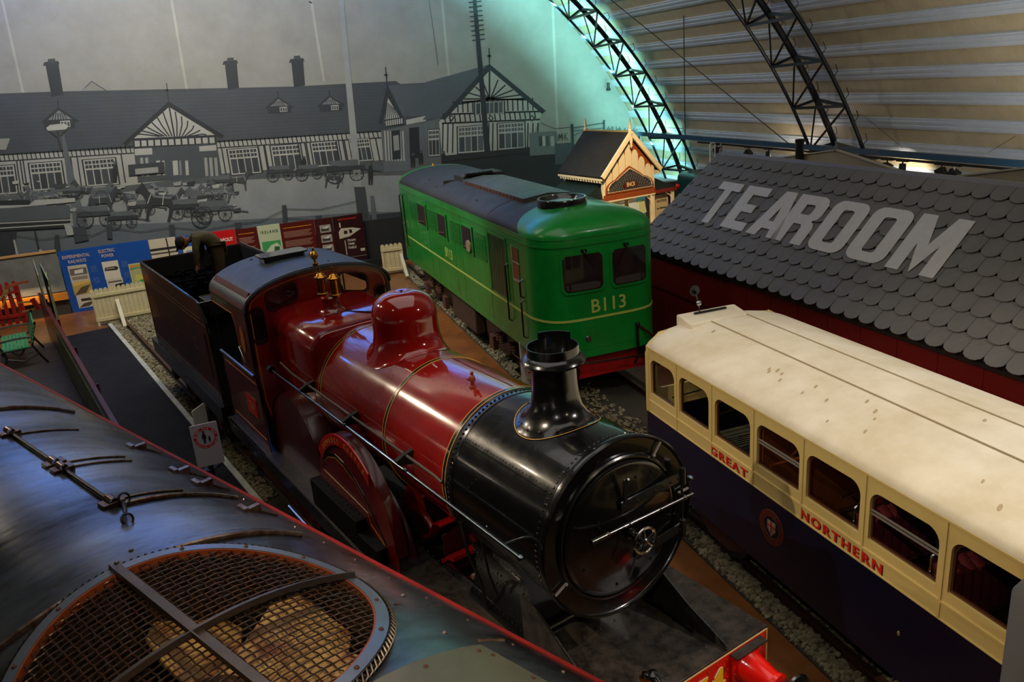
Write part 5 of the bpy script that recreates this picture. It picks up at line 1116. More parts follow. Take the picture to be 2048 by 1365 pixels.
# inside motion between the frames
m = MB()
def curved(pts, x0, x1, th=.02):
    L_ = [Vector((0,a,b)) for a, b in pts]; m.loft([[(x,a,b),(x,a,b+th)] for a, b in pts for x in ()] or [[(x0,a,b),(x1,a,b),(x1,a,b+th),(x0,a,b+th)] for a, b in pts])
curved([(3.35,1.36),(3.28,1.37),(3.2,1.42),(3.12,1.55),(3.05,1.66),(2.95,1.70),(2.88,1.70)], -.58, -.05)
m.build('motion_bracket', redmotion, E); m = MB(); curved([(2.95,1.22),(2.88,1.26),(2.8,1.34),(2.66,1.38)], -.58, .3, .05); m.build('motion_bracket', redmotion, E)
m = MB(); curved([(2.62,1.10),(2.5,1.16),(2.42,1.22)], -.58, .3, .06); m.build('motion_bracket', redmotion, E)
m = MB()
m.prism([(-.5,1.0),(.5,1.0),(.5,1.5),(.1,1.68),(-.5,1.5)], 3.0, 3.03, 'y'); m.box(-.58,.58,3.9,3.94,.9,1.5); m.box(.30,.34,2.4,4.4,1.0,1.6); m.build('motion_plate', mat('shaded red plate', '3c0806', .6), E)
m = MB(); m.prism([(3.5,1.55),(3.8,1.5),(3.9,1.62),(3.75,1.86),(3.6,1.84)], -.5, -.42, 'x'); m.tube([(-.46,3.6,1.6),(-.46,3.4,1.5),(-.46,3.3,1.42)], .04, 8); m.build('rocker_arm', redmotion, E)
m = MB(); m.tube([(-.45,3.75,1.80),(.4,3.75,1.80)], .045, 12); m.tube([(-.1,2.9,1.45),(-.1,2.45,1.42)], .035, 10); m.box(-.4,.3,2.3,2.42,1.12,1.3); m.build('weighshaft', mat('tan shaft', '8a6f45', .5, .2, var=.3), E)
m = MB(); m.box(-.6,.6,1.2,5.4,.55,.6); m.build('ash_tray', soot, E)
m = MB(); m.box(-.58,.58,2.22,2.30,.9,1.42); m.build('cylinder_block', mat('dusty iron', '6f655a', .8, var=.5, vs=20, bump=.4), E)
m = MB()
for x in (-.9,): m.box(-1.12,-.66,1.9,2.7,.95,1.2)
m.build('dusty_cover', mat('dusty iron', '6f655a'), E)
# ============================================================ TENDER
TN = thing('tender', 'dark red coal tender lettered N C C coupled behind the maroon locomotive', 'tender', uv(AS, 3.972+9.25, 3.943), -AS)
tmar = mat('tender red brown paint', '5c1a10', .4, coat=.2, var=.4, vs=1.5, col2='2b0e0b')
TL = 5.6
m = MB(); sec = [(1.10,1.28),(1.10,2.86),(1.14,2.96),(1.20,3.04)]
pf = [(.45,1.28),(.45,2.3),(.42,2.55),(.5,2.8),(.9,3.04)]
for s in (-1, 1):
    m = MB(); m.prism([(.35,1.28),(.35,2.2),(.3,2.45),(.38,2.72),(.62,2.98),(.72,3.02),(TL,3.02),(TL,1.28)], s*1.10, s*1.085, 'x'); sd_ = m.build('tender_side', tmar, TN)
    m = MB(); m.tube([(s*1.10,.62,2.99),(s*1.105,.72,3.03),(s*1.105,TL,3.03)], .02, 8); m.tube([(s*1.10,.32,2.2),(s*1.10,.28,2.45),(s*1.10,.36,2.74),(s*1.10,.62,2.99)], .018, 8); m.build('top_beading', black, sd_)
    m = MB()
    for a, b in (((.5,2.62),(TL-.1,2.62)), ((.5,1.4),(TL-.1,1.4)), ((.5,2.60),(.5,1.4)), ((TL-.1,2.60),(TL-.1,1.4)), ((.8,2.70),(TL-.1,2.70))): m.bar((s*1.102,a[0],a[1]), (s*1.102,b[0],b[1]), .006, .012)
    m.build('lining', mat('dull gold lining', '8a5a24', .4), sd_)
    m = MB(); m.tube([(s*1.14,.46,1.7),(s*1.14,.46,2.5)], .014, 8); m.build('grab_rail', steel, sd_)
    for yl, ch_ in ((4.7,'N'),(3.1,'C'),(1.5,'C')) if s < 0 else ((1.5,'N'),(3.1,'C'),(4.7,'C')):
        text('lettering', ch_, frame((s*1.104,yl,2.0), (0,-1,0) if s < 0 else (0,1,0), (0,0,1)), .34, mat('dull gold letter', '8f5f26', .45), sd_, .001, .004)
m = MB(); m.box(-1.09,1.09,TL-.02,TL,1.28,3.02); m.build('tender_back', tmar, TN); m = MB(); m.box(-1.084,-1.07,1.0,TL-.02,1.3,3.0); m.box(1.07,1.084,1.0,TL-.02,1.3,3.0); m.box(-1.08,1.08,TL-.04,TL-.021,1.3,3.0); m.build('inner_lining', soot, TN)
m = MB(); m.box(-1.09,1.09,1.0,1.02,1.28,2.75); m.build('front_bulkhead', soot, TN); m = MB(); m.tube([(-1.09,.62,3.0),(-.6,.60,3.0),(.6,.60,3.0),(1.09,.62,3.0)], .018, 8); m.build('front_rail', black, TN)
m = MB(); m.box(-1.2,1.2,.1,TL+.05,1.16,1.28); m.box(-1.2,-1.17,.1,TL,.98,1.16); m.box(1.17,1.2,.1,TL,.98,1.16); m.build('underframe', black, TN)
m = MB(); m.box(-1.08,1.08,1.02,TL-.02,1.3,2.40); m.build('coal_space_floor', mat('coal dust', '030303', 1, spec=0), TN)
m = MB(); m.prism(rrect(-.95,-.45,.75,1.2,.05), 2.72, 2.98, 'z'); tb_ = m.build('tool_box', mat('tool box paint', '231f17', .45, var=.3), TN, bevel=.02); m = MB(); 
for a, b in (((-.95,.75),(-.45,.75)),((-.45,.75),(-.45,1.2)),((-.45,1.2),(-.95,1.2)),((-.95,1.2),(-.95,.75))): m.bar((*a,2.985), (*b,2.985), .012)
m.build('lid_edge', mat('brass edge', '8a7238', .4, .6), tb_)
m = MB(); m.tube([(-.2,.85,2.6),(-.15,.85,2.95),(.0,.85,3.0),(.1,.85,2.6)], .05, 8); m.build('brake_standard', soot, TN)
m = MB(); rn = random.Random(8)
for k in range(260):
    x, y = rn.uniform(-1.0,1.0), rn.uniform(1.3,TL-.1); m.ball((x,y,2.44+rn.uniform(0,.08)+.16*(y > 3.2)), rn.uniform(.05,.11), 6, (1,rn.uniform(.7,1),rn.uniform(.6,1)))
tag(m.build('coal_load', mat('coal', '040404', .95, spec=.05), TN, smooth=0), kind='stuff')
for s in (-1, 1):
    for yw in (.95, 2.75, 4.55):
        m = MB(); x = s*.80; rw = .56; m.lathe([(rw-.08,-.06),(rw,-.05),(rw+.02,.04),(rw-.02,.07),(rw-.08,.06),(rw-.08,-.06)], (x,yw,rw+.165), 'x', 32)
        for k in range(12): a = 2*pi*k/12; m.bar((x,yw,rw+.165), (x,yw+(rw-.05)*cos(a),rw+.165+(rw-.05)*sin(a)), .03, .045)
        m.build('wheel', black, TN)
        m = MB(); m.box(min(s*1.0,s*1.1), max(s*1.0,s*1.1), yw-.13,yw+.13,.58,.9); m.box(min(s*1.02,s*1.06), max(s*1.02,s*1.06), yw-.42,yw+.42,.95,1.05); m.build('axlebox', rust, TN)
    m = MB(); m.prism([(.2,.6),(.2,1.16),(TL-.1,1.16),(TL-.1,.6),(4.9,.95),(4.2,.95),(3.65,.62),(3.1,.95),(2.4,.95),(1.85,.62),(1.3,.95),(.6,.95)], s*.98, s*1.0, 'x'); m.build('frame_plate', black, TN)
m = MB(); m.box(-1.16,-.8,.1,.45,.62,.66); m.box(-1.16,-.8,.1,.45,.95,.98); m.bar((-1.14,.12,.62),(-1.14,.12,1.2), .03); m.build('step', black, TN)
m = MB(); m.tube([(-.9,-.12,1.3),(-.95,-.08,1.7),(-1.0,.06,1.9)], .02, 6); m.tube([(-.8,-.1,1.2),(-.8,.1,1.0),(-.75,.35,1.0)], .035, 8); m.ball((-1.0,.02,1.92), .05, 8); m.build('coupling_pipes', mat('dull pipe', '3c2a2a', .4, .5), TN)
# ============================================================ BENDING MAN
PY = 16.1
def pj(x, y, d=0): return at(x, y, PY+d)
def skin_body(name, chain, mt, parent, sub=2):
    # chain: list of (points with radii, links); root first
    pts, edges = chain; me = bpy.data.meshes.new(name); me.from_pydata([tuple(p[0]) for p in pts], edges, [])
    o = bpy.data.objects.new(name, me); COL.objects.link(o); o.parent = parent; me.materials.append(mt)
    o.modifiers.new('skin', 'SKIN'); me.skin_vertices[0] if me.skin_vertices else None
    if not me.skin_vertices:
        import bmesh
        bm = bmesh.new(); bm.from_mesh(me); bm.verts.layers.skin.verify(); bm.to_mesh(me); bm.free()
    for i, p in enumerate(pts):
        r = p[1]; r = r if isinstance(r, tuple) else (r, r); me.skin_vertices[0].data[i].radius = r
        me.skin_vertices[0].data[i].use_root = (i == 0)
    sb_ = o.modifiers.new('sub', 'SUBSURF'); sb_.levels = sub; sb_.render_levels = sub
    dg = bpy.context.evaluated_depsgraph_get(); m2 = bpy.data.meshes.new_from_object(o.evaluated_get(dg)); m2.name = name; o.modifiers.clear(); o.data = m2
    m2.shade_smooth(); return o
MAN = thing('person', 'person in olive work clothes and dark cap bending over inside the tender', 'person', (0,0,0))
skinm = mat('skin', '9a5a34', .55); khaki = mat('olive work jacket', '665c3a', .85, var=.35, vs=9, bump=.3, bs=60); trous = mat('brown work trousers', '5a4428', .85, var=.3, vs=8)
hip, chest, neck = pj(431,487), pj(398,474,-.05), pj(383,478,-.08)
B = [(hip,(.18,.16)),(pj(417,477,-.02),(.185,.17)),(chest,(.19,.19)),(pj(389,474,-.06),(.14,.12)),(neck,(.062,.062)),(pj(375,482,-.08),(.06,.06)),   # 0-5
     (pj(392,480,-.26),(.085,.085)),(pj(391,503,-.34),(.06,.06)),(pj(394,524,-.30),(.043,.043)),(pj(394,531,-.30),(.032,.032)),   # left arm 6-9
     (pj(397,478,.18),(.085,.085)),(pj(405,503,.24),(.06,.06)),(pj(401,522,.20),(.043,.043)),(pj(400,528,.2),(.032,.032)),        # right arm 10-13
     (pj(432,494,-.12),(.125,.13)),(pj(440,522,-.13),(.095,.1)),(pj(441,548,-.12),(.07,.075)),(pj(440,566,-.12),(.05,.05)),
     (pj(434,494,.12),(.125,.13)),(pj(430,522,.13),(.095,.1)),(pj(438,548,.12),(.07,.075)),(pj(438,566,.12),(.05,.05))]
skin_body('body', (B, [(0,1),(1,2),(2,3),(3,4),(4,5),(2,6),(6,7),(7,8),(8,9),(2,10),(10,11),(11,12),(12,13),(0,14),(14,15),(15,16),(16,17),(0,18),(18,19),(19,20),(20,21)]), khaki, MAN)
Hc = pj(366,485,-.09); hd = (pj(366,485,-.09)-pj(380,479,-.08)).normalized()
m = MB(); dn = Vector((0,-.15,-1)).normalized()
m.ball(Hc, .10, 16, (1.0,.85,1.12)); m.ball(Hc+dn*.06+hd*.035, .068, 12)                       # skull, jaw
face = (dn*.75-hd*-.25+Vector((0,-.35,0))).normalized(); sid = face.cross(hd).normalized()
m.tube([Hc+face*.088+hd*.03, Hc+face*.125+hd*-.002, Hc+face*.09-hd*.008], [.012,.018,.012], 6)
m.ball(Hc+sid*.088, .026, 8, (.6,1,1)); m.ball(Hc-sid*.088, .026, 8, (.6,1,1)); m.tube([Hc-hd*.06, neck], .055, 10)
hdm = m.build('head', skinm, MAN)
m = MB(); [m.ball(Hc+face*.088+sid*s*.034+hd*.02, .011, 6) for s in (-1,1)]; m.tube([Hc+face*.092-sid*.022-hd*.035, Hc+face*.096-hd*.037, Hc+face*.092+sid*.022-hd*.035], .005, 5); m.build('eyes_and_mouth', mat('dark feature', '2a120c'), hdm)
m = MB(); m.ball(Hc+hd*.035-dn*.02, .108, 16, (1,.95,1.05)); m.build('hair', mat('dark hair', '1c130d', .7), hdm)
m = MB(); m.ball(Hc+hd*.065-dn*.005, .112, 16, (.72,1,1.02)); m.tube([Hc+hd*.09+face*.05+sid*.05, Hc+hd*.10+face*.13, Hc+hd*.09+face*.05-sid*.05], .016, 6); m.build('cap', mat('navy cap', '10141c', .8), MAN)
for tipx, tipy, dd, s in ((394,531,-.30,1),(400,528,.2,-1)):
    W_ = pj(tipx, tipy, dd); dwn = (pj(tipx-1.5, tipy+8, dd)-W_).normalized(); sd2 = Vector((0,1,0)); pr = dwn.cross(sd2).normalized()
    pts = [(W_-dwn*.02,(.026,.02)),(W_+dwn*.04,(.036,.018)),(W_+dwn*.075,(.036,.016))]; ed = [(0,1),(1,2)]
    for k in range(4):
        b = len(pts); off = sd2*(.026*(k-1.5)); L_ = (.030,.036,.033,.026)[k]
        pts += [(W_+dwn*.085+off,(.009,.009)),(W_+dwn*(.085+L_)+off+pr*.008*s,(.0085,.0085)),(W_+dwn*(.085+L_*1.7)+off+pr*.028*s,(.0075,.0075))]; ed += [(2,b),(b,b+1),(b+1,b+2)]
    b = len(pts); pts += [(W_+dwn*.03-sd2*.035*s+pr*.01,(.010,.010)),(W_+dwn*.06-sd2*.05*s+pr*.02,(.009,.009)),(W_+dwn*.085-sd2*.05*s+pr*.03,(.008,.008))]; ed += [(1,b),(b,b+1),(b+1,b+2)]
    skin_body('hand', (pts, ed), skinm, MAN, 1)
tr = [(pj(432,489),(.175,.15)),(pj(433,497,-.12),(.135,.14)),(pj(440,522,-.13),(.105,.11)),(pj(441,548,-.12),(.08,.085)),(pj(440,568,-.12),(.07,.07)),(pj(434,497,.12),(.135,.14)),(pj(430,522,.13),(.105,.11)),(pj(438,548,.12),(.08,.085)),(pj(438,568,.12),(.07,.07))]
skin_body('trousers', (tr, [(0,1),(1,2),(2,3),(3,4),(0,5),(5,6),(6,7),(7,8)]), trous, MAN)
for dd in (-.12, .12):
    p = pj(438, 571, dd); m = MB(); m.ball(p+Vector((-.05,0,-.0)), .06, 10, (2.0,.85,.8)); m.build('boot', soot, MAN)
# ============================================================ GREEN DIESEL LOCOMOTIVE B113 (x right, y to the rear, origin under the nose)
G = thing('diesel_locomotive', 'bright green diesel locomotive numbered B113 with grey roof', 'locomotive', uv(AG, 12.82, 6.30), -AG)
green = mat('bright green paint', '088a30', .3, coat=.3, var=.14, vs=1.8, col2='067626', rvar=.06, bump=.03, bs=5)
gdark = mat('green louvre paint', '0a7526', .35, coat=.5)
groof = mat('grey roof paint', '2c2c29', .6, var=.3, vs=1.6, rvar=.1, bump=.04, bs=12)
cst = mat('pale yellow green stripe', 'b6c05a', .35)
HW, GL, GD, ZE, RC = 1.24, 11.45, .85, 3.42, .39
def gsec(t, z=None):
    c, s = cos(radians(t)), sin(radians(t)); hw = HW*max(c, .02); fi = 1.15*(1-c); ri = .35*(1-c); d = GD*max(c, .05); zz = ZE+RC*s if z is None else z
    P = []; n = 2.6
    for k in range(25):
        a = radians(-90+180*k/24); q = sin(a); x = hw*q; y = fi+d*(1-sqrt(max(0, 1-abs(q)**5))); P.append((x, y, zz))
    yb = 1.0+.75*s; ye = GL-.55-.05*s; y1 = fi+d; y2 = GL-ri-d
    ys = [yb+(ye-yb)*k/14 for k in range(15)]
    P += [(hw, y, zz) for y in ys]
    for k in range(25):
        a = radians(90-180*k/24); q = sin(a); y = GL-ri-d*.5*(1-(max(0, 1-abs(q)**n))**(1/n)); P.append((hw*q, max(y, ye+.01), zz))
    P += [(-hw, y, zz) for y in ys[::-1]]
    return P
rings = [gsec(0, z) for z in (1.14, 1.5, 1.9, 2.3, 2.7, 3.1, 3.3)]+[gsec(t) for t in (0, 8, 16, 24, 32, 40, 48, 56, 64, 72, 80, 87, 90)]
m = MB(); m.loft(rings); N_ = len(rings[0]); gm = []
for i in range(len(rings)-1):
    for k in range(N_):
        side = (25 <= k < 39) or (25+15+25 <= k < 25+15+25+14)
        gm.append(1 if (i >= 7 and side) else 0)
gm += [0, 1]; m.m = gm
gb = m.build('body', [green, groof], G, smooth=30)
# the roof between the two eave lines is one closed strip: fill its middle seam with the crown
def yfront(x, off=0): q = min(1, abs(x)/HW); return GD*(1-sqrt(1-q**5))-off
# stripe all round
def outline(off): 
    P = []; 
    for k in range(13): P.append((-HW-off, GL-.6-(GL-1.5)*k/12))
    for k in range(41):
        a = radians(-90+180*k/40); q = sin(a); y = GD*(1-sqrt(max(0,1-abs(q)**5))); x = HW*q; P.append((x*(1+off/HW), y-off*(1-abs(q)**8)))
    for k in range(13): P.append((HW+off, .9+(GL-1.5)*k/12))
    return P
def wrap(z0, z1, o0, o1, name, mt, par):
    A, B_ = outline(o0), outline(o1); m = MB(); n = len(A)
    m.add([(x,y,z0) for x,y in A]+[(x,y,z0) for x,y in B_]+[(x,y,z1) for x,y in B_]+[(x,y,z1) for x,y in A], [(i+a*n,i+1+a*n,i+1+((a+1)%4)*n,i+((a+1)%4)*n) for a in range(4) for i in range(n-1)]); return m.build(name, mt, par)
wrap(1.862, 1.905, .0, .006, 'waist_stripe', cst, gb)
wrap(3.25, 3.275, .0, .012, 'rain_strip', gdark, gb); wrap(3.385, 3.40, 0, .006, 'eave_line', gdark, gb)
# side fittings
lou = gdark
for s in (-1, 1):
    X = s*HW
    for y0, y1 in ((4.03,4.78),(6.13,6.88),(8.08,8.98)):
        m = MB(); m.box(min(X,X+s*.012), max(X,X+s*.012), y0-.03,y1+.03,2.47,3.10); w_ = m.build('window_frame', green, gb)
        m = MB(); m.box(min(X,X+s*.016), max(X,X+s*.016), y0+.05,y1-.02,2.53,3.06); m.build('opening', mat('dark red interior', '1d0807', .7), w_)
        m = MB(); m.tube([(X+s*.018,y0+.12,2.53),(X+s*.02,y0+.12,3.05)], .012, 6); m.tube([(X+s*.018,y1-.1,2.58),(X+s*.02,y0+.14,2.64)], .02, 6); m.build('inner_pipes', mat('brown pipe', '4a2c20', .6), w_)
        m = MB()
        for k in range(14): m.box(min(X,X+s*.02), max(X,X+s*.02), y1+.14, y1+.98, 2.56+k*.037, 2.578+k*.037)
        m.build('louvre', lou, gb)
        m = MB(); m.bar((X+s*.01,y0-.1,2.45),(X+s*.01,y0-.1,3.12), .02); m.build('panel_edge', mat('green black edge', '063812', .5), gb)
    m = MB()
    for k in range(16): m.box(min(X,X+s*.02), max(X,X+s*.02), 3.05, 3.85, 2.50+k*.037, 2.518+k*.037)
    m.build('louvre', lou, gb)
    m = MB(); m.prism(rrect(4.1,4.4,2.53,2.78,.1), X+s*.016, X+s*.05, 'x'); m.build('coiled_hose', mat('tan hose', '8c7a5a', .7), gb)
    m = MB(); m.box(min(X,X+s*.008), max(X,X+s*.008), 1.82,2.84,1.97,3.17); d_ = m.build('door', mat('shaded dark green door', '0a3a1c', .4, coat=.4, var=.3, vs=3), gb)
    m = MB(); [m.box(min(X,X+s*.02), max(X,X+s*.02), a, b, 1.95, 3.2) for a, b in ((1.78,1.82),(2.84,2.88))]; m.box(min(X,X+s*.02), max(X,X+s*.02), 1.78,2.88,3.17,3.21)
    for k in range(5): m.box(min(X,X+s*.013), max(X,X+s*.013), 2.0+k*.17,2.01+k*.17,1.99,3.15)
    m.build('door_frame', gdark, d_)
    m = MB(); m.box(min(X,X+s*.010), max(X,X+s*.010), .1+1.02,1.46,2.50,3.12); w_ = m.build('cab_side_window', glass, gb)
    m = MB(); [m.box(min(X,X+s*.018), max(X,X+s*.018), *q) for q in ((1.44,1.48,2.48,3.14),(1.1,1.48,2.46,2.50),(1.1,1.48,2.82,2.845))]; m.build('white_bar', mat('aluminium bar', 'b9b4a8', .35, .6), w_)
    for yy, z0, z1 in ((1.76,1.55,2.72),(1.0,1.40,2.15),(1.0,2.2,2.55),(GL-.55,1.5,2.2),(GL-.55,2.3,3.1),(GL-1.0,1.6,3.15)):
        m = MB(); m.tube([(X,yy,z0),(X+s*.06,yy,z0+.03),(X+s*.06,yy,z1-.03),(X,yy,z1)], .018, 8); m.build('grab_rail', black, gb)
    m = MB()
    for yy in (2.95,4.9,5.5,7.2,7.9,9.2,10.1): m.box(min(X,X+s*.004), max(X,X+s*.004), yy,yy+.012,1.2,3.28)
    m.build('panel_joint', gdark, gb)
    text('number', 'B113', frame((X+s*.004,6.13,2.03), (0,-1,0) if s < 0 else (0,1,0), (0,0,1)), .34, cst, gb, .002, .004, .62)
# front
def fpt(x, z, off=.0): return (x, yfront(x, off), z)
def fpatch(poly_x0, x1, z0, z1, off, th, name, mt, par, r=.06, n=10, hole=None):
    # patch following the nose curvature
    m = MB(); xs = [poly_x0+(x1-poly_x0)*k/n for k in range(n+1)]
    def zb(x, top):
        e = min(x-poly_x0, x1-x); d = r-sqrt(max(r*r-max(r-e,0)**2, 0)) if e < r else 0; return (z1-d) if top else (z0+d)
    A = []; 
    for o_ in (off, off+th):
        A += [fpt(x, zb(x,False), o_) for x in xs]+[fpt(x, zb(x,True), o_) for x in xs]
    k = n+1; fs = []
    for i in range(n): fs += [(i,i+1,k+i+1,k+i),(2*k+i,2*k+i+1,3*k+i+1,3*k+i),(i,i+1,2*k+i+1,2*k+i),(k+i,k+i+1,3*k+i+1,3*k+i)]
    fs += [(0,k,3*k,2*k),(n,k+n,3*k+n,2*k+n)]; m.add(A, fs); return m.build(name, mt, par, smooth=30)
for s in (-1, 1):
    xa, xb = (.14, .86) if s > 0 else (-.82, -.06)
    w_ = fpatch(xa-.045, xb+.045, 2.38, 3.15, .0, .022, 'windscreen_frame', green, gb, .1, 12)
    p_ = fpatch(xa, xb, 2.43, 3.10, .018, .008, 'windscreen', mat('windscreen glass', '1b1a1a', .06, coat=1, var=.35, vs=3, col2='2e2926'), w_, .07, 12)
    fpatch(xa+.05, xb-.06, 2.45, 2.58, .026, .001, 'dashboard', mat('dusty dashboard', '3a322c', .7), p_, .02, 6)
    m = MB(); m.tube([fpt(s*.42, 3.18, .03), fpt(s*.42, 3.13, .06), fpt(s*.38, 3.06, .04)], .016, 6); m.box(s*.42-.05,s*.42+.05,yfront(.42)-.05,yfront(.42),3.14,3.19); m.tube([fpt(s*.40,3.10,.05),fpt(s*.24,2.85,.045)], .007, 5); m.build('wiper', black, w_)
    m = MB(); rn = random.Random(4+s)
    for k in range(20): z = 2.41+k*.037; m.rivet(fpt(xa-.03 if s > 0 else xb+.03, z, .022), (0,-1,0), .006)
    for k in range(22): m.rivet(fpt(xa+(xb-xa)*k/21, 2.40, .022), (0,-1,0), .006)
    m.build('screws', green, w_)
fpatch(-.78, -.70, 2.3, 2.75, .026, .001, 'cab_poster', mat('pale cab poster', '9a9488'), gb, .01, 4) if False else None
m = MB(); m.add([fpt(.62,2.36,.03),fpt(.80,2.36,.03),fpt(.80,2.78,.03),fpt(.64,2.80,.03)], [(0,1,2,3)]); 
text('number', 'B113', frame((.04,-.006,1.985), (1,0,0), (0,0,1)), .36, cst, gb, .002, .004, .70)
m = MB(); [m.rivet(fpt(x, z, .002), (0,-1,0), .01) for x, z in ((-.35,2.33),(.04,2.3),(.04,2.5),(.04,2.7),(.04,2.9),(.04,3.05),(.06,3.3),(-.1,3.2))]; m.build('bolts', green, gb)
wrap(1.30, 1.306, 0, .004, 'lower_seam', gdark, gb)
m = MB(); m.lathe([(.0,-.02),(.05,-.02),(.06,.0)], (-.4,yfront(.4)-.0,1.50), 'y', 14); m.build('lamp_bracket', mat('silver bracket', '9a9c9c', .25, 1), gb)
# headstock and gear
m = MB(); m.box(-1.1,1.1,.2,.3,.66,1.14); hs = m.build('headstock', redbright if False else mat('deep red headstock', 'b0100c', .4, coat=.3, var=.3), G)
for s in (-1, 1):
    m = MB(); m.lathe([(0,.2),(.16,.2),(.15,.15),(.11,-.02),(.12,-.03),(0,-.03)], (s*.89,0,1.0-.05), 'y', 22); h_ = m.build('buffer_housing', black, hs)
    m = MB(); m.lathe([(.05,-.03),(.05,-.14),(.2,-.16),(.21,-.18),(0,-.2)], (s*.89,0,.95), 'y', 22); m.build('buffer_head', black, h_)
m = MB(); m.tube([(.62,.05,1.60),(.60,-.03,1.58),(.60,-.05,1.0),(.60,.1,.8)], .028, 8); m.ball((.62,-.0,1.6), .05, 8); m.build('vacuum_pipe', black, hs)
m = MB(); m.tube([(.64,-.0,1.58),(.85,.0,1.40),(1.05,.05,1.15),(1.1,.1,1.0)], .022, 8); m.build('brake_hose', darkmaroon, hs)
m = MB(); m.tube([(-.8,-.12,1.10),(.0,-.16,1.06),(1.2,-.1,.98)], .018, 8); m.build('screw_coupling_bar', black, hs)
m = MB(); [m.rivet((x,.278,z), (0,-1,0), .018) for x, z in ((.5,.85),(.72,.85),(-.4,.9),(.2,1.08))]; m.build('bolts', mat('pale bolt heads', 'c9c4b8'), hs)
m = MB(); m.box(-1.05,1.05,.4,GL-.4,1.02,1.14); m.build('underframe', black, G)
for s in (-1, 1):
    for yc in (2.6, 8.4):
        m = MB(); m.prism([(yc-1.5,.62),(yc-1.5,.95),(yc+1.5,.95),(yc+1.5,.62),(yc+.9,.5),(yc+.3,.7),(yc-.3,.7),(yc-.9,.5)], s*1.0, s*1.06, 'x'); bg = m.build('bogie_frame', blacksat, G)
        m = MB()
        for d in (-.95,.95): m.box(min(s*1.05,s*1.16), max(s*1.05,s*1.16), yc+d-.14,yc+d+.14,.4,.72)
        for d in (-.5,-.3,.3,.5): m.lathe([(.06,.72),(.07,.74),(.06,.76),(.07,.8),(.06,.82),(.07,.86),(.06,.9)], (s*1.12,yc+d,0), n=10)
        m.build('axlebox_and_spring', rust, bg)
        for d in (-.95,.95):
            m = MB(); m.lathe([(0,-.06),(.47,-.05),(.5,.04),(.47,.07),(0,.07)], (s*.80,yc+d,.665), 'x', 32); m.build('wheel', blacksat, bg)
    m = MB(); m.box(min(s*.9,s*1.15), max(s*.9,s*1.15), 4.7,6.6,.42,1.02); m.build('fuel_tank', mat('brown grey tank', '4a3526', .6, var=.4, vs=3), G, bevel=.03)
    m = MB(); [m.box(min(s*1.1,s*1.26), max(s*1.1,s*1.26), y, y+.35, z, z+.03) for y in (1.5,9.6) for z in (.45,.8)]; m.build('step', black, G)
# roof
def rz(x): return ZE+RC*sqrt(max(0,1-(x/HW)**2))
m = MB(); secs = []
for y in (2.35, 6.5):
    secs.append([(-.6,y,rz(.6)-.02),(-.6,y,3.84),(-.05,y,3.90),(.47,y,3.85),(.47,y,rz(.5)-.02)])
m.loft(secs); dk = m.build('roof_duct', mat('worn duct grey', '4a4844', .45, var=.35, vs=2.2, rvar=.1), G)
m = MB()
for k in range(18): m.box(-.612,-.598, 2.4+k*.22, 2.58+k*.22, 3.73, 3.83)
m.build('duct_grille', rust, dk)
m = MB(); m.prism([(-.56,3.62),(-.56,3.90),(-.50,3.93),(.50,3.93),(.56,3.90),(.56,3.62)], 6.6, 7.4, 'y'); m.build('roof_hatch', groof, G, bevel=.02)
m = MB(); m.box(-.5,.2,6.5,6.62,3.93,3.98); m.build('hatch_edge', black, G)
m = MB(); m.lathe([(.47,3.7),(.49,3.88),(.47,3.92),(.44,3.92),(.42,3.87),(.38,3.82),(0,3.81)], (-.15,1.45,0), n=40, fn=None); fn_ = m.build('fan_cowl', black, G)
m = MB(); m.lathe([(0,3.88),(.24,3.86),(.25,3.83),(0,3.82)], (-.15,1.45,0), n=32); m.build('fan_cap', mat('silver grey cap', '8b8e90', .3, .7), fn_)
m = MB(); [m.rivet((x,y,rz(x)), (0,0,1), .03) for x, y in ((-1.0,4.2),(-1.05,7.4),(-.9,8.6),(.8,8))]; m.build('roof_bolts', black, G)
m = MB(); [m.box(-.9,-.5,y,y+.02,rz(.9)-.0,rz(.5)+.004) for y in (7.2,)]; m.tube([(HW*sin(radians(a))*1.0, 2.9, ZE+RC*cos(radians(a))+.003) for a in range(-85,86,10)], .008, 5); m.tube([(HW*sin(radians(a)), 7.2, ZE+RC*cos(radians(a))+.003) for a in range(-85,86,10)], .008, 5); m.build('roof_seam', groof, G)
m = MB(); m.lathe([(.04,3.74),(.045,3.8),(.03,3.86),(0,3.88)], (-.15,GL-.5,0), n=12); m.build('end_lamp', mat('amber lamp', 'd8901c', .2), G)
# ============================================================ CREAM AND BLUE RAILBUS (y towards the far end)
B_ = thing('railbus', 'cream and navy railbus lettered GREAT NORTHERN with a pale cream roof', 'railbus', uv(AB, 0, 6.05), -AB)
bcream = mat('railbus cream', 'd8bf78', .3, coat=.6, var=.07, vs=2); navy = mat('navy paint', '040926', .4, coat=.2, var=.3, vs=1.5)
roofc = mat('dusty cream roof', 'e6dcc6', .6, var=.13, vs=1.4, col2='d2c4a6', bump=.05, bs=8); brownf = mat('varnished brown frame', '4a2412', .35, coat=.5)
BW, Y0B, Y1B = 1.10, -.2, 9.20
wins = [(8.50,9.12),(7.70,8.38),(6.87,7.57),(6.04,6.75),(5.19,5.93),(4.30,5.07),(3.42,4.18),(2.55,3.30),(1.68,2.43),(.8,1.55)]
def wh(y0, y1, i, g=0):
    rt = .30 if i < 12 else .1
    # rounded top on the near-camera side is small, far side arch broad
    return rrect(y0+g, y1-g, 1.935+g, 2.45-g, [.12,.13,.02,.02], 5)
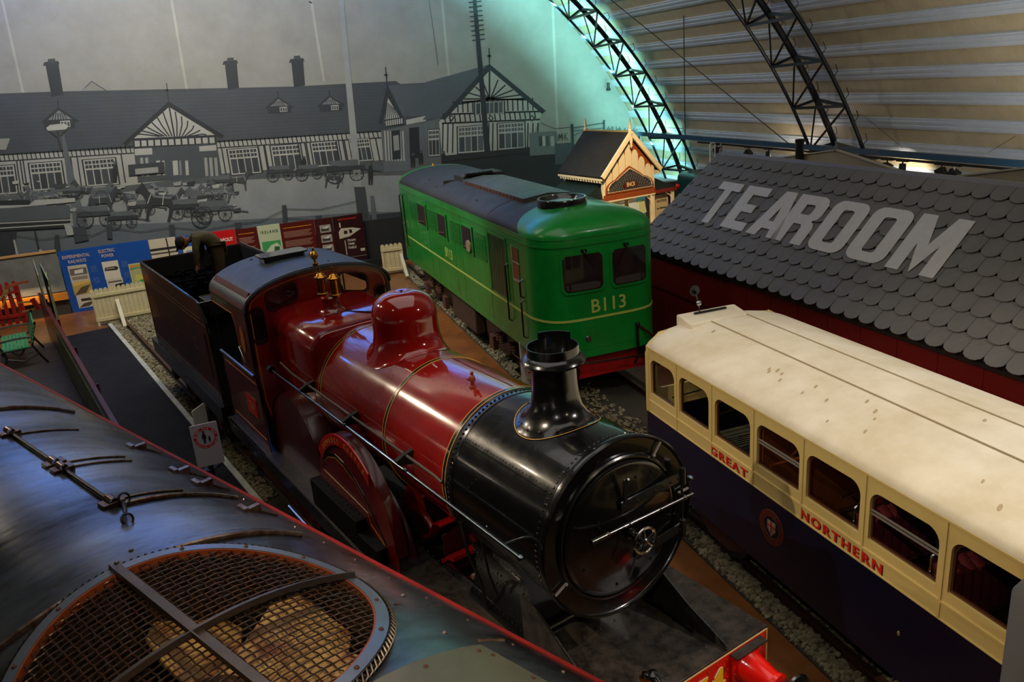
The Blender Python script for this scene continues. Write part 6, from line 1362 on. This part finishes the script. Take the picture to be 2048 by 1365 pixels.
for s in (-1, 1):
    m = MB(); m.prism([(Y0B,1.65),(Y1B,1.65),(Y1B,2.60),(Y0B,2.60)], s*BW, s*(BW-.03), 'x', [wh(a,b,i) for i,(a,b) in enumerate(wins)]); sd_ = m.build('upper_side', bcream, B_)
    m = MB(); m.prism([(Y0B,.72),(Y1B,.72),(Y1B,1.65),(Y0B,1.65)], s*(BW+.004), s*(BW-.03), 'x', [[(6.9+.50*cos(radians(a)), .72+.48*sin(radians(a))) for a in range(0,181,15)]] if False else ()); lo = m.build('lower_side', navy, B_)
    m = MB(); m.box(min(s*BW,s*(BW+.014)), max(s*BW,s*(BW+.014)), Y0B,Y1B,1.812,1.835); m.box(min(s*BW,s*(BW+.010)), max(s*BW,s*(BW+.010)), Y0B,Y1B,1.648,1.66)
    for a, b in zip(wins[1:], wins[:-1]):
        yc = (a[1]+b[0])/2; m.box(min(s*BW,s*(BW+.012)), max(s*BW,s*(BW+.012)), yc-.012,yc+.012,1.66,2.58)
    m.box(min(s*BW,s*(BW+.02)), max(s*BW,s*(BW+.02)), Y0B,Y1B,2.585,2.605); m.build('moulding', bcream, sd_)
    for i, (a, b) in enumerate(wins):
        P = wh(a, b, i); m = MB(); m.prism(P, s*(BW-.03), s*(BW-.055), 'x', [wh(a,b,i,.022)]); wf = m.build('window_frame', brownf, sd_)
        if i in (3, 5, 7): m = MB(); [m.box(min(s*(BW-.02),s*(BW-.035)), max(s*(BW-.02),s*(BW-.035)), a,b,z,z+.014) for z in (2.20,2.235)]; m.build('sliding_vent_bar', mat('aluminium bar', 'b9b4a8'), wf)
    if s < 0:
        lred = mat('letter red', 'd4281a', .35); lsh = mat('letter shadow', '54201a', .5)
        for st, ya, yb in (('GREAT', 7.655, 6.91), ('NORTHERN', 5.985, 4.87)):
            for dd, mm, o_ in ((.010, lsh, .003), (0, lred, .006)):
                text('lettering', st, frame((-BW-o_, (ya+yb)/2-dd, 1.683-dd*.5), (0,-1,0), (0,0,1)), .142, mm, sd_, .001, .004, ya-yb, sp=1.28)
        cr = mat('crest maroon', '6a1c16', .5, var=.5, vs=30); cx_, cz_ = 6.45, 1.30
        def disc(name, r0, r1, mt, d, ry=1): 
            m = MB(); m.prism([(cx_+r1*cos(2*pi*k/32), cz_+ry*r1*sin(2*pi*k/32)) for k in range(32)], -BW-.006-d, -BW-.004, 'x', [[(cx_+r0*cos(2*pi*k/32), cz_+ry*r0*sin(2*pi*k/32)) for k in range(32)]] if r0 else ()); return m.build(name, mt, lo)
        disc('crest_ring', .135, .20, cr, .002); disc('crest_edge', .20, .206, mat('crest edge gold', '7a4c1c', .5), .003); disc('crest_edge', .13, .135, mat('crest edge gold', '7a4c1c'), .003)
        m = MB(); m.prism([(cx_-.07,cz_+.07),(cx_+.07,cz_+.07),(cx_+.07,cz_-.03),(cx_,cz_-.11),(cx_-.07,cz_-.03)], -BW-.009, -BW-.004, 'x'); sh_ = m.build('crest_shield', mat('crest pale', 'a89c84', .5, var=.4, vs=30), lo)
        m = MB(); m.box(-BW-.011,-BW-.006,cx_-.012,cx_+.012,cz_-.08,cz_+.07); m.box(-BW-.011,-BW-.006,cx_-.07,cx_+.07,cz_-.0,cz_+.025); m.build('crest_cross', mat('crest red', 'b0301c', .5), sh_)
        arctext2 = 'GREAT NORTHERN RAILWAY IRELAND'
        for i, c_ in enumerate(arctext2):
            if c_ == ' ': continue
            a = 2*pi*(i/len(arctext2)); text('crest_lettering', c_, frame((-BW-.010,cx_+.158*sin(a)*-1,cz_+.158*cos(a)), (0,-cos(a),-sin(a)), (0,-sin(a),cos(a))), .035, mat('crest edge gold', '7a4c1c'), lo, .0005)
        m = MB(); m.ball((-BW-.01,4.62,1.22), .018, 8, (.5,1,1.6)); m.build('side_stud', mat('dull brass stud', 'a08a5c', .4, .5), lo)
        for k in range(2): pass
# roof with shoulders
def broof(y, ins=0, dz=0):
    P = [(-BW-.015+ins,y,2.60),(-BW-.012+ins,y,2.63),(-BW+.04+ins,y,2.68),(-BW+.14+ins,y,2.735),(-.74,y,2.80),(-.5,y,2.85),(-.28,y,2.885),(0,y,2.90)]
    P = [(x,yy,z-dz*(1-abs(x)/1.3)) for x,yy,z in P]; return P+[(-x,yy,z) for x,yy,z in P[-2::-1]]
m = MB(); m.loft([broof(y) for y in (Y0B, 2, 4, 6, 8, 9.0)]+[broof(9.12,.01,.01), broof(9.20,.03,.03), broof(9.26,.08,.07)], closed=True); rf2 = m.build('roof', roofc, B_, smooth=50)
m = MB(); 
for x in (-.28, .28): m.tube([(x,Y0B,2.888),(x,9.1,2.888)], .010, 5)
m.build('roof_seam', mat('roof seam grey', '9c8c6e', .6), rf2)
m = MB(); rn = random.Random(11); marks = [(-.62,7.2),(-.66,7.15),(-.58,7.1),(-.60,7.0),(-.7,6.9),(-.55,6.5),(-.72,6.5),(-.66,6.2),(-.42,5.9),(-.5,5.7),(-.6,5.6),(-.8,5.5),(-.7,4.3),(-.86,4.0),(.1,5.0),(-.9,5.9),(-.45,8.6)]
def brz(x): 
    pts = [(1.1,2.63),(1.06,2.68),(.96,2.735),(.74,2.80),(.5,2.85),(.28,2.885),(0,2.90)]; x = abs(x)
    for (a, za), (b, zb) in zip(pts, pts[1:]):
        if b <= x <= a: return zb+(za-zb)*(x-b)/(a-b)
    return 2.6
for x, y in marks:
    r = rn.uniform(.02,.035); sl = -(brz(x+.01)-brz(x-.01))/.02
    m.add([(x+r*1.2*cos(a*pi/5), y+r*.6*sin(a*pi/5)+r*.5*cos(a*pi/5), brz(x+r*1.2*cos(a*pi/5))+.0025) for a in range(10)], [tuple(range(10))])
m.build('roof_marks', mat('roof scuff', 'b09b78', .8), rf2, smooth=0)
# far end with its destination box
m = MB(); m.prism([(-BW,.72),(BW,.72),(BW,1.65),(-BW,1.65)], Y1B, Y1B+.04, 'y'); m.build('end_lower', navy, B_)
m = MB(); m.prism([(-BW,1.65),(BW,1.65),(BW,2.60),(.9,2.76),(0,2.86),(-.9,2.76),(-BW,2.60)], Y1B, Y1B+.04, 'y', [rrect(-.95,-.06,1.95,2.5,.08), rrect(.06,.95,1.95,2.5,.08)]); m.build('end_upper', bcream, B_)
m = MB(); m.tube([(-BW+.02,Y1B+.0,1.66),(-BW+.02,Y1B,2.5),(-BW+.06,Y1B,2.62),(-BW+.25,Y1B+.02,2.73)], .05, 10); m.tube([(BW-.02,Y1B+.0,1.66),(BW-.02,Y1B,2.5),(BW-.06,Y1B,2.62),(BW-.25,Y1B+.02,2.73)], .05, 10); m.build('corner_pillar', bcream, B_)
m = MB(); m.prism([(8.9,2.82),(9.28,2.76),(9.28,2.94),(9.2,2.955),(8.9,2.905)], -.60, .30, 'x'); m.build('destination_box', roofc, B_, bevel=.02)
m = MB(); m.box(-.40,.10,9.12,9.15,2.95,2.972); m.build('slot', soot, B_)
m = MB(); m.tube([(-.28,9.2,2.96),(-.30,9.2,3.1),(-.33,9.2,3.2)], .012, 6); h_ = m.build('horn_stem', black, B_)
m = MB(); m.lathe([(0,.03),(.05,.025),(.072,-.0),(.078,-.02),(.07,-.022),(.0,-.0)], (-.36,9.2,3.27), 'y', 24); m.build('horn_bell', mat('dark chrome', '3a3d40', .12, 1), h_)
m = MB(); m.ball((-.30,9.18,3.08), .04, 12); m.build('roof_lamp', mat('chrome', 'c8c8c8', .12, 1), h_)
# interior: floor, seats, partition
m = MB(); m.box(-BW+.05,BW-.05,Y0B,Y1B,1.02,1.06); m.build('floor_panel', mat('bus floor', '3a2a1c', .5), B_)
m = MB(); m.box(-BW+.031,-BW+.045,Y0B,Y1B,1.06,1.90); m.box(BW-.045,BW-.031,Y0B,Y1B,1.06,1.90); m.box(-BW+.04,BW-.04,Y0B,Y0B+.04,1.0,2.6); m.build('inner_lining', mat('dark varnished wood', '2c140a', .4, coat=.3), B_)
leather = mat('oxblood leather', '6a2a30', .3, coat=.5, var=.2); chrome = mat('chrome', 'c8c8c8')
for y in (5.35, 4.45, 3.6, 2.8, 2.0):
    for x0, x1 in ((-1.0,-.1) if y > 3.7 else (-1.02,-.5), (.25,1.0)):
        m = MB(); n_ = 8 if x1-x0 > .6 else 5; w = (x1-x0)/n_
        for k in range(n_):
            cxk = x0+w*(k+.5); m.tube([(cxk,y+.03,1.42),(cxk,y+.02,1.8),(cxk,y-.01,1.96),(cxk,y-.06,2.02),(cxk,y-.12,1.98),(cxk,y-.12,1.5)], w*.54, 10)
        m.box(x0,x1,y-.12,y+.02,1.40,1.94); st_ = m.build('seat_back', leather, B_)
        m = MB(); m.box(x0,x1,y-.02,y+.42,1.34,1.48); m.build('seat_cushion', leather, st_, bevel=.04)
        m = MB(); m.tube([(x0-.02,y-.02,1.85),(x0-.02,y-.02,2.11),(x0+.03,y-.02,2.15),(x1-.03,y-.02,2.15),(x1,y-.02,2.11),(x1,y-.02,1.85)], .014, 8); m.tube([(x0,y-.03,2.075),(x1,y-.03,2.075)], .010, 6); m.build('chrome_rail', chrome, st_)
        m = MB(); m.box(x0+.05,x1-.05,y,y+.35,1.06,1.34); m.build('seat_base', soot, st_)
ow = mat('orange varnished wood', '8a4a1e', .35, coat=.4, var=.3, vs=4)
for y in (8.15, 7.9):
    m = MB()
    for k in range(5): m.box(-.95,.0,y-.24+k*.10,y-.17+k*.10,1.50,1.53)
    m.build('slatted_bench', mat('grey green slats', '5a5a4a', .5, var=.3), B_)
m = MB(); m.box(-1.0,.9,6.62,6.66,1.1,1.95); m.box(-1.0,-.9,6.66,7.4,1.1,1.72); m.bar((-.95,6.7,1.72),(.2,7.3,1.80), .05); m.box(-.6,.9,7.3,7.34,1.1,2.3); m.build('wooden_partition', ow, B_)
m = MB(); m.tube([(-.95,7.95,2.0),(.6,7.95,2.12)], .012, 6); m.tube([(-.95,8.8,1.96),(-.2,8.8,2.0)], .012, 6); m.tube([(-.95,5.6,2.06),(-.5,5.6,2.09)], .012, 6); m.build('cross_rail', chrome, B_)
m = MB(); m.box(.2,.9,5.7,6.3,1.1,1.7); m.box(.4,.9,3.2,3.5,1.1,1.75); m.build('luggage_locker', mat('red brown locker', '5a1210', .4, var=.3), B_)
m = MB(); m.box(-1.0,1.0,.2,8.9,.62,.74); m.build('underframe', soot, B_)
for s in (-1, 1):
    for yw in (1.6, 7.6):
        m = MB(); m.lathe([(0,-.05),(.36,-.05),(.42,-.06),(.44,.06),(.36,.07),(0,.07)], (s*.80,yw,.605), 'x', 28); m.build('wheel', blacksat, B_)
        m = MB(); m.prism([(yw-.6,.62),(yw+.6,.62),(yw+.2,.42),(yw-.2,.42)], s*.95, s*1.0, 'x'); m.build('leaf_spring', rust, B_)
# ============================================================ FOREGROUND DIESEL ROOF
D = thing('foreground_locomotive', 'diesel locomotive seen from above in the foreground, worn metallic roof with a round fan grille', 'locomotive', uv(AF, 0, 1.2), -AF)
FR, FZ = 1.95, 3.90
def fz(x, d=0): return FZ-FR+sqrt(max((FR+d)**2-x*x, .01))
froof = mat('worn metallic roof', '9aa0a8', .27, .92, var=.5, vs=1.1, col2='2a2b2e', bump=.2, bs=7, rvar=.10, stretch=(.45,1.3,1))  # dark tones deepened in the colour to set off the blue reflection
FE = 1.44; CYF, CR_ = 3.28, .80
m = MB()
def grid(x0, x1, y0, y1, nx, ny):
    vs = [(x0+(x1-x0)*i/nx, y0+(y1-y0)*j/ny) for j in range(ny+1) for i in range(nx+1)]
    m.add([(x,y,fz(x)) for x,y in vs], [(j*(nx+1)+i, j*(nx+1)+i+1, (j+1)*(nx+1)+i+1, (j+1)*(nx+1)+i) for j in range(ny) for i in range(nx)])
grid(-FE, FE, 4.28, 17, 48, 26); grid(-FE, FE, -4, 2.28, 48, 12); grid(-FE, -1, 2.28, 4.28, 8, 4); grid(1, FE, 2.28, 4.28, 8, 4)
nq = 64; rr_ = []
for j in range(7):
    f = j/6; r_ = []
    for k in range(nq):
        a = 2*pi*k/nq; c, s = cos(a), sin(a); q = 1/max(abs(c), abs(s)); r = CR_*(1-f)+q*f; x, y = r*c, CYF+r*s; r_.append((x,y,fz(x)))
    rr_.append(r_)
m.loft(rr_, cap=False); fb2 = m.build('roof', froof, D, smooth=40)
m = MB(); 
for s in (-1,1): m.prism([(s*FE,fz(FE)+.004),(s*(FE+.03),fz(FE)-.0),(s*(FE+.03),fz(FE)-.045),(s*FE,fz(FE)-.05)], -4, 17, 'y')
m.build('red_cantrail', mat('dusty red paint', '8c1a10', .7, coat=.0, var=.3, vs=4, spec=.2), D)
m = MB()
for s in (-1,1): m.box(min(s*(FE-.03),s*(FE+.01)), max(s*(FE-.03),s*(FE+.01)), -4,17,.9,fz(FE)-.03)
m.box(-FE,FE,16.96,17,.9,3.2); m.box(-FE,FE,-4,-3.96,.9,3.2); m.build('body_side', mat('black body side', '0c0c0d', .3, coat=.5), D)
# fan well, fan and guard
m = MB(); m.lathe([(CR_,fz(.8)-.02),(CR_-.01,3.35),(CR_-.03,3.02),(0,3.0)], (0,CYF,0), n=48, fn=lambda p, r, h: Vector((p.x,p.y,fz(p.x)-.005)) if h > 3.5 else p); m.build('fan_well', mat('dark rusty well', '1c120c', .8, var=.5, vs=8), D)
blade = mat('tan fan blade', 'd0aa62', .6, var=.6, vs=7, col2='7a3c1a'); m = MB()
for k in range(6):
    a = 2*pi*k/6+.2; T0 = Matrix.Translation((0,CYF,3.52)) @ Matrix.Rotation(a, 4, 'Z') @ Matrix.Rotation(radians(22), 4, 'X')
    m.T = T0; m.prism([(.12,-.08),(.35,-.20),(.66,-.27),(.76,-.2),(.76,.18),(.6,.24),(.3,.15),(.12,.08)], -.008, .008, 'z')
m.T = None; fan = m.build('fan_blades', blade, D); m = MB(); m.lathe([(0,3.62),(.1,3.61),(.17,3.56),(.17,3.46),(0,3.45)], (0,CYF,0), n=28); m.build('fan_hub', rust, fan)
m = MB(); m.tube([(-.75,CYF-.2,3.2),(.75,CYF+.1,3.2)], .03, 8); m.tube([(-.2,CYF-.75,3.15),(.1,CYF+.75,3.15)], .03, 8); m.tube([(-.7,CYF+.3,3.3),(.2,CYF+.72,3.34)], .012, 6); m.build('well_pipes', rust, D)
ringm = mat('blue grey ring', '7d8797', .28, .5, var=.2, vs=4)
def rad(a, r, d): x = r*cos(a); return (x, CYF+r*sin(a), fz(x, d))
m = MB(); nr = 96; m.loft([[rad(2*pi*k/nr, .815, .035), rad(2*pi*k/nr, .875, .035), rad(2*pi*k/nr, .875, .05), rad(2*pi*k/nr, .815, .05)] for k in range(nr+1)], cap=False); rg = m.build('guard_ring', ringm, D)
m = MB(); m.loft([[rad(2*pi*k/nr, .805, -.01), rad(2*pi*k/nr, .815, -.01), rad(2*pi*k/nr, .815, .045), rad(2*pi*k/nr, .805, .045)] for k in range(nr+1)], cap=False); m.build('rusty_lip', mat('orange rust', 'a34a1c', .6, var=.4, vs=12), rg)
m = MB(); [m.rivet(rad(2*pi*k/16, .845, .05), (0,0,1), .014) for k in range(16)]; m.build('bolts', rust, rg)
m = MB()
for k in range(150):
    a = 2*pi*k/150; b = a+.05; m.tube([rad(a,.89,.0), rad((a+b)/2,.905,.03), rad(b,.885,.05)], .0045, 4, False); m.tube([rad(b,.89,.0), rad((a+b)/2,.90,.03), rad(a,.885,.05)], .0045, 4, False)
m.build('chain_edge', mat('dull wire', '6a5c50', .4, .7), rg)
wire_m = mat('crimped guard wire', '5e534a', .4, .7, var=.5, vs=12, col2='6b432c'); m = MB(); sp_ = .047; nk_ = int(.8/sp_)
for k in range(-nk_, nk_+1):
    c = k*sp_; h = sqrt(max(.81**2-c*c, 0)); n = max(2, int(2*h/(sp_/2)))
    m.tube([(c, CYF-h+2*h*i/n, fz(c, .030+.005*(1 if i % 4 < 2 else -1))) for i in range(n+1)], .0042, 4, False)
    m.tube([(-h+2*h*i/n, CYF+c+.006*(1 if i % 4 in (0,1) else -1), fz(-h+2*h*i/n, .030-.005*(1 if i % 4 < 2 else -1))) for i in range(n+1)], .0042, 4, False)
m.build('wire_guard', wire_m, D, smooth=60)
m = MB(); ys = [CYF-.87+1.74*i/12 for i in range(13)]; m.loft([[(-.03,y,fz(0,.05)),(.03,y,fz(0,.05)),(.03,y,fz(0,.058)),(-.022,y,fz(0,.058)),(-.022,y,fz(0,.085)),(-.03,y,fz(0,.085))] for y in ys]); 
xs = [-.87+1.74*i/16 for i in range(17)]; m.loft([[(x,CYF-.03,fz(x,.05)),(x,CYF+.03,fz(x,.05)),(x,CYF+.03,fz(x,.058)),(x,CYF-.022,fz(x,.058)),(x,CYF-.022,fz(x,.085)),(x,CYF-.03,fz(x,.085))] for x in xs]); m.build('cross_bar', mat('grey brown angle iron', '6d625c', .35, .7, var=.3), rg)
# ribs, hatch rods and fittings
def rib(y0, y1, x0, x1, r, name='roof_rib', mt=None):
    m = MB(); n = 14; m.tube([(x0+(x1-x0)*i/n, y0+(y1-y0)*i/n, fz(x0+(x1-x0)*i/n, r*.5)) for i in range(n+1)], r, 8); return m.build(name, mt or mat('worn rib metal', '8a7a6a', .3, .8, var=.5, vs=15, col2='5a2f1a'), fb2)
rib(7.72,7.80,-1.1,1.07,.022); rib(4.16,4.16,-.9,1.10,.020); rib(4.98,5.02,.36,1.14,.018)
for y in (6.92, 6.02, 5.90, 5.10): rib(y, y+.03, .36, .82, .009)
m = MB(); m.tube([(.34,6.95,fz(.34,.02)),(.34,6.05,fz(.34,.02))], .014, 8); m.tube([(.34,5.9,fz(.34,.02)),(.34,5.02,fz(.34,.02))], .014, 8); m.build('hinge_rod', mat('dark hinge rod', '3a3430', .4, .7), fb2)
m = MB()
for y in (6.97, 6.03, 5.88, 5.05): m.box(.27,.41,y-.05,y+.05,fz(.34)-.01,fz(.34)+.03); m.lathe([(.03,-.05),(.03,.05)], (.34,y,fz(.34,.03)), 'y', 10)
m.build('hinge', mat('worn rib metal', '8a7a6a'), fb2, bevel=.005)
m = MB(); n = 20
for cx, cy, dz in ((.38,4.93,.07),(.30,4.72,.02)): m.tube([(cx+.032*cos(2*pi*k/n), cy+.018*sin(2*pi*k/n), fz(cx,dz)+.030*sin(2*pi*k/n)) for k in range(n+1)], .008, 6)
m.tube([(.36,4.9,fz(.36,.05)),(.31,4.76,fz(.31,.04))], .014, 6); m.build('eye_bolt', mat('dark eye bolt', '3c3c40', .35, .8), fb2)
m = MB()
for y in (6.45, 5.7, 5.35, 4.7): m.box(.98,1.13,y-.02,y+.02,fz(1.05)-.03,fz(1.05)+.02); m.box(1.0,1.03,y-.05,y+.05,fz(1.02),fz(1.02)+.03); m.tube([(1.12,y,fz(1.12,.01)),(1.24,y-.02,fz(1.24,.01))], .008, 6)
m.build('latch', mat('worn rib metal', '8a7a6a'), fb2)
m = MB()
for k in range(30): y = 7.4-.33*k; m.rivet((1.22,y,fz(1.22)), (.6,0,1), .012)
for x, y in ((.16,4.35),(.05,3.98+.3),(-.35,5.2),(.9,2.6),(1.05,3.1)): m.rivet((x,y,fz(x)), (0,0,1), .016)
m.build('rivets', mat('worn rib metal', '8a7a6a'), fb2)
m = MB(); xs = [-.75+1.72*i/14 for i in range(15)]; m.loft([[(x,-3,fz(x,.004)),(x,2.42-.0*x,fz(x,.004)),(x,2.42,fz(x,.012)),(x,-3,fz(x,.012))] for x in xs]); pl_ = m.build('patch_plate', mat('olive beige plate', '7d7860', .38, .4, var=.25, vs=3, rvar=.08), D)
m = MB(); [m.rivet((-.7+.32*k,2.36,fz(-.7+.32*k,.012)), (0,0,1), .012) for k in range(6)]; [m.rivet((.93,2.3-.25*k,fz(.93,.012)), (0,0,1), .012) for k in range(5)]; m.build('screws', rust, pl_)
m = MB(); m.tube([(.90,2.98,fz(.90,.0)),(1.22,3.0,fz(1.22,.0))], .006, 6); m.tube([(1.0,2.48,fz(1.0,.0)),(1.2,2.5,fz(1.2,.0))], .012, 6); m.build('weld_line', mat('worn rib metal', '8a7a6a'), fb2)
# railing post beside the viewpoint
p = at(2082, 1180, 1.0); q = at(2066, 1500, 1.0)
m = MB(); m.tube([(p.x,p.y,p.z+.02),(p.x,p.y,p.z-.02),(q.x,q.y,.0)], [.03,.052,.052], 20); tag(m.build('railing_post', mat('pale grey railing', '8d857c', .5), smooth=50), 'pale grey railing post right beside the viewpoint, bottom right corner', 'post')
# ============================================================ separate repeated pieces into parts of their own
def split_parts(bases):
    for o in [o for o in COL.objects if o.type == 'MESH' and o.name.split('.')[0] in bases]:
        me = o.data; n = len(me.vertices); par = list(range(n))
        def fd(i):
            while par[i] != i: par[i] = par[par[i]]; i = par[i]
            return i
        for e in me.edges:
            a, b = fd(e.vertices[0]), fd(e.vertices[1])
            if a != b: par[a] = b
        comp = {}
        for i in range(n): comp.setdefault(fd(i), []).append(i)
        C_ = []
        for vs in comp.values():
            P = [me.vertices[i].co for i in vs]; C_.append([set(vs), [min(p[k] for p in P) for k in range(3)], [max(p[k] for p in P) for k in range(3)]])
        ch = True
        while ch:
            ch = False
            for i in range(len(C_)):
                for j in range(i+1, len(C_)):
                    A, B2 = C_[i], C_[j]
                    if all(A[1][k] <= B2[2][k]+.004 and B2[1][k] <= A[2][k]+.004 for k in range(3)):
                        A[0] |= B2[0]; A[1] = [min(a, b) for a, b in zip(A[1], B2[1])]; A[2] = [max(a, b) for a, b in zip(A[2], B2[2])]; C_.pop(j); ch = True; break
                if ch: break
        if len(C_) < 2 or len(C_) > 60: continue
        import bmesh
        base = o.name.split('.')[0]
        for c in C_[1:]+C_[:1]:
            bm = bmesh.new(); bm.from_mesh(me); bm.verts.ensure_lookup_table()
            bmesh.ops.delete(bm, geom=[v for v in bm.verts if v.index not in c[0]], context='VERTS')
            if c is C_[0]: bm.to_mesh(me); me.update()
            else:
                m2 = me.copy(); bm.to_mesh(m2); q = o.copy(); q.data = m2; q.name = base; COL.objects.link(q)
            bm.free()
split_parts({'handrail_bracket','corner_pillar','hinge','latch','door_clip','battens','batten','post','bargeboard','axlebox_and_spring','axlebox','step','grab_rail','motion_bracket','seat_slat','iron_end','cross_rail','slatted_bench','luggage_locker','rail_bracket','door_frame','brass_collar','roof_fittings','guard_edge','panel_joint','sliding_vent_bar','weld_line','hinge_rod','eye_bolt','moulding','cab_pipes','coupling_pipes','well_pipes','weighshaft','lubricator_pipe','pillar_rail','red_cantrail','trellis_bar','roof_bolts','handle','prop','crossbar','panel_lining','inner_lining','roof_seam'})
